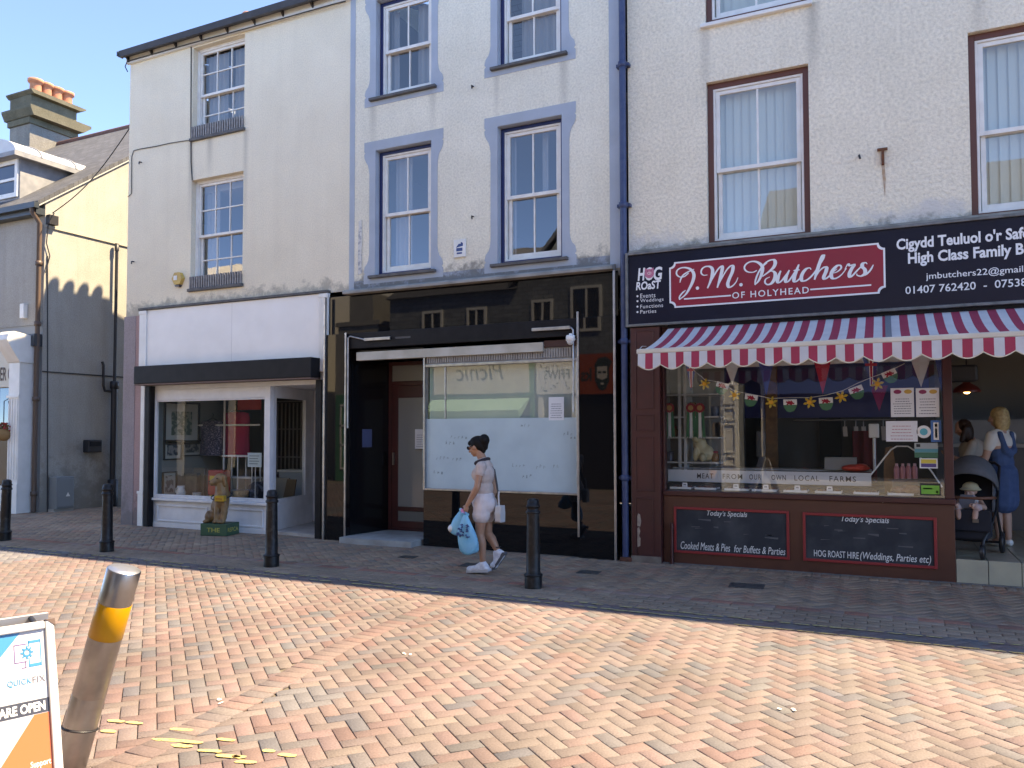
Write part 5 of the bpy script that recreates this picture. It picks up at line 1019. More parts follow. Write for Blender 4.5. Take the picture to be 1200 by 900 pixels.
b.build('lettering', mat('strip_ink', (.03, .03, .04), .6), t)
b = MB(); b.box(cx0 - .2, cx1, CY_ + .25, CY_ + .6, zc1 + .0, zc1 + .02); b.build('counter_top', mat('counter_steel', (.35, .36, .37), .3), t)
zd = W(940, 575, .2)[1] - .01
t = thing('display_deck', 'low dark display deck along the bottom of the butcher window', 'display', (WA + 1.3, .3, 0)); b = MB(); b.box(WA + .02, WB - .02, .11, .5, wz - .2, zd - .012); b.build('deck', mat('deck_steel', (.10, .105, .11), .35), t)
for k, (p0, p1) in enumerate(((785, 810), (814, 839), (849, 877), (881, 910), (918, 946), (955, 986), (1000, 1030), (1040, 1071))):
    x0, x1 = W(p0, 576, .14)[0], W(p1, 576, .14)[0]; t = thing('meat_tray', ('first', 'second', 'third', 'fourth', 'fifth', 'sixth', 'seventh', 'eighth')[k] + ' white edged tray from the left along the window deck', 'tray', ((x0 + x1) / 2, .2, zd), group='trays along the butcher window')
    b = MB(); b.box(x0, x1, .13, .15, zd - .01, zd + .018); b.box(x0, x0 + .012, .151, .42, zd - .01, zd + .012); b.box(x1 - .012, x1, .151, .42, zd - .01, zd + .012); b.box(x0 + .013, x1 - .013, .151, .42, zd - .01, zd - .004); b.build('tray', m_white, t, bevel=.003)
    b = MB()
    for q in range(4): b.ell((x0 + (x1 - x0) * (.18 + .21 * q), .24 + .06 * (q % 2), zd + .012), (.035, .05, .022), 10, 6)
    b.build('meat', mat('meat_dark', (.10, .03, .025), .45, col2=(.2, .10, .08), vs=25), t)
# scale
x, z = W(984, 553, .95); t = thing('weighing_scale', 'grey weighing scale with a raised display on the counter', 'scale', (x, .95, zc1)); zc1b = zc1 + .02
b = MB(); b.prism([(.75, zc1b), (1.05, zc1b), (1.0, zc1b + .16), (.86, zc1b + .16)], W(967, 550, .9)[0], W(1004, 550, .9)[0], 'X'); b.build('body', mat('scale_grey', (.30, .31, .31), .5), t, bevel=.01)
x = W(1024, 500, .95)[0]; zt_ = W(1024, 502, .95)[1]; b = MB(); b.tube([(x, .95, zc1b), (x, .95, zt_ - .02)], .018); b.build('mast', m_white, t); b = MB(); b.box(x - .06, x + .06, .91, .97, zt_ - .12, zt_ + .06); b.build('display', m_white, t, bevel=.012)
x0, x1, z0, z1 = RC(985.5, 545.5, 1020, 553, .75); b = MB(); b.ell(((x0 + x1) / 2, .75, zc1b + .03), ((x1 - x0) / 2, .12, .05), 18, 8); b.ell(((x0 + x1) / 2 + .06, .73, zc1b + .05), ((x1 - x0) / 4, .1, .04), 14, 8); tag(b.build('red_bag', mat('red_plastic', (.55, .05, .03), .35)), 'bright red plastic bag lying on the counter', 'bag')
# sauces and a wooden block
for k in range(4):
    x, zb_ = W(1051 + 7.1 * k, 561, .45); t = thing('sauce_bottle', ('first', 'second', 'third', 'last')[k] + ' pink bottle in the short row in the butcher window', 'bottle', (x, .45, zb_), group='pink bottles in the butcher window'); b = MB(); b.lathe([(.028, zb_), (.031, zb_ + .01), (.031, zb_ + .12), (.024, zb_ + .145), (.017, zb_ + .152)], (x, .45, 0), 14); b.build('bottle', mat('pink_plastic', (.45, .17, .19), .4), t); b = MB(); b.lathe([(.018, zb_ + .1525), (.018, zb_ + .178), (.012, zb_ + .182)], (x, .45, 0), 12); b.build('lid', mat('pale_pink_cap', (.55, .3, .3), .5), t)
x0, x1, z0, z1 = RC(1046, 561, 1075, 566, .46); b = MB(); b.box(x0, x1, .36, .6, zd - .01, z1 - .002); tag(b.build('bottle_stand', mat('stand_brown', (.10, .06, .05), .6)), 'brown stand under the row of pink bottles', 'stand')
x0, x1, z0, z1 = RC(1036, 523, 1049, 573, .5); b = MB(); b.prism([(x0, zd), (x1, zd), (x1 + .02, zd + .25), (x1 - .02, z1), (x0 + .01, z1 - .02), (x0 - .01, zd + .2)], .52, .62, 'Y'); tag(b.build('carved_wood', mat('carved_wood', (.16, .075, .03), .5, col2=(.1, .05, .02), vs=9), None, bevel=.02), 'carved brown wooden upright left of the pink bottles', 'carving')
b = MB(); b.ell((W(1066, 568, .35)[0], .3, zd + .05), (.16, .1, .06), 14, 8); b.ell((W(1052, 568, .35)[0], .3, zd + .04), (.08, .08, .05), 12, 8); tag(b.build('wrapped_meat', mat('wrapped_meat', (.22, .10, .06), .25, col2=(.36, .2, .14), vs=18)), 'film wrapped meats heaped under the pink bottles', 'meat')
# arched wire hoop
b = MB(); Yh = .3; P = [W(*q, Yh) for q in ((1020, 557), (1044, 527), (1051, 523), (1064, 523), (1072, 528), (1092, 553), (1104, 571))]; b.tube([(p[0], Yh, p[1]) for p in P], .010, 6); tag(b.build('chrome_hoop', m_white), 'pale bent rail arching over the bottles in the window', 'rail')
# posters on the glass
Yg = .033; m_pur = mat('badge_magenta', (.30, .03, .10), .6); m_gold = mat('badge_gold', (.60, .36, .08), .6); m_inkr = mat('ink_red', (.45, .10, .12), .8)
notice(1043.5, 455, 1071.5, 488.5, Yg, 'white poster with two badges, left one of the pair on the butcher glass', lines=7, name='window_poster', gap=.38, head=((.3, m_pur), (.75, m_gold)))
notice(1073, 455, 1101, 488.5, Yg, 'white poster with two badges, right one of the pair on the butcher glass', lines=6, name='window_poster', gap=.38, head=((.3, m_pur), (.75, m_gold)))
notice(1038, 493.5, 1075.5, 517.5, Yg, 'wide white poster with red print low on the butcher glass', lines=5, name='window_poster', ink=m_inkr, gap=.25)
x, z = W(1082.5, 506, Yg); t = thing('round_sticker', 'round white sticker with a turquoise centre', 'sticker', (x, Yg, z)); b = MB(); disc(b, x, z, .072, .072, Yg - .003, Yg); b.build('ring', m_white, t); b = MB(); disc(b, x, z, .04, .04, Yg - .005, Yg - .0032); b.build('centre', mat('turquoise', (.05, .40, .48), .5), t)
def sticker(q, lab, cols):
    x0, x1, z0, z1 = RC(*q, Yg); t = thing('window_sticker', lab, 'sticker', ((x0 + x1) / 2, Yg, z0)); b = MB(); b.box(x0, x1, Yg - .002, Yg, z0, z1); b.build('backing', cols[0], t)
    for u0, u1, v0, v1, c in cols[1]: b = MB(); b.box(x0 + (x1 - x0) * u0, x0 + (x1 - x0) * u1, Yg - .0035, Yg - .0022, z0 + (z1 - z0) * v0, z0 + (z1 - z0) * v1); b.build('print', c, t)
m_bl = mat('sticker_blue', (.03, .14, .36), .5); m_gr = mat('sticker_green', (.16, .48, .06), .5); m_dg = mat('sticker_dark_green', (.03, .14, .08), .5); m_ye = mat('sticker_yellow', (.70, .52, .08), .5); m_bk = mat('sticker_black', (.02, .02, .02), .5)
sticker((1090.5, 492.5, 1103.5, 518), 'tall blue sticker with a white strip by the door post', (m_bl, [(.25, .75, .1, .9, m_white), (.38, .62, .7, .84, m_bk), (.4, .6, .2, .62, m_bl)]))
sticker((1071.5, 519, 1099.5, 536.5), 'green and grey landscape sticker under the round sticker', (mat('sticker_grey', (.30, .33, .32), .5), [(0, 1, 0, .35, m_dg), (.0, 1, .36, .6, mat('sticker_teal', (.05, .25, .28), .5)), (.08, .25, .72, .92, m_bk)]))
sticker((1077.5, 537, 1099, 549), 'white bordered yellow and purple certificate sticker', (m_white, [(.08, .92, .5, .9, m_ye), (.08, .92, .12, .48, mat('sticker_purple', (.09, .06, .2), .5))]))
sticker((1078, 566, 1102.5, 581), 'bright green hygiene sticker at the bottom right of the glass', (m_bk, [(.06, .94, .12, .82, m_gr), (.15, .6, .5, .62, m_dg), (.78, .88, .2, .4, m_bk)]))
# bunting: big pennants, and a small string of dragon flags and daffodils
Yb = .10; m_str = mat('bunting_string', (.6, .6, .58), .8)
def pennant_cols(kind):
    return dict(w=mat('pennant_white', (.50, .50, .48), .8), r=mat('pennant_red', (.42, .02, .04), .8), b=mat('pennant_blue', (.03, .05, .2), .8), p=mat('pennant_purple', (.20, .02, .09), .8))[kind]
t = thing('pennant_bunting', 'string of large triangular pennants under the awning inside the window', 'bunting', (WA + 1, Yb, 2.5), group='bunting in the butcher window')
zt2 = 2.62; b = MB(); b.tube([(WA + .1, Yb, zt2), (WB - .05, Yb, zt2)], .005, 5); b.build('string', m_str, t)
def tri(mb, x0, x1, z1, z0, Y): mb.prism([((x0 + x1) / 2, z0), (x1, z1), (x0, z1)], Y - .002, Y)
for px, w, pt, kind in ((810, 16, 459, 'u'), (858, 22, 451, 'w'), (898, 20, 464, 'b'), (964, 22, 462, 'r'), (1021, 20, 458, 'u'), (1030, 18, 482, 'p'), (1079, 25, 454, 'w'), (1104, 16, 464, 'b')):
    zb_ = W(px, pt, Yb)[1]; ztop = zt2 - .0 if px != 1030 else W(1030, 452, Yb)[1]; Y = Yb - .006 if px != 1030 else Yb + .01; xc = W(px, pt - 20, Yb)[0]; hw = w / 94 * .5
    b = MB(); tri(b, xc - hw, xc + hw, ztop, zb_, Y)
    if kind != 'u': b.build('pennant', pennant_cols(kind), t); continue
    p = b.build('pennant', pennant_cols('b'), t); h = ztop - zb_
    def clipx(z): return hw * (z - zb_) / h
    b = MB()
    for s in (-1, 1): b.prism([(xc + s * clipx(ztop) * .95, ztop - .002), (xc + s * clipx(ztop) * .95 - s * .035, ztop - .002), (xc, ztop - h * .38), (xc, ztop - h * .28)] if s > 0 else [(xc - clipx(ztop) * .95, ztop - .002), (xc, ztop - h * .28), (xc, ztop - h * .38), (xc - clipx(ztop) * .95 + .035, ztop - .002)], Y - .0032, Y - .0022)
    b.prism([(xc - .024, ztop), (xc - .016, zb_ + .06), (xc + .016, zb_ + .06), (xc + .024, ztop)], Y - .0042, Y - .0033); z_ = ztop - h * .33
    b.build('white_cross', m_white, p)
    b = MB(); b.prism([(xc - .014, ztop), (xc - .008, zb_ + .05), (xc + .008, zb_ + .05), (xc + .014, ztop)], Y - .0054, Y - .0044); b.box(xc - clipx(z_) * .9, xc + clipx(z_) * .9, Y - .0066, Y - .0056, z_ - .016, z_ + .016); b.build('red_cross', pennant_cols('r'), p)
t = thing('dragon_bunting', 'small string of daffodils and red dragon flags across the window', 'bunting', (WA + 1, Yb - .03, 2.3), group='bunting in the butcher window'); Y2 = Yb - .03
SP = [(812, 438), (826, 450), (846, 453), (860, 463), (880, 467), (904, 472), (925, 471), (949, 471), (968, 468), (987, 463), (1005, 454), (1022, 447), (1042, 440), (1060, 431)]
b = MB(); b.tube([(W(p[0], p[1] - 5, Y2)[0], Y2, W(p[0], p[1] - 5, Y2)[1]) for p in SP], .004, 5); b.build('string', m_str, t)
m_daf = mat('daffodil_yellow', (.62, .42, .05), .6); m_daf2 = mat('daffodil_trumpet', (.70, .33, .03), .6); m_drg = mat('dragon_red', (.40, .01, .03), .7); m_fg = mat('flag_green', (.05, .18, .09), .7)
for px, py in ((826, 450), (861, 463), (904, 471.5), (949, 471.5), (986, 465), (1028, 450)):
    x, z = W(px, py, Y2); b = MB()
    for k in range(6):
        a = R(60 * k + 15); r1, r2 = .025, .078; b.prism([(x + r1 * math.cos(a - .5), z + r1 * math.sin(a - .5)), (x + .055 * math.cos(a - .28), z + .055 * math.sin(a - .28)), (x + r2 * math.cos(a), z + r2 * math.sin(a)), (x + .055 * math.cos(a + .28), z + .055 * math.sin(a + .28)), (x + r1 * math.cos(a + .5), z + r1 * math.sin(a + .5))], Y2 - .008, Y2 - .005)
    disc(b, x, z, .03, .03, Y2 - .0095, Y2 - .0082, 12); d = b.build('daffodil', m_daf, t); b = MB(); b.lathe([(.018, 0), (.026, .02), (.028, .024), (.016, .024)], (x, Y2 - .009, z), 14, ax=Matrix.Rotation(R(90), 3, 'X')); b.build('trumpet', m_daf2, d)
for px, py, sl in ((846, 454, -.3), (880, 468, -.15), (926, 474, 0), (968, 472, .05), (1004, 459, .35), (1043, 440, .4)):
    x, z = W(px, py, Y2); w, h = .078, .062; ca, sa = math.cos(sl), math.sin(sl)
    def rot(P): return [(x + p[0] * ca - p[1] * sa, z + p[0] * sa + p[1] * ca) for p in P]
    b = MB(); b.prism(rot([(-w, -.005), (w, -.005), (w, h), (-w, h)]), Y2 - .004, Y2 - .002); fl = b.build('dragon_flag', m_white, t)
    b = MB(); b.prism(rot([(0, -.095), (.045, -.08), (w * .95, -.03), (w, -.0055), (-w, -.0055), (-w * .95, -.03), (-.045, -.08)]), Y2 - .004, Y2 - .002); b.build('green_half', m_fg, fl)
    b = MB(); b.prism(rot([(-.045, .0), (-.03, -.012), (-.02, .005), (.0, -.002), (.018, -.012), (.025, .004), (.045, .0), (.052, .02), (.04, .018), (.03, .03), (.012, .052), (.004, .036), (-.018, .05), (-.022, .034), (-.05, .045), (-.042, .03), (-.055, .022), (-.03, .018)]), Y2 - .0055, Y2 - .0042); b.build('dragon', m_drg, fl)
# doorway: pendant lamp, menu boards, dark fittings
x, z = W(1133, 458, 1.8); t = thing('pendant_lamp', 'dark red pendant lamp hanging in the butcher doorway', 'lamp', (x, 1.8, z)); b = MB(); b.lathe([(.16, z - .02), (.165, z), (.13, z + .05), (.05, z + .10), (.03, z + .16)], (x, 1.8, 0), 20); b.build('lamp_shade', mat('lamp_red', (.14, .02, .015), .35), t); b = MB(); b.tube([(x, 1.8, z + .16), (x, 1.8, 3.1)], .008, 6); b.build('cord', m_pipe, t); b = MB(); b.ell((x, 1.8, z + .01), (.05, .05, .05), 12, 8); b.build('bulb', mat('warm_bulb', (1.0, .62, .28), .5, emit=2.0), t)
x0, x1, z0, z1 = RC(1117, 428, 1140, 445, 1.3); b = MB(); b.box(W(1112, 440, 1.3)[0], W(1146, 440, 1.3)[0], 1.25, 1.5, z0 - .02, z1); tag(b.build('air_curtain', mat('dark_unit', (.03, .03, .032), .5), None, bevel=.03), 'dark cylindrical unit above the butcher doorway', 'unit')
b = MB(); x0, x1, z0, z1 = RC(1115, 492, 1140, 520, 3.6); b.box(x0, 4.8, 3.6, 3.7, z0, z1); tag(b.build('menu_board', mat('menu_pale', (.33, .32, .31), .7)), 'pale menu boards on the wall behind the two shop women', 'menu board')
x0, x1, z0, z1 = RC(1115, 520, 1200, 524, 3.2); t = thing('serving_counter', 'pale serving counter behind the two women in the doorway', 'counter', (2.2, 3.3, zt0)); b = MB(); b.box(x0 - .2, x1 + .6, 3.2, 3.58, z1 - .05, z1); b.build('top', mat('counter_cream', (.40, .37, .33), .5), t); b = MB(); b.box(x0 - .2, x1 + .6, 3.25, 3.55, zt0, z1 - .052); b.build('body', mat('counter_body', (.12, .11, .11), .6), t)
# small goods that crowd the window: jars and packets on the shelves, price tickets, hanging tools
rr = random.Random(21)
kinds = (('jar', 'red lidded jar'), ('packet', 'brown paper packet'), ('tin', 'dark tin'))
spots = ['upper left corner', 'upper middle', 'upper right end', 'middle left corner', 'middle right end', 'lower left corner', 'lower right end', 'far right by the post']
for k, (px, sh) in enumerate(((786, 2), (812, 2), (838, 2), (790, 1), (840, 1), (785, 0), (838, 0), (843, 1))):
    x = W(px, 500, .95)[0]; z = zsh[sh]; kind, nm = kinds[k % 3]; lab = nm + ' at the ' + spots[k] + ' of the grey shelves'
    if kind == 'jar':
        t = thing('jar', lab, 'jar', (x, .95, z)); b = MB(); b.lathe([(.045, z + .001), (.05, z + .02), (.05, z + .10), (.035, z + .12)], (x, .95, 0), 14); b.build('body', mat('jar_amber', (.20, .09, .03), .2, col2=(.3, .15, .05), vs=12), t); b = MB(); b.lathe([(.038, z + .121), (.038, z + .145), (.03, z + .147)], (x, .95, 0), 14); b.build('lid', mat('jar_red_lid', (.35, .03, .03), .5), t)
    elif kind == 'packet': b = MB(); b.prism([(x - .05, z + .001), (x + .05, z + .001), (x + .055, z + .16), (x + .03, z + .2), (x - .03, z + .2), (x - .055, z + .16)], .9, .98); tag(b.build('packet', mat('kraft_packet', (.26, .18, .10), .8), None, bevel=.01), lab, 'packet')
    else: b = MB(); b.lathe([(.055, z + .001), (.058, z + .006), (.055, z + .012), (.055, z + .13), (.058, z + .136), (.05, z + .138)], (x, .95, 0), 16); tag(b.build('tin', mat('dark_tin', (.06, .08, .12), .35, .5)), lab, 'tin')
for k, px in enumerate((802, 862, 897, 934, 972)):
    x, z = W(px, 570, .13); b = MB(); b.prism([(x - .035, zd + .02), (x + .035, zd + .02), (x + .03, zd + .075), (x - .03, zd + .075)], .155, .159); o = b.build('price_ticket', m_paper); tag(o, ('first', 'second', 'third', 'fourth', 'last')[k] + ' white price ticket from the left on the window trays', 'price ticket', 'price tickets in the butcher window')
    b = MB(); b.box(x - .018, x + .018, .1535, .1545, zd + .04, zd + .055); b.build('price', m_ink, o)
t = thing('tool_rail', 'steel rail of hanging butcher tools on the dark partition', 'rail', (W(990, 500, 2.85)[0], 2.85, 1.9)); zr2 = W(1000, 492, 2.85)[1]; b = MB(); b.tube([(W(930, 500, 2.85)[0], 2.85, zr2), (W(1050, 500, 2.85)[0], 2.85, zr2)], .014, 6); b.build('bar', m_chrome, t)
for px in (990, 1003, 1012, 1035): x = W(px, 500, 2.85)[0]; h = rr.uniform(.22, .4); b = MB(); b.tube([(x, 2.85, zr2), (x, 2.84, zr2 - .1)], .008, 6); b.prism([(x - .03, zr2 - .1), (x + .03, zr2 - .1), (x + .04, zr2 - h), (x - .02, zr2 - h)], 2.835, 2.845); b.build('tool', mat('tool_steel', (.35, .35, .36), .35, .8), t)
for px, lab in ((1013, 'red cloth apron hanging on the dark partition'),):
    x, z = W(px, 505, 2.8); b = MB(); curtain(b, x - .16, x + .16, 2.8, z - .75, z, .03, .16); o = b.build('apron', mat('apron_red', (.22, .03, .035), .9)); s_ = o.modifiers.new('thick', 'SOLIDIFY'); s_.thickness = .01; tag(o, lab, 'apron')
x0, x1, z0, z1 = RC(886, 505, 897, 535, 2.2); b = MB(); b.box(x0, x1, 2.2, 2.3, z0, z1); tag(b.build('till_screen', mat('till_grey', (.25, .26, .27), .5), None, bevel=.01), 'grey till screen beside the wooden post', 'till')
# ------------------------------------------------------------------ far-left building across the alley
XG, YF = -16.2, .72; EF = 6.66; KF = .76
fb = thing('slate_roof_building', 'grey slate roofed building with sunlit gable and white shopfront beyond the alley', 'building', (-19, YF, 0))
m_wg = wall_mat('gable_render', (0.41, 0.40, 0.37), (0.36, 0.35, 0.32), dirt_z=(0, 2.0), dirt_col=(.26, .25, .22), bump=.15, bs=40, streak=.28)
yr = 6.3; zr = EF + KF * (yr - YF)
b = MB(); b.add([(XG, YF, -.1), (XG, 12, -.1), (XG, 12, EF), (XG, yr, zr), (XG, YF, EF)], [(0, 1, 2, 3, 4)]); b.add([(-30, YF, 4.0), (XG, YF, 4.0), (XG, YF, EF), (-30, YF, EF)], [(0, 1, 2, 3)]); b.add([(-30, 12, 0), (-30, YF, 0), (-30, YF, EF), (-30, yr, zr), (-30, 12, EF)], [(0, 1, 2, 3, 4)])
b.build('wall', m_wg, fb)
b = MB(); b.add([(-30, YF + .02, 0), (XG - .02, YF + .02, 0), (XG - .02, YF + .02, 4.0), (-30, YF + .02, 4.0)], [(0, 1, 2, 3)]); b.build('shop_wall', mat('far_shop_wall', (.35, .36, .36), .8), fb)
b = MB(); t_ = .1; b.prism([(YF - .2, EF - .2 * KF), (yr, zr), (12.2, EF - .2 * KF), (12.2, EF - .2 * KF + t_), (yr, zr + t_), (YF - .2, EF - .2 * KF + t_)], -30, XG + .05, 'X'); rf = b.build('roof', m_slate, fb)
b = MB(); b.tube([(-30, yr, zr + t_), (XG + .06, yr, zr + t_)], .09, 10); b.build('ridge_tiles', mat('red_ridge', (.16, .07, .055), .8, col2=(.12, .055, .045), vs=8), rf)
b = MB(); b.prism([(YF - .2, EF - .2 * KF - .03), (yr, zr - .03), (yr, zr + .0), (YF - .2, EF - .2 * KF + .0)], XG + .002, XG + .048, 'X'); b.build('verge', mat('verge_cement', (.5, .48, .44), .9), rf)
b = MB(); b.box(-30, XG + .1, YF - .31, YF - .2, EF - .22, EF - .1); b.box(-30, XG, YF - .2, YF - .002, EF - .32, EF - .18); b.build('gutter', m_gut, fb)
zl_ = WX(63, 267, XG)[1]
b = MB(); b.box(XG + .001, XG + .03, YF, 12, zl_ - .03, zl_ + .02); b.build('string_course', mat('string_course', (.42, .39, .33), .9), fb)
zl2 = WX(45, 435, XG)[1]; b = MB(); b.box(XG + .001, XG + .02, YF, 12, zl2 - .012, zl2 + .012); b.build('render_joint', m_pipe, fb)
# chimney
XC = -24.0; y0, y1 = WX(35, 150, XC)[0], WX(88.5, 160, XC)[0]; ztp = WX(93, 130, XC)[1]
zA = WX(36.7, 107, XC)[1]; zB = WX(33, 125, XC)[1]; 
m_ch = wall_mat('chimney_stone', (.15, .14, .105), (.10, .095, .07), bump=.5, bs=20)
b = MB(); b.box(XC - 1.0, XC, y0, y1, 8.5, zB - .5); ch2 = b.build('chimney', wall_mat('pebbledash_grey', (.24, .235, .22), (.18, .175, .165), bump=.9, bs=25), rf)
b = MB(); b.box(XC - 1.0 - .06, XC + .06, y0 - .06, y1 + .06, zB - .5, zB - .3); b.prism([(y0 - .08, zB - .3), (y0 - .18, zB - .08), (y0 - .18, zB), (y1 + .35, zB), (y1 + .35, zB - .08), (y1 + .08, zB - .3)], XC - 1.0 - .16, XC + .3, 'X')
b.box(XC - 1.0, XC + .02, y0 - .02, y1 + .02, zB, zA - .1); b.prism([(y0 - .02, zA - .1), (y0 - .1, zA - .02), (y0 - .1, zA + .03), (y1 + .22, zA + .03), (y1 + .22, zA - .02), (y1 + .02, zA - .1)], XC - 1.0 - .08, XC + .2, 'X'); b.build('chimney_cornice', m_ch, rf, bevel=.02)
for px in (41.5, 53.5, 66, 78):
    yy = WX(px, 115, XC - .45)[0]; b = MB(); b.lathe([(.20, zA), (.18, zA + .1), (.165, zA + .45), (.18, zA + .5), (.23, zA + .53), (.23, zA + .62), (.17, zA + .63)], (XC - .45, yy, 0), 18); b.build('chimney_pot', MATS['terracotta'], rf)
# dormer
XD = -17.45; YD = .95; zd0, zd1 = EF + (YD - YF) * KF + .1, 7.86; yb = YF + (zd1 - EF) / KF
b = MB(); b.add([(XD, YD, zd0), (XD, yb + .1, zd1 + .08), (XD, YD, zd1)], [(0, 1, 2)]); b.add([(-19.6, YD, zd0), (XD, YD, zd0), (XD, YD, zd1), (-19.6, YD, zd1)], [(0, 1, 2, 3)]); dm = b.build('dormer', m_lead, rf)
b = MB(); b.ring(-19.4, XD - .04, YD - .04, YD - .002, zd0 + .05, zd1 - .02, .1); b.box(-19.3, XD - .14, YD - .035, YD - .005, (zd0 + zd1) / 2 - .03, (zd0 + zd1) / 2 + .03); b.box(-18.5, -18.42, YD - .035, YD - .005, zd0 + .15, (zd0 + zd1) / 2 - .031); b.box(-18.5, -18.42, YD - .035, YD - .005, (zd0 + zd1) / 2 + .031, zd1 - .12); b.build('dormer_window', m_sash, dm)
b = MB(); b.box(-19.3, XD - .14, YD - .012, YD - .006, zd0 + .15, zd1 - .12); b.build('glass_pane', mat('far_glass', (.05, .07, .10), .05), dm)
b = MB(); xa, xb = -19.75, XD + .14; xm = (xa + xb) / 2; hw = (xb - xa) / 2; n = 18
arc = [(xm - hw * math.cos(math.pi * k / n), zd1 + .08 + .42 * math.sin(math.pi * k / n)) for k in range(n + 1)]
b.prism(arc, YD - .2, 3.3, 'Y', smooth=True); b.build('barrel_roof', mat('zinc_sheet', (.55, .57, .58), .45, .0, col2=(.46, .48, .5), vs=3), dm)
b = MB(); b.box(xa - .03, xb + .03, YD - .24, yb + .2, zd1 - .02, zd1 + .078); b.build('cornice', m_lead, dm)
b = MB()
for yy in (1.35, 2.2): b.tube([(p[0], yy, p[1] + .012) for p in arc], .022, 6)
b.build('roll_seam', m_lead, dm)
# white shop pilaster with scroll console
b = MB(); p0, p1 = W(9, 500, .35)[0], W(21.5, 500, .35)[0]; zt = W(15, 425, .35)[1]
b.box(p0, p1, .35, YF - .002, 0, zt); b.box(p0 - .03, p1 + .03, .32, .349, 0, .62); b.box(p0 - .03, p1 + .03, .32, .349, 2.42, 2.48)
for k in range(4): x = p0 + (p1 - p0) * (k + .5) / 4; b.box(x - .018, x + .018, .335, .3495, .7, 2.4)
fp_ = b.build('pilaster', m_white, fb, bevel=.008)
zc_ = W(15, 392, .3)[1]; b = MB(); b.prism([(YF - .01, zt - .0), (.33, zt), (.12, zt + .32), (.05, zt + .45), (.08, zc_ - .02), (.2, zc_ + .05), (.4, zc_ + .02), (YF - .01, zc_ - .03)], p0 - .02, p1 + .04, 'X'); b.build('console', m_white, fp_, bevel=.02)
b = MB(); b.box(-30, p0 - .03, .5, YF - .002, zt - .5, zt + .35); fs = b.build('fascia_sign', mat('far_fascia', (.62, .60, .52), .6), fb, bevel=.01)
b = MB(); x1 = W(13.5, 437, .49)[0]; z0, z1 = W(8, 446, .49)[1], W(8, 430, .49)[1]; hx = W(0, 437, .49)[0]; put_text(b, 'PER C', hx - .10, x1, z0, z1, .494, bold=.02); b.build('lettering', mat('brown_letters', (.10, .06, .04), .6), fs)
b = MB(); b.box(-30, XG - .02, .55, YF - .001, zt + .36, zt + .62); b.build('cornice', m_gut, fb)
b = MB(); b.box(-19, p0 - .1, .55, .62, 0.0, .55); b.box(-17.6, -17.5, .55, .62, .552, zt - .5); b.build('shop_frame', m_white, fb, bevel=.006)
b = MB(); b.box(-19, p0 - .1, .60, .61, .55, zt - .5); b.build('shop_glass', mat('far_shop_glass', (.03, .045, .05), .04, spec=.8), fb)
x, z = W(30.5, 365, YF); b = MB(); b.box(x - .07, x + .07, YF - .1, YF - .002, z - .16, z + .16); tag(b.build('meter_box', m_white, None, bevel=.015), 'small white box on the shaded wall above the white scroll', 'box')
# pipes, cabinet, cables on the far building
m_bp = mat('brown_pipe', (.10, .065, .05), .5)
t = thing('brown_downpipe', 'brown downpipe on the corner of the far building', 'downpipe', (XG - .05, YF - .08, 0)); b = MB(); b.tube([(XG - .06, YF - .26, EF - .16), (XG - .06, YF - .24, EF - .3), (XG - .06, YF - .08, EF - .5), (XG - .06, YF - .08, 0.02)], .05, 12); b.build('pipe', m_bp, t)
for z in (5.3, 4.0, 2.4, .4): b = MB(); b.lathe([(.055, z - .05), (.068, z - .045), (.068, z + .045), (.055, z + .05)], (XG - .06, YF - .08, 0), 14); b.build('collar', m_bp, t)
y, z1 = WX(133.5, 292, XG); t = thing('soil_pipe', 'tall black soil pipe running up the sunlit gable wall', 'downpipe', (XG + .1, y, 0)); zk = WX(132, 450, XG)[1]; b = MB(); b.tube([(XG + .1, y, zk), (XG + .1, y, z1)], .035, 10); b.lathe([(.05, z1 - .05), (.05, z1 + .12), (.03, z1 + .12)], (XG + .1, y, 0), 10); b.build('upper_pipe', m_pipe, t)
b = MB(); b.tube([(XG + .1, y, 0), (XG + .1, y, zk)], .072, 14); b.lathe([(.075, zk - .12), (.095, zk - .11), (.095, zk + .05), (.075, zk + .06)], (XG + .1, y, 0), 14); b.lathe([(.1, 0), (.11, .02), (.11, .6), (.075, .62)], (XG + .1, y, 0), 14); b.build('lower_pipe', m_pipe, t)
P = [WX(*q, XG) for q in ((128, 459), (120, 458), (118.5, 452), (118.5, 428), (117, 424))]; b = MB(); b.tube([(XG + .08, p[0], p[1]) for p in P], .03, 8); b.build('branch_pipe', m_pipe, t)
y0, z1 = WX(57, 559, XG + .0); y1, _ = WX(78, 562, XG); t = thing('meter_cabinet', 'grey steel meter cabinet at the foot of the gable wall', 'cabinet', (XG + .15, (y0 + y1) / 2, 0)); b = MB(); b.box(XG + .002, XG + .26, y0, y1, .06, z1); b.build('case', mat('cabinet_grey', (.20, .225, .235), .5), t, bevel=.012)
b = MB(); b.box(XG + .262, XG + .275, y0 + .03, y1 - .03, .10, z1 - .04); d = b.build('door', mat('cabinet_grey', (0, 0, 0)), t, bevel=.006); b = MB(); ym = (y0 + y1) / 2 + .05; b.prism([(ym - .05, z1 - .42), (ym + .05, z1 - .42), (ym, z1 - .33)], XG + .2765, XG + .278, 'X'); b.build('warning_triangle', m_white, d)
b = MB(); b.box(XG + .002, XG + .22, y0 - .02, y1 + .02, -.02, .058); b.build('plinth', mat('concrete_pale', (.36, .35, .32), .9), t)
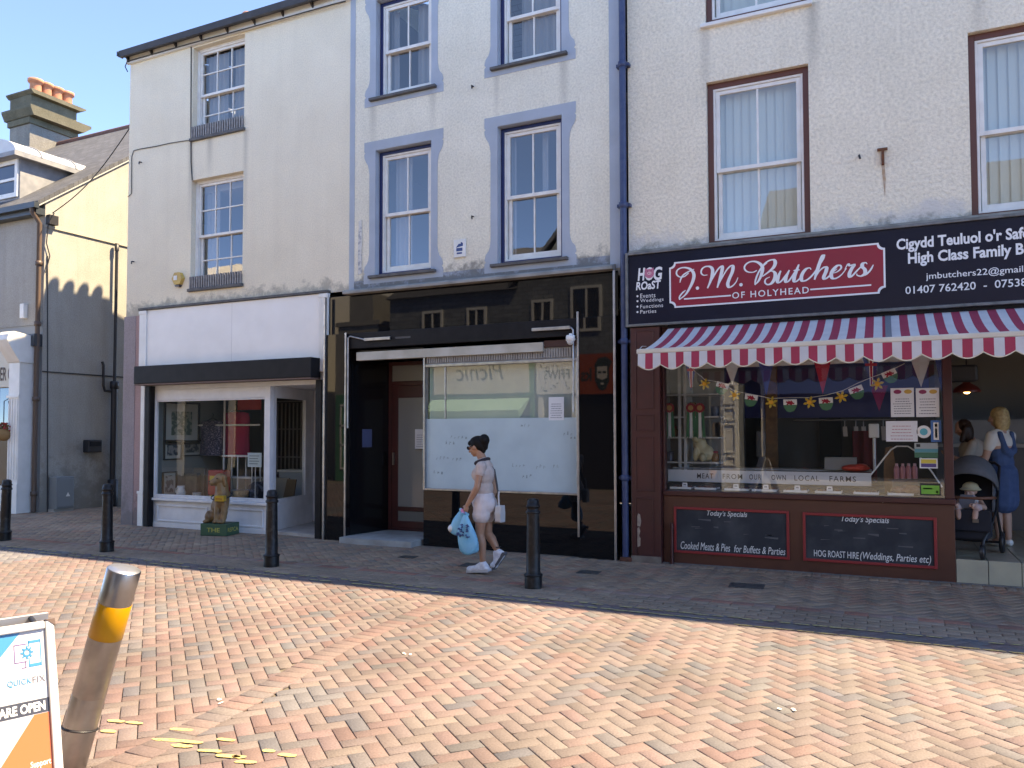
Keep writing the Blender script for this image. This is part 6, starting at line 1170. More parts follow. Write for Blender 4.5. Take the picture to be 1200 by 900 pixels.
y0, z1 = WX(100.5, 515.5, XG + .1); y1, z0 = WX(116.5, 530, XG + .1); b = MB(); b.box(XG + .002, XG + .2, y0, y1, z0, z1); o = b.build('post_box', m_pipe, None, bevel=.02); tag(o, 'small black box fixed to the gable wall', 'box'); b = MB(); b.box(XG + .2005, XG + .215, y0 + .04, y1 - .04, (z0 + z1) / 2, z1 - .04); b.build('flap', m_black, o)
b = MB(); P = [(XG + .02, WX(55, q, XG)[0], WX(55, q, XG)[1]) for q in (300, 380, 460, 540, 600)]; b.tube(P, .012, 6); tag(b.build('gable_cable', m_pipe), 'thin dark cable straight down the gable wall behind the cabinet', 'cable')
b = MB(); P = [WX(*q, XG) for q in ((62, 250), (55, 265), (53, 285), (57, 300), (52, 320))]; b.tube([(XG + .04, p[0], p[1]) for p in P], .012, 6); b.box(XG + .003, XG + .12, YF + .02, YF + .22, EF - .5, EF - .3); tag(b.build('cable_junction', m_pipe), 'tangle of black cable at the top corner of the gable', 'cable')
# hanging basket
x, z = W(4, 508, .3); t = thing('hanging_basket', 'hanging basket of red flowers by the white pilaster', 'basket', (x, .3, z)); b = MB(); b.ell((x, .3, z - .02), (.17, .17, .14), 16, 8); b.build('bowl', mat('coir_orange', (.32, .17, .07), .9), t)
b = MB(); rr = random.Random(5)
for k in range(60): a = rr.uniform(0, 6.28); q = rr.uniform(0, .17); h = rr.uniform(.0, .16); b.ell((x + q * math.cos(a), .3 + q * math.sin(a), z + .06 + h), (.028, .028, .022), 6, 4)
b.build('flowers', mat('flower_red', (.45, .02, .03), .7, col2=(.06, .14, .04), vs=25, contrast=(.48, .55)), t)
b = MB(); b.tube([(p0 - .02, .4, z + .75), (x, .3, z + .68), (x, .3, z + .1)], .01, 6); b.tube([(p0 - .02, .4, z + .4), (x + .1, .33, z + .68)], .008, 6); b.build('bracket', m_pipe, t)
# ------------------------------------------------------------------ the sunlit side of the street behind the photographer (seen in the glass)
YO = -12.3
m_stone = course_mat('grey_rubble_stone', (.14, .16, .175), (.21, .235, .25), (.12, .13, .14), .34, .13, bump=.8, jitter=.05)
ob = thing('stone_gable_building', 'grey rubble stone building with a steep gable reflected in the shop glass', 'building', (-9.4, YO, 0))
def owin(parent, x0, x1, z0, z1, gm=None):
    b = MB(); b.ring(x0, x1, YO + .002, YO + .05, z0, z1, .08); b.box((x0 + x1) / 2 - .03, (x0 + x1) / 2 + .03, YO + .004, YO + .045, z0 + .08, z1 - .08); w = b.build('window', m_sash, parent)
    b = MB(); b.box(x0 + .08, x1 - .08, YO + .003, YO + .02, z0 + .08, z1 - .08); b.build('glass_pane', mat('opposite_glass', (.02, .025, .03), .05), w)
b = MB(); b.box(-15.2, -10.4, YO - 8, YO, 0, 6.25); b.prism([(-10.4, 0), (-3.6, 0), (-3.6, 6.4), (-7.0, 10.3), (-10.4, 6.4)], YO - 8.2, YO + .001); b.build('wall', m_stone, ob)
b = MB(); b.prism([(YO + .15, 6.2), (YO - 4, 8.6), (YO - 8, 6.2)], -15.3, -10.4, 'X'); b.prism([(-10.7, 6.2), (-7.0, 10.45), (-3.3, 6.2), (-3.3, 6.35), (-7.0, 10.62), (-10.7, 6.35)], YO - 8.2, YO + .12); b.build('roof', m_slate, ob)
for x0, x1, z0, z1 in ((-13.9, -13.1, 4.7, 5.7), (-12.2, -11.5, 4.7, 5.7), (-9.9, -9.2, 4.8, 5.8), (-8.6, -7.6, 4.7, 6.1), (-6.2, -5.2, 4.7, 6.1)): owin(ob, x0, x1, z0, z1)
m_ogreen = mat('shop_green', (.06, .22, .11), .5); m_ocream = mat('sign_cream', (.68, .64, .52), .6)
b = MB(); b.box(-13.62, -9.86, YO + .002, YO + .10, 2.78, 4.18); b.box(-13.6, -9.9, YO + .004, YO + .1, 0, .7)
for x in (-13.6, -12.3, -11.1, -9.98): b.box(x, x + .12, YO + .004, YO + .1, .7, 2.78)
b.build('green_shopfront', m_ogreen, ob)
b = MB(); b.box(-13.45, -10.0, YO + .102, YO + .13, 2.92, 4.05); s1 = b.build('cafe_sign', m_ocream, ob)
m_oink = mat('sign_ink', (.03, .05, .04), .6)
b = MB(); put_text(b, 'Picnic', -12.6, -10.9, 3.35, 3.9, YO + .134, shear=.2, mirror=True); b.build('lettering', m_oink, s1)
b = MB(); b.prism([(YO + .1, 2.75), (YO + .9, 2.35), (YO + .9, 2.1), (YO + .88, 2.1), (YO + .1, 2.7)], -13.5, -10.0, 'X'); b.build('awning', mat('pale_green_awning', (.30, .52, .40), .8), ob)
b = MB(); b.box(-13.4, -10.0, YO + .02, YO + .04, .7, 2.75); b.build('shop_glass', mat('opposite_glass', (0, 0, 0)), ob)
b = MB(); b.box(-9.75, -8.4, YO + .102, YO + .13, 2.85, 3.95); b.box(-9.7, -9.55, YO + .004, YO + .1, 0, 2.8); b.box(-8.6, -8.45, YO + .004, YO + .1, 0, 2.8); s2 = b.build('studio_sign', mat('sign_white_board', (.72, .72, .72), .6), ob)
b = MB(); put_text(b, 'FFIWS', -9.5, -8.65, 3.3, 3.6, YO + .134, bold=.01, mirror=True)
rr = random.Random(9)
for k in range(26): x = rr.uniform(-9.65, -8.5); z = rr.choice((rr.uniform(2.9, 3.2), rr.uniform(3.65, 3.9))); a = rr.uniform(0, 3); b.prism([(x, z), (x + .05 * math.cos(a), z + .05 * math.sin(a)), (x + .12 * math.cos(a + .4), z + .1 * math.sin(a + .4)), (x + .05 * math.cos(a + .8), z + .04 * math.sin(a + .8))], YO + .131, YO + .136)
b.build('lettering', m_oink, s2)
b = MB(); b.box(-8.38, -6.0, YO + .102, YO + .13, 2.8, 4.0); s3 = b.build('barber_sign', mat('sign_orange', (.42, .075, .02), .5), ob)
b = MB(); put_text(b, 'ks', -8.2, -7.85, 3.2, 3.6, YO + .134, bold=.02, mirror=True); put_text(b, 'Ge', -7.18, -6.7, 3.2, 3.6, YO + .134, bold=.02, mirror=True)
def od(x, z, rx, rz, c, Y): q = MB(); q.prism([(x + rx * math.cos(2 * math.pi * k / 20), z + rz * math.sin(2 * math.pi * k / 20)) for k in range(20)], YO + .131, Y); q.build('face_emblem', c, s3)
b.prism([(-7.74, 3.55), (-7.74, 3.2), (-7.62, 2.95), (-7.52, 2.9), (-7.42, 2.95), (-7.3, 3.2), (-7.3, 3.55), (-7.2, 3.75), (-7.4, 3.9), (-7.65, 3.86), (-7.76, 3.7)], YO + .131, YO + .136); b.build('lettering', m_oink, s3)
b = MB(); b.prism([(-7.68, 3.62), (-7.68, 3.3), (-7.52, 3.22), (-7.36, 3.3), (-7.36, 3.62)], YO + .137, YO + .139); b.prism([(-7.58, 3.14), (-7.46, 3.14), (-7.48, 3.08), (-7.56, 3.08)], YO + .137, YO + .139); b.build('emblem_face', mat('emblem_white', (.7, .65, .6), .6), s3)
b = MB(); b.box(-7.65, -7.54, YO + .14, YO + .141, 3.42, 3.48); b.box(-7.5, -7.39, YO + .14, YO + .141, 3.42, 3.48); b.build('emblem_eyes', m_oink, s3)
b = MB(); b.box(-8.4, -4.5, YO + .01, YO + .03, 0, 2.78); b.build('barber_front', mat('dark_shopfront', (.02, .02, .022), .3), ob)
for x in (-4.15,):
    b = MB(); b.box(x, x + .46, YO + .004, YO + .16, 0, 3.2); pc = b.build('white_pilaster', m_white, ob)
    for z0, z1 in ((.75, 1.0), (1.1, 1.9), (2.0, 2.35), (2.45, 3.0)): b = MB(); b.ring(x + .06, x + .40, YO + .162, YO + .185, z0, z1, .035); b.build('panel_moulding', m_white, pc)
ob2 = thing('beige_gable_building', 'beige building with a chimney reflected at the left of the black tiles', 'building', (-17, YO, 0))
b = MB(); b.box(-17.6, -15.9, YO - 8, YO - .3, 0, 5.6); b.box(-17.2, -16.2, YO - 2, YO - .4, 5.6, 6.6); b.box(-17.7, -15.8, YO - 8, YO - .25, 5.45, 5.6); b.build('wall', mat('beige_stone', (.30, .29, .26), .9, col2=(.25, .24, .22), vs=3), ob2)
b = MB(); b.box(-17.5, -16.0, YO - .298, YO - .22, .0, 3.0); b.build('shopfront', m_ogreen, ob2)
b = MB(); 
for z in (.4, 1.2, 1.9, 2.6): b.box(-17.3, -16.2, YO - .219, YO - .2, z, z + .06)
for x in (-17.3, -16.26): b.box(x, x + .06, YO - .219, YO - .2, .46, 2.6)
b.build('shopfront_trim', m_sash, ob2)
ob3 = thing('cream_terrace', 'long cream terrace on the sunlit side beyond the stone building', 'building', (-24, YO, 0))
b = MB(); b.box(-34, -19.2, YO - 8, YO - .2, 0, 6.8); b.prism([(YO - .1, 6.8), (YO - 4, 9.4), (YO - 8, 6.8)], -34, -19.2, 'X'); b.build('wall', mat('terrace_cream', (.78, .74, .66), .9), ob3)
b = MB(); b.box(-33.8, -19.3, YO - .199, YO - .10, .3, 4.3); b.build('shopfront', mat('dark_shop_row', (.045, .055, .05), .3, col2=(.025, .03, .03), vs=.6), ob3)
for k in range(6): b = MB(); x = -33.5 + 2.7 * k; b.box(x, x + .3, YO - .099, YO - .02, 0, 4.4); b.build('shop_pilaster', m_white, ob3)
for k in range(5): b = MB(); x = -33.1 + 2.7 * k; b.box(x, x + 2.1, YO - .0985, YO - .05, 3.1, 3.8); b.build('shop_fascia', mat('row_fascia_' + 'abc'[k % 3], ((.06, .16, .10), (.30, .05, .04), (.10, .13, .22))[k % 3], .5), ob3)
for k in range(5): b = MB(); x = -33.0 + 2.8 * k; b.box(x, x + .95, YO - .199, YO - .17, 4.9, 6.3); b.build('window', mat('opposite_glass', (0, 0, 0)), ob3)
ob4 = thing('red_brick_house', 'brick and render house on the sunlit side opposite the butcher', 'building', (2, YO, 0))
b = MB(); b.box(-3.1, 9, YO - 8, YO, 0, 6.6); b.build('wall', wall_mat('opposite_render', (.80, .76, .68), (.74, .70, .62), bump=.2), ob4)
b = MB(); b.prism([(YO + .3, 6.55), (YO - 4, 9.6), (YO - 8, 6.55)], -3.2, 9.2, 'X'); b.build('roof', m_slate, ob4)
b = MB(); b.box(-3.05, 8.9, YO + .001, YO + .2, 6.3, 6.54); b.build('eaves', m_white, ob4)
for x in (-1.8, 1.2, 4.0): owin(ob4, x, x + 1.1, 4.2, 5.9)
b = MB(); b.box(-3.0, 8.9, YO + .002, YO + .12, 2.7, 3.5); b.build('fascia_sign', mat('opposite_blue_sign', (.05, .10, .28), .5), ob4)
b = MB(); b.box(-3.0, 8.9, YO + .003, YO + .03, .5, 2.69); b.build('shop_glass', mat('opposite_glass', (0, 0, 0)), ob4)
# ------------------------------------------------------------------ street furniture
m_bol = mat('worn_black_iron', (.008, .008, .009), .42, col2=(.035, .034, .034), vs=16, vdetail=8, contrast=(.5, .75), spec=.3, bump=.15, bs=30)
bx_, by_ = G(625, 689); t0 = thing('iron_bollard', 'black iron bollard in front of the shut black shop, right of the walking woman', 'bollard', (bx_, by_, 0), group='black iron bollards along the kerb', local=True)
b = MB(); b.lathe([(0.0950, -.01), (0.0950, .13), (0.0880, .155), (0.0774, .17), (0.0739, .40), (0.0695, .70), (0.0669, .80)], n=28); b.build('post', m_bol, t0)
b = MB(); b.lathe([(0.0669, .80), (0.0774, .802), (0.0792, .815), (0.0774, .83), (0.0678, .832), (0.0669, .87), (0.0757, .872), (0.0757, .89), (0.0678, .892), (0.0651, .93), (0.0528, .955), (0.0264, .962)], n=28); b.build('cap', m_bol, t0)
b = MB(); b.lathe([(0.0959, .13), (0.1021, .132), (0.1021, .15), (0.0898, .157)], n=28); b.build('foot_ring', m_bol, t0)
for q, lab, rz in (((125, 646.5), 'black iron bollard in front of the alley and lilac wall strip', 1), ((318, 664), 'black iron bollard in front of the white shop door', 2), ((5, 633.5), 'leaning black iron bollard at the far left by the white pilaster', 3)):
    x, y = G(*q); o = dup(t0, (x, y, 0), rz, lab)
    if rz == 3: o.rotation_euler = (R(2), R(5.5), 0)
# leaning stainless bollard
A_ = Vector((-3.70, -7.41, -.02)); T_ = Vector((-3.39, -7.345, 1.012)); ax = (T_ - A_).normalized(); Lb = (T_ - A_).length
t = thing('steel_bollard', 'leaning stainless steel bollard with a yellow reflective band', 'bollard', A_, local=True); t.rotation_euler = Vector((0, 0, 1)).rotation_difference(ax).to_euler()
m_ss = mat('brushed_stainless', (.40, .40, .41), .22, 1.0, col2=(.26, .26, .27), vs=5, rough2=.40)
_nt3 = m_ss.node_tree; _pr(m_ss).inputs['Anisotropic'].default_value = .5
m_yb = mat('yellow_band', (.50, .235, .006), .3, col2=(.44, .20, .008), vs=8)
rb = .078; u = lambda f: Lb * (1 - f)
b = MB(); b.lathe([(rb, 0), (rb, Lb * .40), (rb - .0006, Lb * .402), (rb - .0006, Lb * .403), (rb, Lb * .404), (rb, Lb * .678)], n=48); b.lathe([(rb, Lb * .842), (rb, Lb * .996), (rb - .003, Lb)], n=48); b.build('tube', m_ss, t)
b = MB(); b.lathe([(rb + .0005, Lb * .679), (rb + .0012, Lb * .68), (rb + .0012, Lb * .84), (rb + .0005, Lb * .841)], n=48); b.build('reflective_band', m_yb, t)
b = MB(); b.lathe([(rb - .004, Lb - .003), (rb - .006, Lb + .001), (.02, Lb + .002)], n=48); b.lathe([(.006, Lb + .002), (.006, Lb + .004)], (.02, .0, 0), 10); b.build('cap', mat('satin_cap', (.55, .56, .58), .35, .9), t)
b = MB(); n = 36; b.tube([((rb + .004) * math.cos(2 * math.pi * k / n), (rb + .004) * math.sin(2 * math.pi * k / n), Lb * .235 + .022 * math.cos(2 * math.pi * k / n + .6)) for k in range(n + 1)], .0045, 6); tag(b.build('cable_tie', m_pipe, t))
# pavement sign board (A-board)
TH = R(70); P_ = Vector((-2.406, -8.382, 1.087)); dirx = Vector((math.cos(TH), math.sin(TH), 0))
WB_, HB_ = .66, 1.12
t = thing('pavement_sign', 'white framed pavement sign board saying ARE OPEN beside the steel bollard', 'sign board', (P_ - dirx * WB_ / 2 - Vector((0, 0, P_.z)))[:], TH, local=True)
m_af = mat('white_aluminium', (.46, .47, .49), .3, col2=(.40, .41, .43), vs=5); m_ap = mat('poster_white', (.47, .47, .48), .25)
tilt = R(17.5)
def P3(u, v, d=0.0):   # u along the board, v up the slope, d out of its face
    return (u - WB_ / 2, math.sin(tilt) * (v - HB_) - d * math.cos(tilt), P_.z + (v - HB_) * math.cos(tilt) + d * math.sin(tilt))
def bslab(mb, pts, d0, d1):
    n = len(pts); vs = [P3(p[0], p[1], d0) for p in pts] + [P3(p[0], p[1], d1) for p in pts]
    mb.add(vs, [tuple(range(n - 1, -1, -1)), tuple(range(n, 2 * n))] + [(i, (i + 1) % n, (i + 1) % n + n, i + n) for i in range(n)])
def rect(u0, u1, v0, v1): return [(u0, v0), (u1, v0), (u1, v1), (u0, v1)]
b = MB(); fw = .026
for q in (rect(0, fw, 0, HB_), rect(WB_ - fw, WB_, 0, HB_), rect(fw, WB_ - fw, HB_ - fw, HB_), rect(fw, WB_ - fw, 0, fw)): bslab(b, q, -.012, .012)
b.build('front_frame', m_af, t, bevel=.005, seg=3)
b = MB(); bslab(b, rect(fw, WB_ - fw, fw, HB_ - fw), -.006, .002); po = b.build('poster', m_ap, t)
b = MB(); 
for u_, v_ in ((0, HB_), (WB_, HB_)): s = 1 if u_ == 0 else -1; bslab(b, [(u_ - s * .002, v_ + .002), (u_ - s * .002, v_ - .02), (u_ + s * .008, v_ - .012), (u_ + s * .016, v_ - .004), (u_ + s * .026, v_ + .002)] if s < 0 else [(u_ - .002, v_ + .002), (u_ + .026, v_ + .002), (u_ + .016, v_ - .004), (u_ + .008, v_ - .012), (u_ - .002, v_ - .02)], -.013, .0135)
b.build('corner_cap', mat('corner_brown', (.10, .06, .045), .5), t)
b = MB(); back = lambda u, v, d: (u - WB_ / 2, .05 + math.sin(tilt) * (HB_ - v) + d, P_.z + .012 + (v - HB_) * math.cos(tilt))
for q in (rect(0, fw, 0, HB_), rect(WB_ - fw, WB_, 0, HB_), rect(fw, WB_ - fw, HB_ - fw, HB_), rect(fw, WB_ - fw, 0, fw), rect(fw, WB_ - fw, fw, HB_ - fw)):
    vs = [back(p[0], p[1], 0) for p in q] + [back(p[0], p[1], .022) for p in q]; b.add(vs, [(0, 1, 2, 3), (7, 6, 5, 4), (0, 4, 5, 1), (1, 5, 6, 2), (2, 6, 7, 3), (3, 7, 4, 0)])
b.build('back_panel', m_af, t)
b = MB(); b.tube([(WB_ / 2 - .05, .0, P_.z - .005), (WB_ / 2 - .05, .06, P_.z + .005)], .008, 8); b.build('hinge', m_pipe, t)
# poster printing. u is measured from the right inner edge as the photograph shows only the right third
ue = WB_ - fw; vt = HB_ - fw
def pr(name, pts_list, m, lift=.0028): 
    b = MB()
    for pts in pts_list: bslab(b, [(ue - a * .78, vt - c * .88) for a, c in pts], .002, lift)
    return b.build(name, m, po)
m_cy = mat('print_cyan', (.02, .20, .38), .35); m_or = mat('print_orange', (.60, .13, .04), .35); m_gy = mat('print_grey', (.04, .043, .055), .35); m_pv = mat('print_purple', (.14, .09, .22), .35)
ph = (vt - fw) / .88; pw = (ue - fw) / .78
pr('blue_corner', [[(.086, .0), (pw, .0), (pw, .72)]], m_cy)
pr('orange_field', [[(.0, ph), (pw, ph), (pw, 1.16), (.053, .283), (.0, .283)]], m_or)
def ptext(s, a0, a1, c0, c1, m, name, bold=.0, sp=1.0, lift=.0032):
    v, f = text_mesh(s, bold, 0, sp); lo, hi = v.min(0), v.max(0); b = MB(); vs = []
    for x, z, _ in v:
        fx = (x - lo[0]) / (hi[0] - lo[0]); fz = (z - lo[1]) / (hi[1] - lo[1]); vs.append(P3(ue - .78 * (a0 + (a1 - a0) * fx), vt - .88 * (c1 + (c0 - c1) * fz), lift))
    b.add(vs, f); return b.build(name, m, po)
pr('grey_band', [rect(.0, pw, .234, .281)], m_gy)
m_pw = mat('print_white', (.80, .80, .80), .4)
ptext('WE ARE OPEN', .232, .014, .242, .2735, m_pw, 'headline', bold=.03)
ptext('QUICK', .138, .056, .156, .180, m_cy, 'upper_lettering', sp=1.05, bold=.012); ptext('FIX', .052, .008, .156, .178, mat('print_mid_grey', (.10, .10, .13), .4), 'upper_lettering', sp=1.05)
ptext('Support', .075, .006, .432, .458, m_pw, 'caption', bold=.01)
def ln(p, q, w):
    a = np.array(p); c = np.array(q); d = (c - a) / np.linalg.norm(c - a); nn = np.array([-d[1], d[0]]) * w / 2; return [tuple(a - nn - d * w / 2), tuple(c - nn + d * w / 2), tuple(c + nn + d * w / 2), tuple(a + nn - d * w / 2)]
w = .0035
pr('monitor_icon', [ln((.066, .041), (.109, .041), w), ln((.109, .041), (.109, .101), w), ln((.109, .101), (.070, .101), w), ln((.072, .101), (.072, .121), w), ln((.072, .121), (.085, .121), w)], m_pv)
pr('phone_icon', [rect(.018, .060, .032, .041), rect(.018, .060, .111, .122), ln((.0185, .033), (.0185, .121), w), ln((.0595, .033), (.0595, .050), w), ln((.0595, .092), (.0595, .121), w)], m_cy)
gc = np.array((.066, .071)); g = []
for k in range(20):
    a0, a1 = 2 * math.pi * k / 20, 2 * math.pi * (k + 1) / 20; g.append([(gc[0] + r_ * math.cos(a), gc[1] + r_ * math.sin(a)) for r_, a in ((.0085, a0), (.015, a0), (.015, a1), (.0085, a1))])
for k in range(8):
    a = 2 * math.pi * k / 8; g.append(ln(gc + .015 * np.array((math.cos(a), math.sin(a))), gc + .0195 * np.array((math.cos(a), math.sin(a))), .0055))
pr('gear_icon', g, m_cy, .0034)
# ------------------------------------------------------------------ people, the dog statue and what they carry
m_skin = mat('tanned_skin', (.42, .215, .135), .5, col2=(.37, .185, .115), vs=12); m_skin2 = mat('fair_skin', (.48, .28, .21), .5)
m_hair = mat('black_hair', (.006, .005, .005), .6, bump=.4, bs=120, spec=.2); m_knit = mat('pale_pink_knit', (.55, .44, .39), .9, col2=(.48, .385, .345), vs=20, bump=.5, bs=45)
WY = -1.62
def wp(px, py, dy=0.0): x, z = W(px, py, WY + dy); return Vector((x, WY + dy, z))
def hand(b, wr, d, side, r=.9, curl=.8):
    """Palm, four unequal bent fingers and a thumb, hanging from the wrist along d; side = across the palm."""
    d = Vector(d).normalized(); s = Vector(side).normalized(); n = d.cross(s)
    pc = wr + d * .045; b.cap(wr, pc + d * .02, .020 * r, .026 * r); b.cap(wr + d * .03 + s * .02, wr + d * .075 + s * .024, .016 * r, .014 * r); b.cap(wr + d * .03 - s * .02, wr + d * .07 - s * .022, .016 * r, .014 * r)
    for k, L in enumerate((.068, .078, .074, .058)):
        o = wr + d * .078 + s * (.027 - .018 * k); m = o + d * L * .45 + n * .008; e = m + (d * (1 - curl) + n * curl).normalized() * L * .5; b.cap(o - d * .02, m, .0095 * r, .0085 * r, 8); b.cap(m, e, .0085 * r, .007 * r, 8)
    o = wr + d * .02 + s * .026; m = o + (s * .8 + d * .6 + n * .3).normalized() * .035; b.cap(o, m, .012 * r, .010 * r, 8); b.cap(m, m + (d * .8 + n * .6).normalized() * .03, .010 * r, .008 * r, 8)
def head(b, c, f, up, s=1.0):
    """Skull, jaw, nose, ears; c = centre, f = facing."""
    f = Vector(f).normalized(); up = Vector(up).normalized(); sd = f.cross(up).normalized(); up = sd.cross(f)
    M3 = Matrix((sd, f, up)).transposed()
    b.ell(c + up * .018 * s - f * .012 * s, (.074 * s, .094 * s, .092 * s), rot=M3); b.ell(c - up * .045 * s + f * .022 * s, (.055 * s, .066 * s, .070 * s), rot=M3)
    b.ell(c - up * .088 * s + f * .058 * s, (.026 * s, .024 * s, .020 * s), rot=M3); b.cap(c + up * .01 * s + f * .085 * s, c - up * .028 * s + f * .108 * s, .011 * s, .016 * s)
    for q in (-1, 1): b.ell(c + sd * q * .076 * s - f * .012 * s - up * .012 * s, (.012 * s, .022 * s, .032 * s), rot=M3); b.ell(c + sd * q * .032 * s + f * .082 * s + up * .012 * s, (.02 * s, .012 * s, .01 * s), rot=M3); b.ell(c + sd * q * .045 * s + f * .055 * s - up * .03 * s, (.024 * s, .026 * s, .024 * s), rot=M3)
    b.ell(c - up * .062 * s + f * .084 * s, (.025 * s, .012 * s, .012 * s), rot=M3)
    return sd, f, up, M3
wm = thing('person', 'woman in pale pink top and shorts walking left with blue carrier bags', 'person', (wp(568, 668).x, WY, 0))
hc = wp(558.2, 523.5); hf = Vector((-.93, .05, -.30)); hu = Vector((-.28, 0, .95))
b = MB()
sd, f_, up_, M3 = head(b, hc, hf, hu, 1.0)
nk = wp(566.5, 541); pel = wp(567, 588); ch = wp(567, 556); wst = wp(567, 573)
b.cap(hc - up_ * .06 - f_ * .02, nk, .052, .058)
b.cap(nk + Vector((0, 0, -.03)), ch, .09, .115); b.ell(ch, (.112, .155, .14)); b.ell(ch + Vector((-.04, 0, .0)), (.095, .13, .09)); b.ell(wst, (.105, .14, .13)); b.ell(pel, (.115, .155, .125)); b.ell(pel + Vector((.04, 0, -.03)), (.085, .14, .09))
shL, shR = wp(563.5, 546.5, -.165), wp(572.5, 546.5, .165)
elL, wrL = wp(559, 571.5, -.225), wp(547.5, 592, -.20); elR, wrR = wp(579.5, 572, .20), wp(574, 590, .16)
for s_, e_, w_ in ((shL, elL, wrL), (shR, elR, wrR)):
    b.cap(nk + Vector((0, 0, -.05)), s_, .06, .058); b.cap(s_, e_, .052, .040); b.cap(e_, e_.lerp(w_, .35), .041, .041); b.cap(e_.lerp(w_, .35), w_, .041, .026)
hand(b, wrL, (-.35, 0, -.94), (-.9, .1, .35)); hand(b, wrR, (-.3, 0, -.95), (-.9, 0, .3))
hpL, hpR = wp(564.5, 594, -.085), wp(569.5, 594, .085); knL, knR = wp(562.2, 625.5, -.095), wp(571.5, 625, .085); anL, anR = wp(566.0, 660, -.10), wp(583.5, 646, .075)
for h, k, a in ((hpL, knL, anL), (hpR, knR, anR)):
    b.cap(h, k, .086, .056); b.cap(k, k.lerp(a, .32) + Vector((.012, 0, 0)), .055, .056); b.cap(k.lerp(a, .32) + Vector((.012, 0, 0)), a, .056, .033)
toL = wp(552.5, 667.0, -.115); toR = wp(580.0, 662.5, .065)
b.cap(anL, anL + Vector((.01, 0, -.045)), .036, .04); b.cap(anL + Vector((.0, 0, -.05)), toL, .04, .03); b.cap(anR, anR + Vector((.02, 0, -.04)), .036, .04); b.cap(anR + Vector((.02, 0, -.04)), toR, .04, .03)
remesh(b.build('body', m_skin, wm), .0075, 3)
# shoes: chunky white trainers
for an, to, ft in ((anL, toL, 0), (anR, toR, 1)):
    b = MB(); hl = an + (Vector((.035, 0, -.055)) if not ft else Vector((.045, 0, -.035))); tp = to + Vector((-.01, 0, .0))
    b.cap(hl, tp, .050, .040); b.cap(an + Vector((.005, 0, -.01)), hl, .046, .05); b.cap(an + Vector((-.02, 0, -.02)), hl.lerp(tp, .65), .042, .04); b.ell(tp, (.055, .045, .04))
    sh = remesh(b.build('shoe', mat('white_trainer', (.74, .74, .76), .5, col2=(.55, .56, .62), vs=26), wm), .008, 3)
    b = MB(); d = (tp - hl); d.normalize(); n = Vector((-d.z, 0, d.x)); n = n if n.z > 0 else -n; p = hl - n * .045 - d * .05; q = tp - n * .035 + d * .05
    b.prism([(p.x, p.z), (q.x, q.z), (q.x + n.x * .03, q.z + n.z * .03), (p.x + n.x * .035, p.z + n.z * .035)], hl.y - .046, hl.y + .046); b.build('sole', mat('sole_grey', (.50, .50, .52), .6) if not ft else mat('sole_dark', (.10, .10, .11), .7), sh, bevel=.012)
# clothes
b = MB(); b.cap(nk + Vector((.004, 0, -.035)), ch, .098, .127); b.ell(ch, (.124, .168, .15)); b.ell(ch + Vector((-.045, 0, .0)), (.106, .14, .10)); b.ell(wst, (.112, .146, .14))
for s_, e_ in ((shL, elL), (shR, elR)): b.cap(nk + Vector((0, 0, -.055)), s_, .062, .062); b.cap(s_, s_.lerp(e_, .30), .061, .060)
remesh(b.build('top', m_knit, wm), .010, 4)
b = MB(); b.ell(pel, (.138, .178, .145)); b.ell(pel + Vector((.05, 0, -.03)), (.110, .168, .12)); b.ell(wst + Vector((0, 0, -.09)), (.125, .163, .08))
for h, k in ((hpL, knL), (hpR, knR)): b.cap(h, h.lerp(k, .20), .104, .105); b.cap(h.lerp(k, .2), h.lerp(k, .30), .105, .112)
remesh(b.build('shorts', mat('off_white_jersey', (.66, .58, .56), .9, col2=(.60, .52, .50), vs=18, bump=.2, bs=60), wm), .010, 4)
b = MB(); b.ell(hc + up_ * .035 - f_ * .032, (.088, .100, .092), rot=M3); b.ell(hc + up_ * .02 - f_ * .06, (.082, .07, .1), rot=M3); b.ell(hc + up_ * .045 - f_ * .135, (.066, .062, .072), rot=M3); b.cap(hc + up_ * .01 - f_ * .135, hc - up_ * .05 - f_ * .12, .045, .03); b.ell(hc + up_ * .085 - f_ * .03, (.08, .08, .04), rot=M3); b.cap(hc + up_ * .05 + f_ * .07 + sd * .05, hc - up_ * .01 + f_ * .055 + sd * .075, .022, .012); b.cap(hc - f_ * .08 - up_ * .02, hc - f_ * .075 - up_ * .075, .05, .035); b.ell(hc + up_ * .06 + f_ * .045, (.07, .045, .04), rot=M3)
remesh(b.build('hair', m_hair, wm), .008, 2)
b = MB(); 
for q in (-1, 1): b.ell(hc + sd * q * .036 + f_ * .093 + up_ * .012, (.032, .012, .024), rot=M3); b.cap(hc + sd * q * .066 + f_ * .085 + up_ * .016, hc + sd * q * .082 - f_ * .01 + up_ * .014, .006, .005)
b.cap(hc - sd * .03 + f_ * .104 + up_ * .016, hc + sd * .03 + f_ * .104 + up_ * .016, .005, .005); b.build('sunglasses', mat('dark_lens', (.012, .01, .01), .12), wm)
b = MB(); n = 16; c_ = nk + Vector((-.006, 0, .005)); b.tube([(c_.x + .078 * math.cos(2 * math.pi * k / n) - .01, c_.y + .072 * math.sin(2 * math.pi * k / n), c_.z + .028 * math.cos(2 * math.pi * k / n) + (.0)) for k in range(n + 1)], .024, 10); b.build('neck_scarf', mat('dark_scarf', (.03, .02, .025), .8), wm)
b = MB(); b.tube([anR + Vector((.03 * math.cos(k * .785), .035 * math.sin(k * .785), .05 + .004 * math.cos(k * .785))) + Vector((-.0, 0, 0)) for k in range(9)], .006, 6); b.build('anklet', m_pipe, wm)
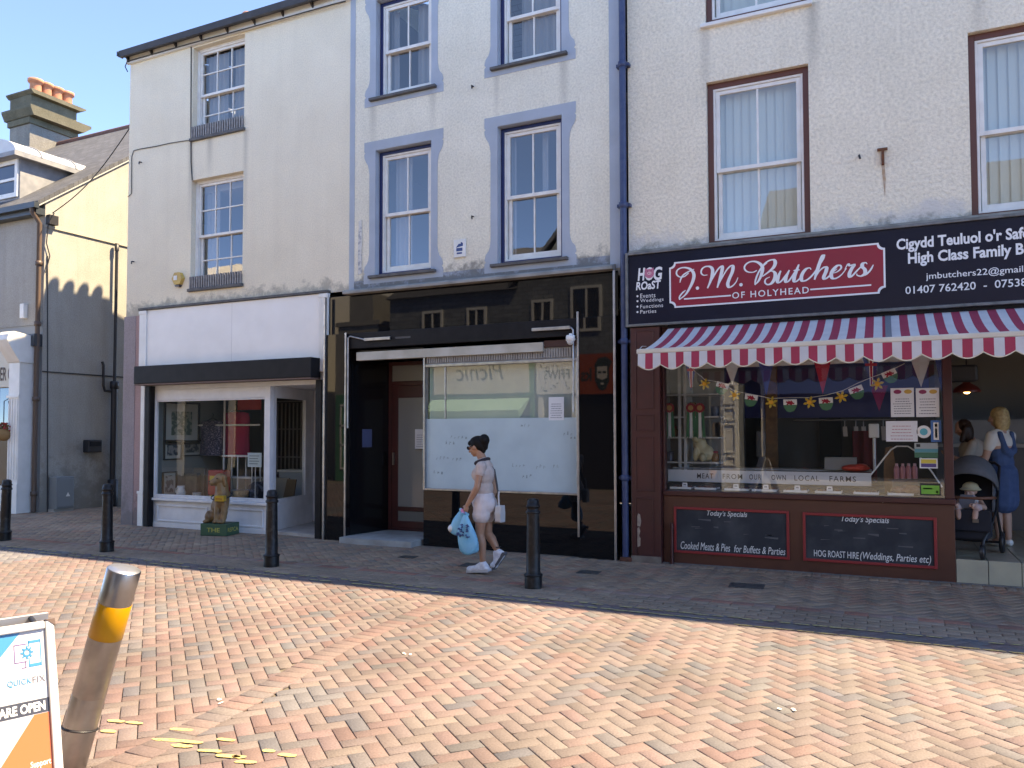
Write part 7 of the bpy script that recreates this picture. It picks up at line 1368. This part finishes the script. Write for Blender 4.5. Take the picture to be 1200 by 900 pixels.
# shoulder bag
bagc = wp(586.0, 601, .02); t = thing('handbag', 'small white handbag on a dark strap behind the walking woman', 'handbag', bagc); b = MB(); b.prism([(bagc.y - .06, bagc.z - .11), (bagc.y + .06, bagc.z - .11), (bagc.y + .07, bagc.z + .0), (bagc.y + .05, bagc.z + .09), (bagc.y - .05, bagc.z + .09), (bagc.y - .07, bagc.z + .0)], bagc.x - .036, bagc.x + .036, 'X'); b.build('body', mat('white_leather', (.55, .54, .53), .4), t, bevel=.022, seg=4)
b = MB(); b.prism([(bagc.y - .05, bagc.z - .03), (bagc.y + .05, bagc.z - .03), (bagc.y + .045, bagc.z + .075), (bagc.y - .045, bagc.z + .075)], bagc.x + .037, bagc.x + .042, 'X'); b.build('flap', MATS['white_leather'], t, bevel=.002)
b = MB(); b.tube([wp(573, 543.5, .10), wp(579.5, 551, .11), wp(582.6, 570, .06), bagc + Vector((-.01, 0, .13))], .012, 8); b.build('strap', mat('strap_dark', (.05, .05, .055), .6), t); b = MB(); b.tube([bagc + Vector((.0, -.03, .085)), bagc + Vector((-.005, -.03, .2)), bagc + Vector((-.015, 0, .25))], .011, 8); b.build('short_strap', MATS['white_leather'], t)
# carrier bags
m_bag = mat('blue_carrier', (.10, .43, .62), .3, col2=(.16, .50, .66), vs=7, bump=.5, bs=14); hp_ = wrL + Vector((-.04, 0, -.09))
def carrier(px, py, w, h, tw, lab, off, lean):
    c = wp(px, py, -.21 + off); t = thing('carrier_bag', lab, 'bag', c, group='blue carrier bags in the woman\'s hand'); b = MB(); n = 20; rows = [(-.5, .62, .6), (-.48, .9, .9), (-.36, 1.0, 1.0), (-.12, .97, 1.0), (.1, .74, .8), (.28, .46, .5), (.42, .24, .3), (.5, .12, .15)]; vs = []; rr = random.Random(int(px * 10))
    for v, sx, sy in rows:
        for i in range(n):
            a = 2 * math.pi * i / n; q = 1 + .09 * math.sin(3 * a + 7 * v + px) + rr.uniform(-.04, .04); k = v + .5; vs.append((c.x + w / 2 * sx * math.cos(a) * q + lean * k, c.y + tw / 2 * sy * math.sin(a) * q, c.z + h * v + .012 * math.cos(2 * a)))
    b.add(vs, [(i * n + j, i * n + (j + 1) % n, (i + 1) * n + (j + 1) % n, (i + 1) * n + j) for i in range(len(rows) - 1) for j in range(n)], 0, True); b.add(vs[:n], [tuple(range(n - 1, -1, -1))], 0, True); o = b.build('sack', m_bag, t); s = o.modifiers.new('smooth', 'SUBSURF'); s.levels = 1; s.render_levels = 1
    top = Vector((c.x + lean, c.y, c.z + h * .48)); b = MB()
    for q in (-.03, .03): b.tube([top + Vector((q, 0, 0)), top.lerp(hp_, .5) + Vector((q * .8, 0, .0)), hp_ + Vector((q * .3, 0, .01))], [.022, .016, .01], 8)
    b.build('handles', m_bag, t); return t, c, o
tA, cA, oA_ = carrier(549.5, 625.5, .27, .46, .17, 'full blue carrier bag with dark print, nearer her leg', -.04, -.05)
b = MB(); rr = random.Random(4)
for k in range(22):
    x = cA.x - .03 + rr.uniform(-.075, .075); z = cA.z + .02 + rr.uniform(-.07, .09); a = rr.uniform(0, 3.1); Yp = cA.y - .088; r1 = rr.uniform(.01, .02); b.prism([(x, z), (x + r1 * math.cos(a), z + r1 * math.sin(a)), (x + 1.6 * r1 * math.cos(a + .6), z + 1.6 * r1 * math.sin(a + .6)), (x + r1 * math.cos(a + 1.3), z + r1 * math.sin(a + 1.3))], Yp, Yp + .03)
b.build('print', mat('bag_print', (.03, .08, .22), .4), tA)
tB, cB, oB_ = carrier(536.5, 611, .25, .30, .14, 'smaller blue carrier bag with a white corner held in front', .06, .07)
b = MB(); b.ell((cB.x - .075, cB.y - .01, cB.z - .085), (.045, .062, .05), 12, 8); b.build('white_patch', m_white, tB)
b = MB(); b.cap(hp_ + Vector((-.03, 0, .03)), hp_ + Vector((.01, -.02, -.02)), .018, .022); b.build('pink_tag', mat('pink_handle', (.65, .20, .32), .5), tB)

# woman in a denim pinafore, half turned away, in the doorway
x0, y0 = W(1174, 560, 1.35)[0], 1.35; t = thing('person', 'fair haired woman in a denim pinafore dress standing at the pushchair', 'person', (x0, y0, zt0)); zh_ = W(1169, 489, 1.35)[1]; k = (zh_ + .11 - zt0) / 1.68
RZ = R(48); RM = Matrix.Rotation(RZ, 3, 'Z')
def V(dx, dy, h): q = RM @ Vector((dx * k, dy * k, 0)); return Vector((x0 + q.x, y0 + q.y, zt0 + h * k))
fw_ = RM @ Vector((-.25, 1, -.12))
b = MB(); hc2 = V(.0, .03, 1.57); head(b, hc2, fw_, (0, 0, 1), k)
def E(c, r, **kw): b.ell(c, tuple(q * k for q in r), rot=RM, **kw)
b.cap(hc2 - Vector((0, 0, .07)), V(0, -.01, 1.38), .05 * k, .06 * k); E(V(0, 0, 1.22), (.165, .115, .17)); E(V(0, 0, 1.02), (.14, .11, .14)); E(V(0, -.01, .88), (.175, .14, .15))
ARM = {}
for s in (-1, 1):
    sh_ = V(.165 * s, 0, 1.34); el_ = V(.20 * s, .06, 1.07); wr_ = V(.13 * s, .30, 1.04); ARM[s] = (sh_, el_)
    b.cap(V(0, 0, 1.36), sh_, .058 * k, .058 * k); b.cap(sh_, el_, .054 * k, .043 * k); b.cap(el_, wr_, .043 * k, .028 * k); hand(b, wr_, (wr_ - el_) + Vector((0, 0, -.05)), (0, 0, 1))
    hp2 = V(.085 * s, 0, .86); kn2 = V(.08 * s, .02, .47); an2 = V(.08 * s, -.01, .09); b.cap(hp2, kn2, .092 * k, .058 * k); b.cap(kn2, kn2.lerp(an2, .35), .058 * k, .06 * k); b.cap(kn2.lerp(an2, .35), an2, .06 * k, .036 * k); b.cap(an2, V(.08 * s, .10, .04), .036, .03)
remesh(b.build('body', m_skin2, t), .010, 3)
m_den = mat('denim', (.028, .07, .17), .85, col2=(.04, .09, .20), vs=14); b = MB(); E(V(0, .0, 1.14), (.168, .125, .13)); E(V(0, 0, 1.02), (.158, .127, .15)); E(V(0, -.01, .88), (.192, .158, .16)); b.cap(V(-.03, 0, .86), V(-.035, .0, .56), .165 * k, .165 * k); b.cap(V(.03, 0, .86), V(.035, 0, .56), .165 * k, .165 * k)
for s in (-1, 1): b.cap(V(.07 * s, -.105, 1.16), V(.10 * s, -.06, 1.37), .042 * k, .034 * k); b.cap(V(.10 * s, -.06, 1.37), V(.10 * s, .07, 1.36), .034 * k, .034 * k); b.cap(V(.0, -.10, 1.12), V(.07 * s, -.105, 1.18), .05 * k, .045 * k)
remesh(b.build('pinafore', m_den, t), .011, 3)
b = MB(); E(V(0, 0, 1.25), (.170, .119, .15)); b.cap(V(-.09, 0, 1.37), V(.09, 0, 1.37), .063 * k, .063 * k)
for s in (-1, 1): b.cap(ARM[s][0], ARM[s][0].lerp(ARM[s][1], .5), .068 * k, .062 * k)
remesh(b.build('blouse', mat('pale_blouse', (.62, .60, .55), .9), t), .011, 4)
b = MB(); fu = fw_.normalized(); E(hc2 - fu * .022 + Vector((0, 0, .035)), (.096, .108, .098)); E(hc2 - fu * .04 + Vector((0, 0, -.05)), (.105, .09, .13)); E(hc2 - fu * .05 + Vector((0, 0, -.11)), (.095, .065, .08)); remesh(b.build('hair', mat('blond_hair', (.52, .37, .17), .45, col2=(.36, .24, .10), vs=30, bump=.5, bs=80), t), .010, 3)
for s in (-1, 1): a = V(.08 * s, -.02, .045); b = MB(); b.cap(a, V(.08 * s, .13, .04), .046, .038); remesh(b.build('shoe', m_white, t), .011, 2)
# dark-haired woman beyond her, leaning at the counter
t = thing('person', 'dark haired woman in a pale top leaning over behind the pushchair', 'person', (W(1139, 560, 2.45)[0], 2.45, zt0)); x0 = W(1140, 560, 2.45)[0]; y0 = 2.45; RM = Matrix.Identity(3); zh_ = W(1137, 500, 2.45)[1]; k = (zh_ + .08 - zt0) / 1.6
b = MB(); hc3 = V(-.12, -.02, 1.50); head(b, hc3, (-.85, -.2, -.45), (0, 0, 1), k); b.cap(hc3 + Vector((.02, 0, -.06)), V(0, 0, 1.32), .05 * k, .06 * k); b.ell(V(.01, 0, 1.17), (.17 * k, .13 * k, .18 * k)); b.ell(V(.02, 0, .95), (.16 * k, .13 * k, .16 * k)); b.ell(V(.02, 0, .82), (.18 * k, .15 * k, .14 * k))
for s in (-1, 1):
    sh_ = V(.0, .17 * s, 1.27); el_ = V(-.12, .19 * s, 1.02); wr_ = V(-.26, .12 * s, 1.10); b.cap(V(0, 0, 1.3), sh_, .06 * k, .06 * k); b.cap(sh_, el_, .055 * k, .045 * k); b.cap(el_, wr_, .045 * k, .028 * k); hand(b, wr_, wr_ - el_, (0, 0, 1))
    hp2 = V(.02, .09 * s, .8); kn2 = V(.0, .09 * s, .45); an2 = V(.02, .09 * s, .08); b.cap(hp2, kn2, .09 * k, .06 * k); b.cap(kn2, an2, .06 * k, .04 * k); b.cap(an2, an2 + Vector((-.13, 0, -.04)), .04, .03)
remesh(b.build('body', m_skin2, t), .012, 3)
b = MB(); b.ell(V(.01, 0, 1.17), (.185 * k, .145 * k, .19 * k)); b.ell(V(.02, 0, .98), (.175 * k, .145 * k, .17 * k))
for s in (-1, 1): sh_ = V(.0, .17 * s, 1.27); el_ = V(-.12, .19 * s, 1.02); b.cap(sh_, el_, .07 * k, .06 * k)
remesh(b.build('top', mat('cream_top', (.46, .42, .37), .9), t), .013, 4)
b = MB(); b.ell(V(.02, 0, .80), (.195 * k, .165 * k, .15 * k))
for s in (-1, 1): b.cap(V(.02, .09 * s, .8), V(.02, .09 * s, .1), .105 * k, .07 * k)
remesh(b.build('trousers', mat('dark_trousers', (.03, .032, .04), .9), t), .013, 3)
b = MB(); b.ell(hc3 + Vector((.025, 0, .03)), (.10 * k, .098 * k, .10 * k)); b.ell(hc3 + Vector((.07, -.02, -.07)), (.075 * k, .10 * k, .15 * k)); b.cap(hc3 + Vector((.04, -.09, .0)), hc3 + Vector((-.01, -.10, -.17)), .04, .035); remesh(b.build('hair', mat('brown_hair', (.035, .016, .010), .45, bump=.4, bs=80), t), .012, 3)

# pushchair with a baby
px_, py_ = G(1142, 655, zt0); t = thing('pushchair', 'grey hooded pushchair standing in the butcher doorway', 'pushchair', (px_, py_ + .35, zt0), R(-12), local=True)
m_pf = mat('pushchair_frame', (.02, .02, .022), .4); m_pn = mat('pushchair_navy', (.012, .014, .022), .85); m_pg = mat('hood_grey', (.10, .105, .115), .9, col2=(.085, .09, .1), vs=18)
for sx, yy, r_ in ((-.155, -.36, .082), (.155, -.36, .082), (-.27, .36, .12), (.27, .36, .12)):
    c = (sx, yy, r_); b = MB(); ry = Matrix.Rotation(R(90), 3, 'Y'); b.lathe([(r_ * .62, -.022), (r_ * .95, -.022), (r_, -.012), (r_, .012), (r_ * .95, .022), (r_ * .62, .022)], c, 24, ax=ry); w_ = b.build('wheel', m_pf, t); b = MB(); b.lathe([(.01, -.018), (r_ * .6, -.016), (r_ * .6, .016), (.01, .018)], c, 18, ax=ry); b.build('rim', mat('rim_grey', (.14, .14, .145), .5), w_)
b = MB()
for s in (-1, 1):
    b.tube([(s * .155, -.36, .09), (s * .16, -.33, .20), (s * .22, -.2, .36), (s * .25, .1, .52), (s * .25, .45, 1.0)], .016, 8); b.tube([(s * .27, .36, .12), (s * .25, .1, .52)], .015, 8)
b.tube([(-.25, .45, 1.0), (-.2, .5, 1.04), (.2, .5, 1.04), (.25, .45, 1.0)], .018, 8); b.tube([(-.22, -.2, .36), (.22, -.2, .36)], .014, 8); b.tube([(-.27, .36, .12), (.27, .36, .12)], .014, 8); b.build('chassis', m_pf, t)
b = MB(); b.prism([(-.30, .20), (.22, .20), (.25, .34), (-.28, .33)], -.19, .19, 'X'); b.build('basket', m_pn, t, bevel=.03, seg=3)
b = MB(); b.prism([(-.30, .40), (-.26, .36), (.06, .44), (.34, .98), (.28, 1.0), (.0, .52), (-.26, .52)], -.20, .20, 'X'); b.build('seat', m_pn, t, bevel=.02, seg=3)
b = MB(); b.prism([(-.33, .30), (-.27, .30), (-.23, .52), (-.28, .545)], -.235, .235, 'X'); b.build('footmuff', m_pn, t, bevel=.02, seg=3)
b = MB(); b.box(.06, .12, -.335, -.33, .40, .44); b.build('brand_patch', mat('patch_brown', (.16, .12, .09), .8), t)
vs = []; n, q = 16, 7      # hood: ribs sweeping from the back rest forward
for j in range(q + 1):
    tt = j / q; ang = R(100 - 125 * tt)
    for i in range(n + 1):
        a = math.pi * i / n; xx = -.255 * math.cos(a); hh = math.sin(a) ** .75; r_ = .42; vs.append((xx, .10 + .05 - (r_ * hh) * math.sin(R(-38 + 95 * tt)) * 1.0, .70 + (r_ * hh) * math.cos(R(-38 + 95 * tt)) * 1.02 + .03 * (1 - hh)))
b = MB(); b.add(vs, [(j * (n + 1) + i, j * (n + 1) + i + 1, (j + 1) * (n + 1) + i + 1, (j + 1) * (n + 1) + i) for j in range(q) for i in range(n)], 0, True); o = b.build('hood', m_pg, t); s = o.modifiers.new('thick', 'SOLIDIFY'); s.thickness = .012
b = MB()
for s in (-1, 1): b.prism([(.12, .50), (-.02, .50), (.0, .66), (.08, .84), (.22, .84)], s * .225 - .008, s * .225 + .008, 'X')
b.build('side_panel', m_pg, t, bevel=.004)
b = MB(); b.tube([(-.245, .0, .66), (-.23, -.18, .67), (-.12, -.25, .665), (.12, -.25, .665), (.23, -.18, .67), (.245, .0, .66)], .018, 8); b.build('bumper_bar', mat('tan_leather', (.15, .055, .028), .5), t)

tb = thing('person', 'baby in a pale hat lying in the pushchair', 'person', t.location, R(-12), local=True); b = MB(); hb = Vector((.0, .03, .72)); head(b, hb, (-.25, -.9, -.1), (0, .35, 1), .78); b.ell((.0, .0, .57), (.10, .08, .12)); b.ell((0, -.04, .50), (.10, .09, .08))
for s in (-1, 1): b.cap((s * .09, -.0, .62), (s * .15, -.10, .55), .036, .03); b.cap((s * .15, -.10, .55), (s * .11, -.2, .58), .03, .024); hand(b, Vector((s * .11, -.2, .58)), (-.3 * s, -.8, 0), (0, 0, 1), .7); b.cap((s * .06, -.05, .50), (s * .09, -.24, .55), .05, .042); b.cap((s * .09, -.24, .55), (s * .08, -.31, .45), .04, .03)
remesh(b.build('body', m_skin2, tb), .009, 3)
b = MB(); b.ell((0, .055, .765), (.088, .088, .068)); b.ell((0, .04, .745), (.115, .11, .022)); remesh(b.build('hat', mat('cream_hat', (.45, .40, .26), .9), tb), .009, 2)
b = MB(); b.ell((.0, -.005, .57), (.118, .096, .12)); b.ell((0, -.05, .50), (.115, .105, .09)); b.cap((.06, -.07, .51), (.10, -.25, .555), .06, .052); b.cap((-.06, -.07, .51), (-.10, -.25, .555), .06, .052); remesh(b.build('romper', mat('pink_romper', (.42, .30, .29), .9, col2=(.5, .5, .5), vs=9), tb), .010, 3)
b = MB(); b.prism([(-.065, .55), (.065, .55), (.075, .64), (.06, .70), (-.06, .70), (-.075, .64)], -.262, -.212); tag(b.build('harness_pouch', mat('pouch_grey', (.12, .135, .165), .9), t, bevel=.015))

# sitting dog statue with a collecting box
dx, dy = G(256, 627); t = thing('dog_statue', 'brown sitting dog collecting statue on a green box by the white shop', 'statue', (dx, dy + .02, 0), R(12), local=True)
m_dog = mat('dog_brown', (.30, .165, .065), .5, col2=(.17, .085, .035), vs=9, bump=.3, bs=40)
b = MB(); b.box(-.24, .24, -.17, .20, .004, .20); bx__ = b.build('box_base', mat('dark_green_box', (.02, .075, .045), .5, col2=(.03, .095, .05), vs=8), t, bevel=.008)
b = MB(); put_text(b, 'RSPCA', -.13, .16, .065, .135, 0, bold=.01); b.v = [(.2415, v[0], v[2]) for v in b.v]; b.build('lettering', mat('dull_yellow_letters', (.42, .40, .08), .6), bx__); b = MB(); put_text(b, 'THE', -.12, .12, .065, .135, -.1715, bold=.01); b.build('lettering', mat('dull_yellow_letters', (.42, .40, .08), .6), bx__)
b = MB(); b.ell((-.06, .07, .37), (.145, .135, .17)); b.ell((-.10, .08, .30), (.14, .15, .12)); b.cap((-.04, .06, .46), (.045, .0, .66), .145, .125); b.ell((.065, -.02, .56), (.115, .11, .15)); b.cap((.045, .0, .66), (.03, -.01, .86), .118, .098)
b.ell((.02, -.02, .915), (.108, .108, .10)); b.cap((.0, -.06, .895), (-.055, -.125, .865), .075, .056); b.ell((-.062, -.14, .875), (.034, .032, .03)); b.ell((-.045, -.115, .845), (.05, .05, .03))
for s in (-1, 1):
    ec = Vector((.035, -.012, .935)) + Vector((.085, -.055, 0)) * s; b.cap(ec + Vector((0, 0, .03)), ec + Vector((.012 * s + .01, -.0, -.11)), .034, .026)
    b.cap((.065 + .062 * s, -.05, .52), (.06 + .06 * s, -.085, .24), .058, .044); b.ell((.06 + .06 * s, -.112, .228), (.05, .065, .032)); b.ell((-.07 + .11 * s, .0, .30), (.07, .11, .10)); b.ell((-.06 + .13 * s, -.09, .228), (.045, .075, .03))
b.cap((-.17, .13, .24), (-.22, .02, .225), .03, .02)
remesh(b.build('dog', m_dog, t), .010, 3)
b = MB(); b.ell((-.086, -.158, .885), (.020, .017, .016), 10, 6); b.ell((-.055, -.075, .935), (.012, .012, .012), 8, 6); b.ell((.03, -.128, .935), (.012, .012, .012), 8, 6); b.build('nose_and_eyes', m_black, t)
b = MB(); b.box(.03, .20, -.195, -.115, .565, .66); cb = b.build('collecting_box', mat('collect_yellow', (.50, .27, .02), .4), t, bevel=.008); b = MB(); b.box(.06, .17, -.1975, -.1955, .60, .615); b.build('slot_label', mat('label_red', (.3, .05, .02), .5), cb)
b = MB(); n = 18; b.tube([(.045 + .165 * math.cos(2 * math.pi * k / n), -.02 + .155 * math.sin(2 * math.pi * k / n), .64 - .05 * math.sin(2 * math.pi * k / n) * -1) for k in range(n + 1)], .010, 6); b.build('collar_strap', m_pipe, t)
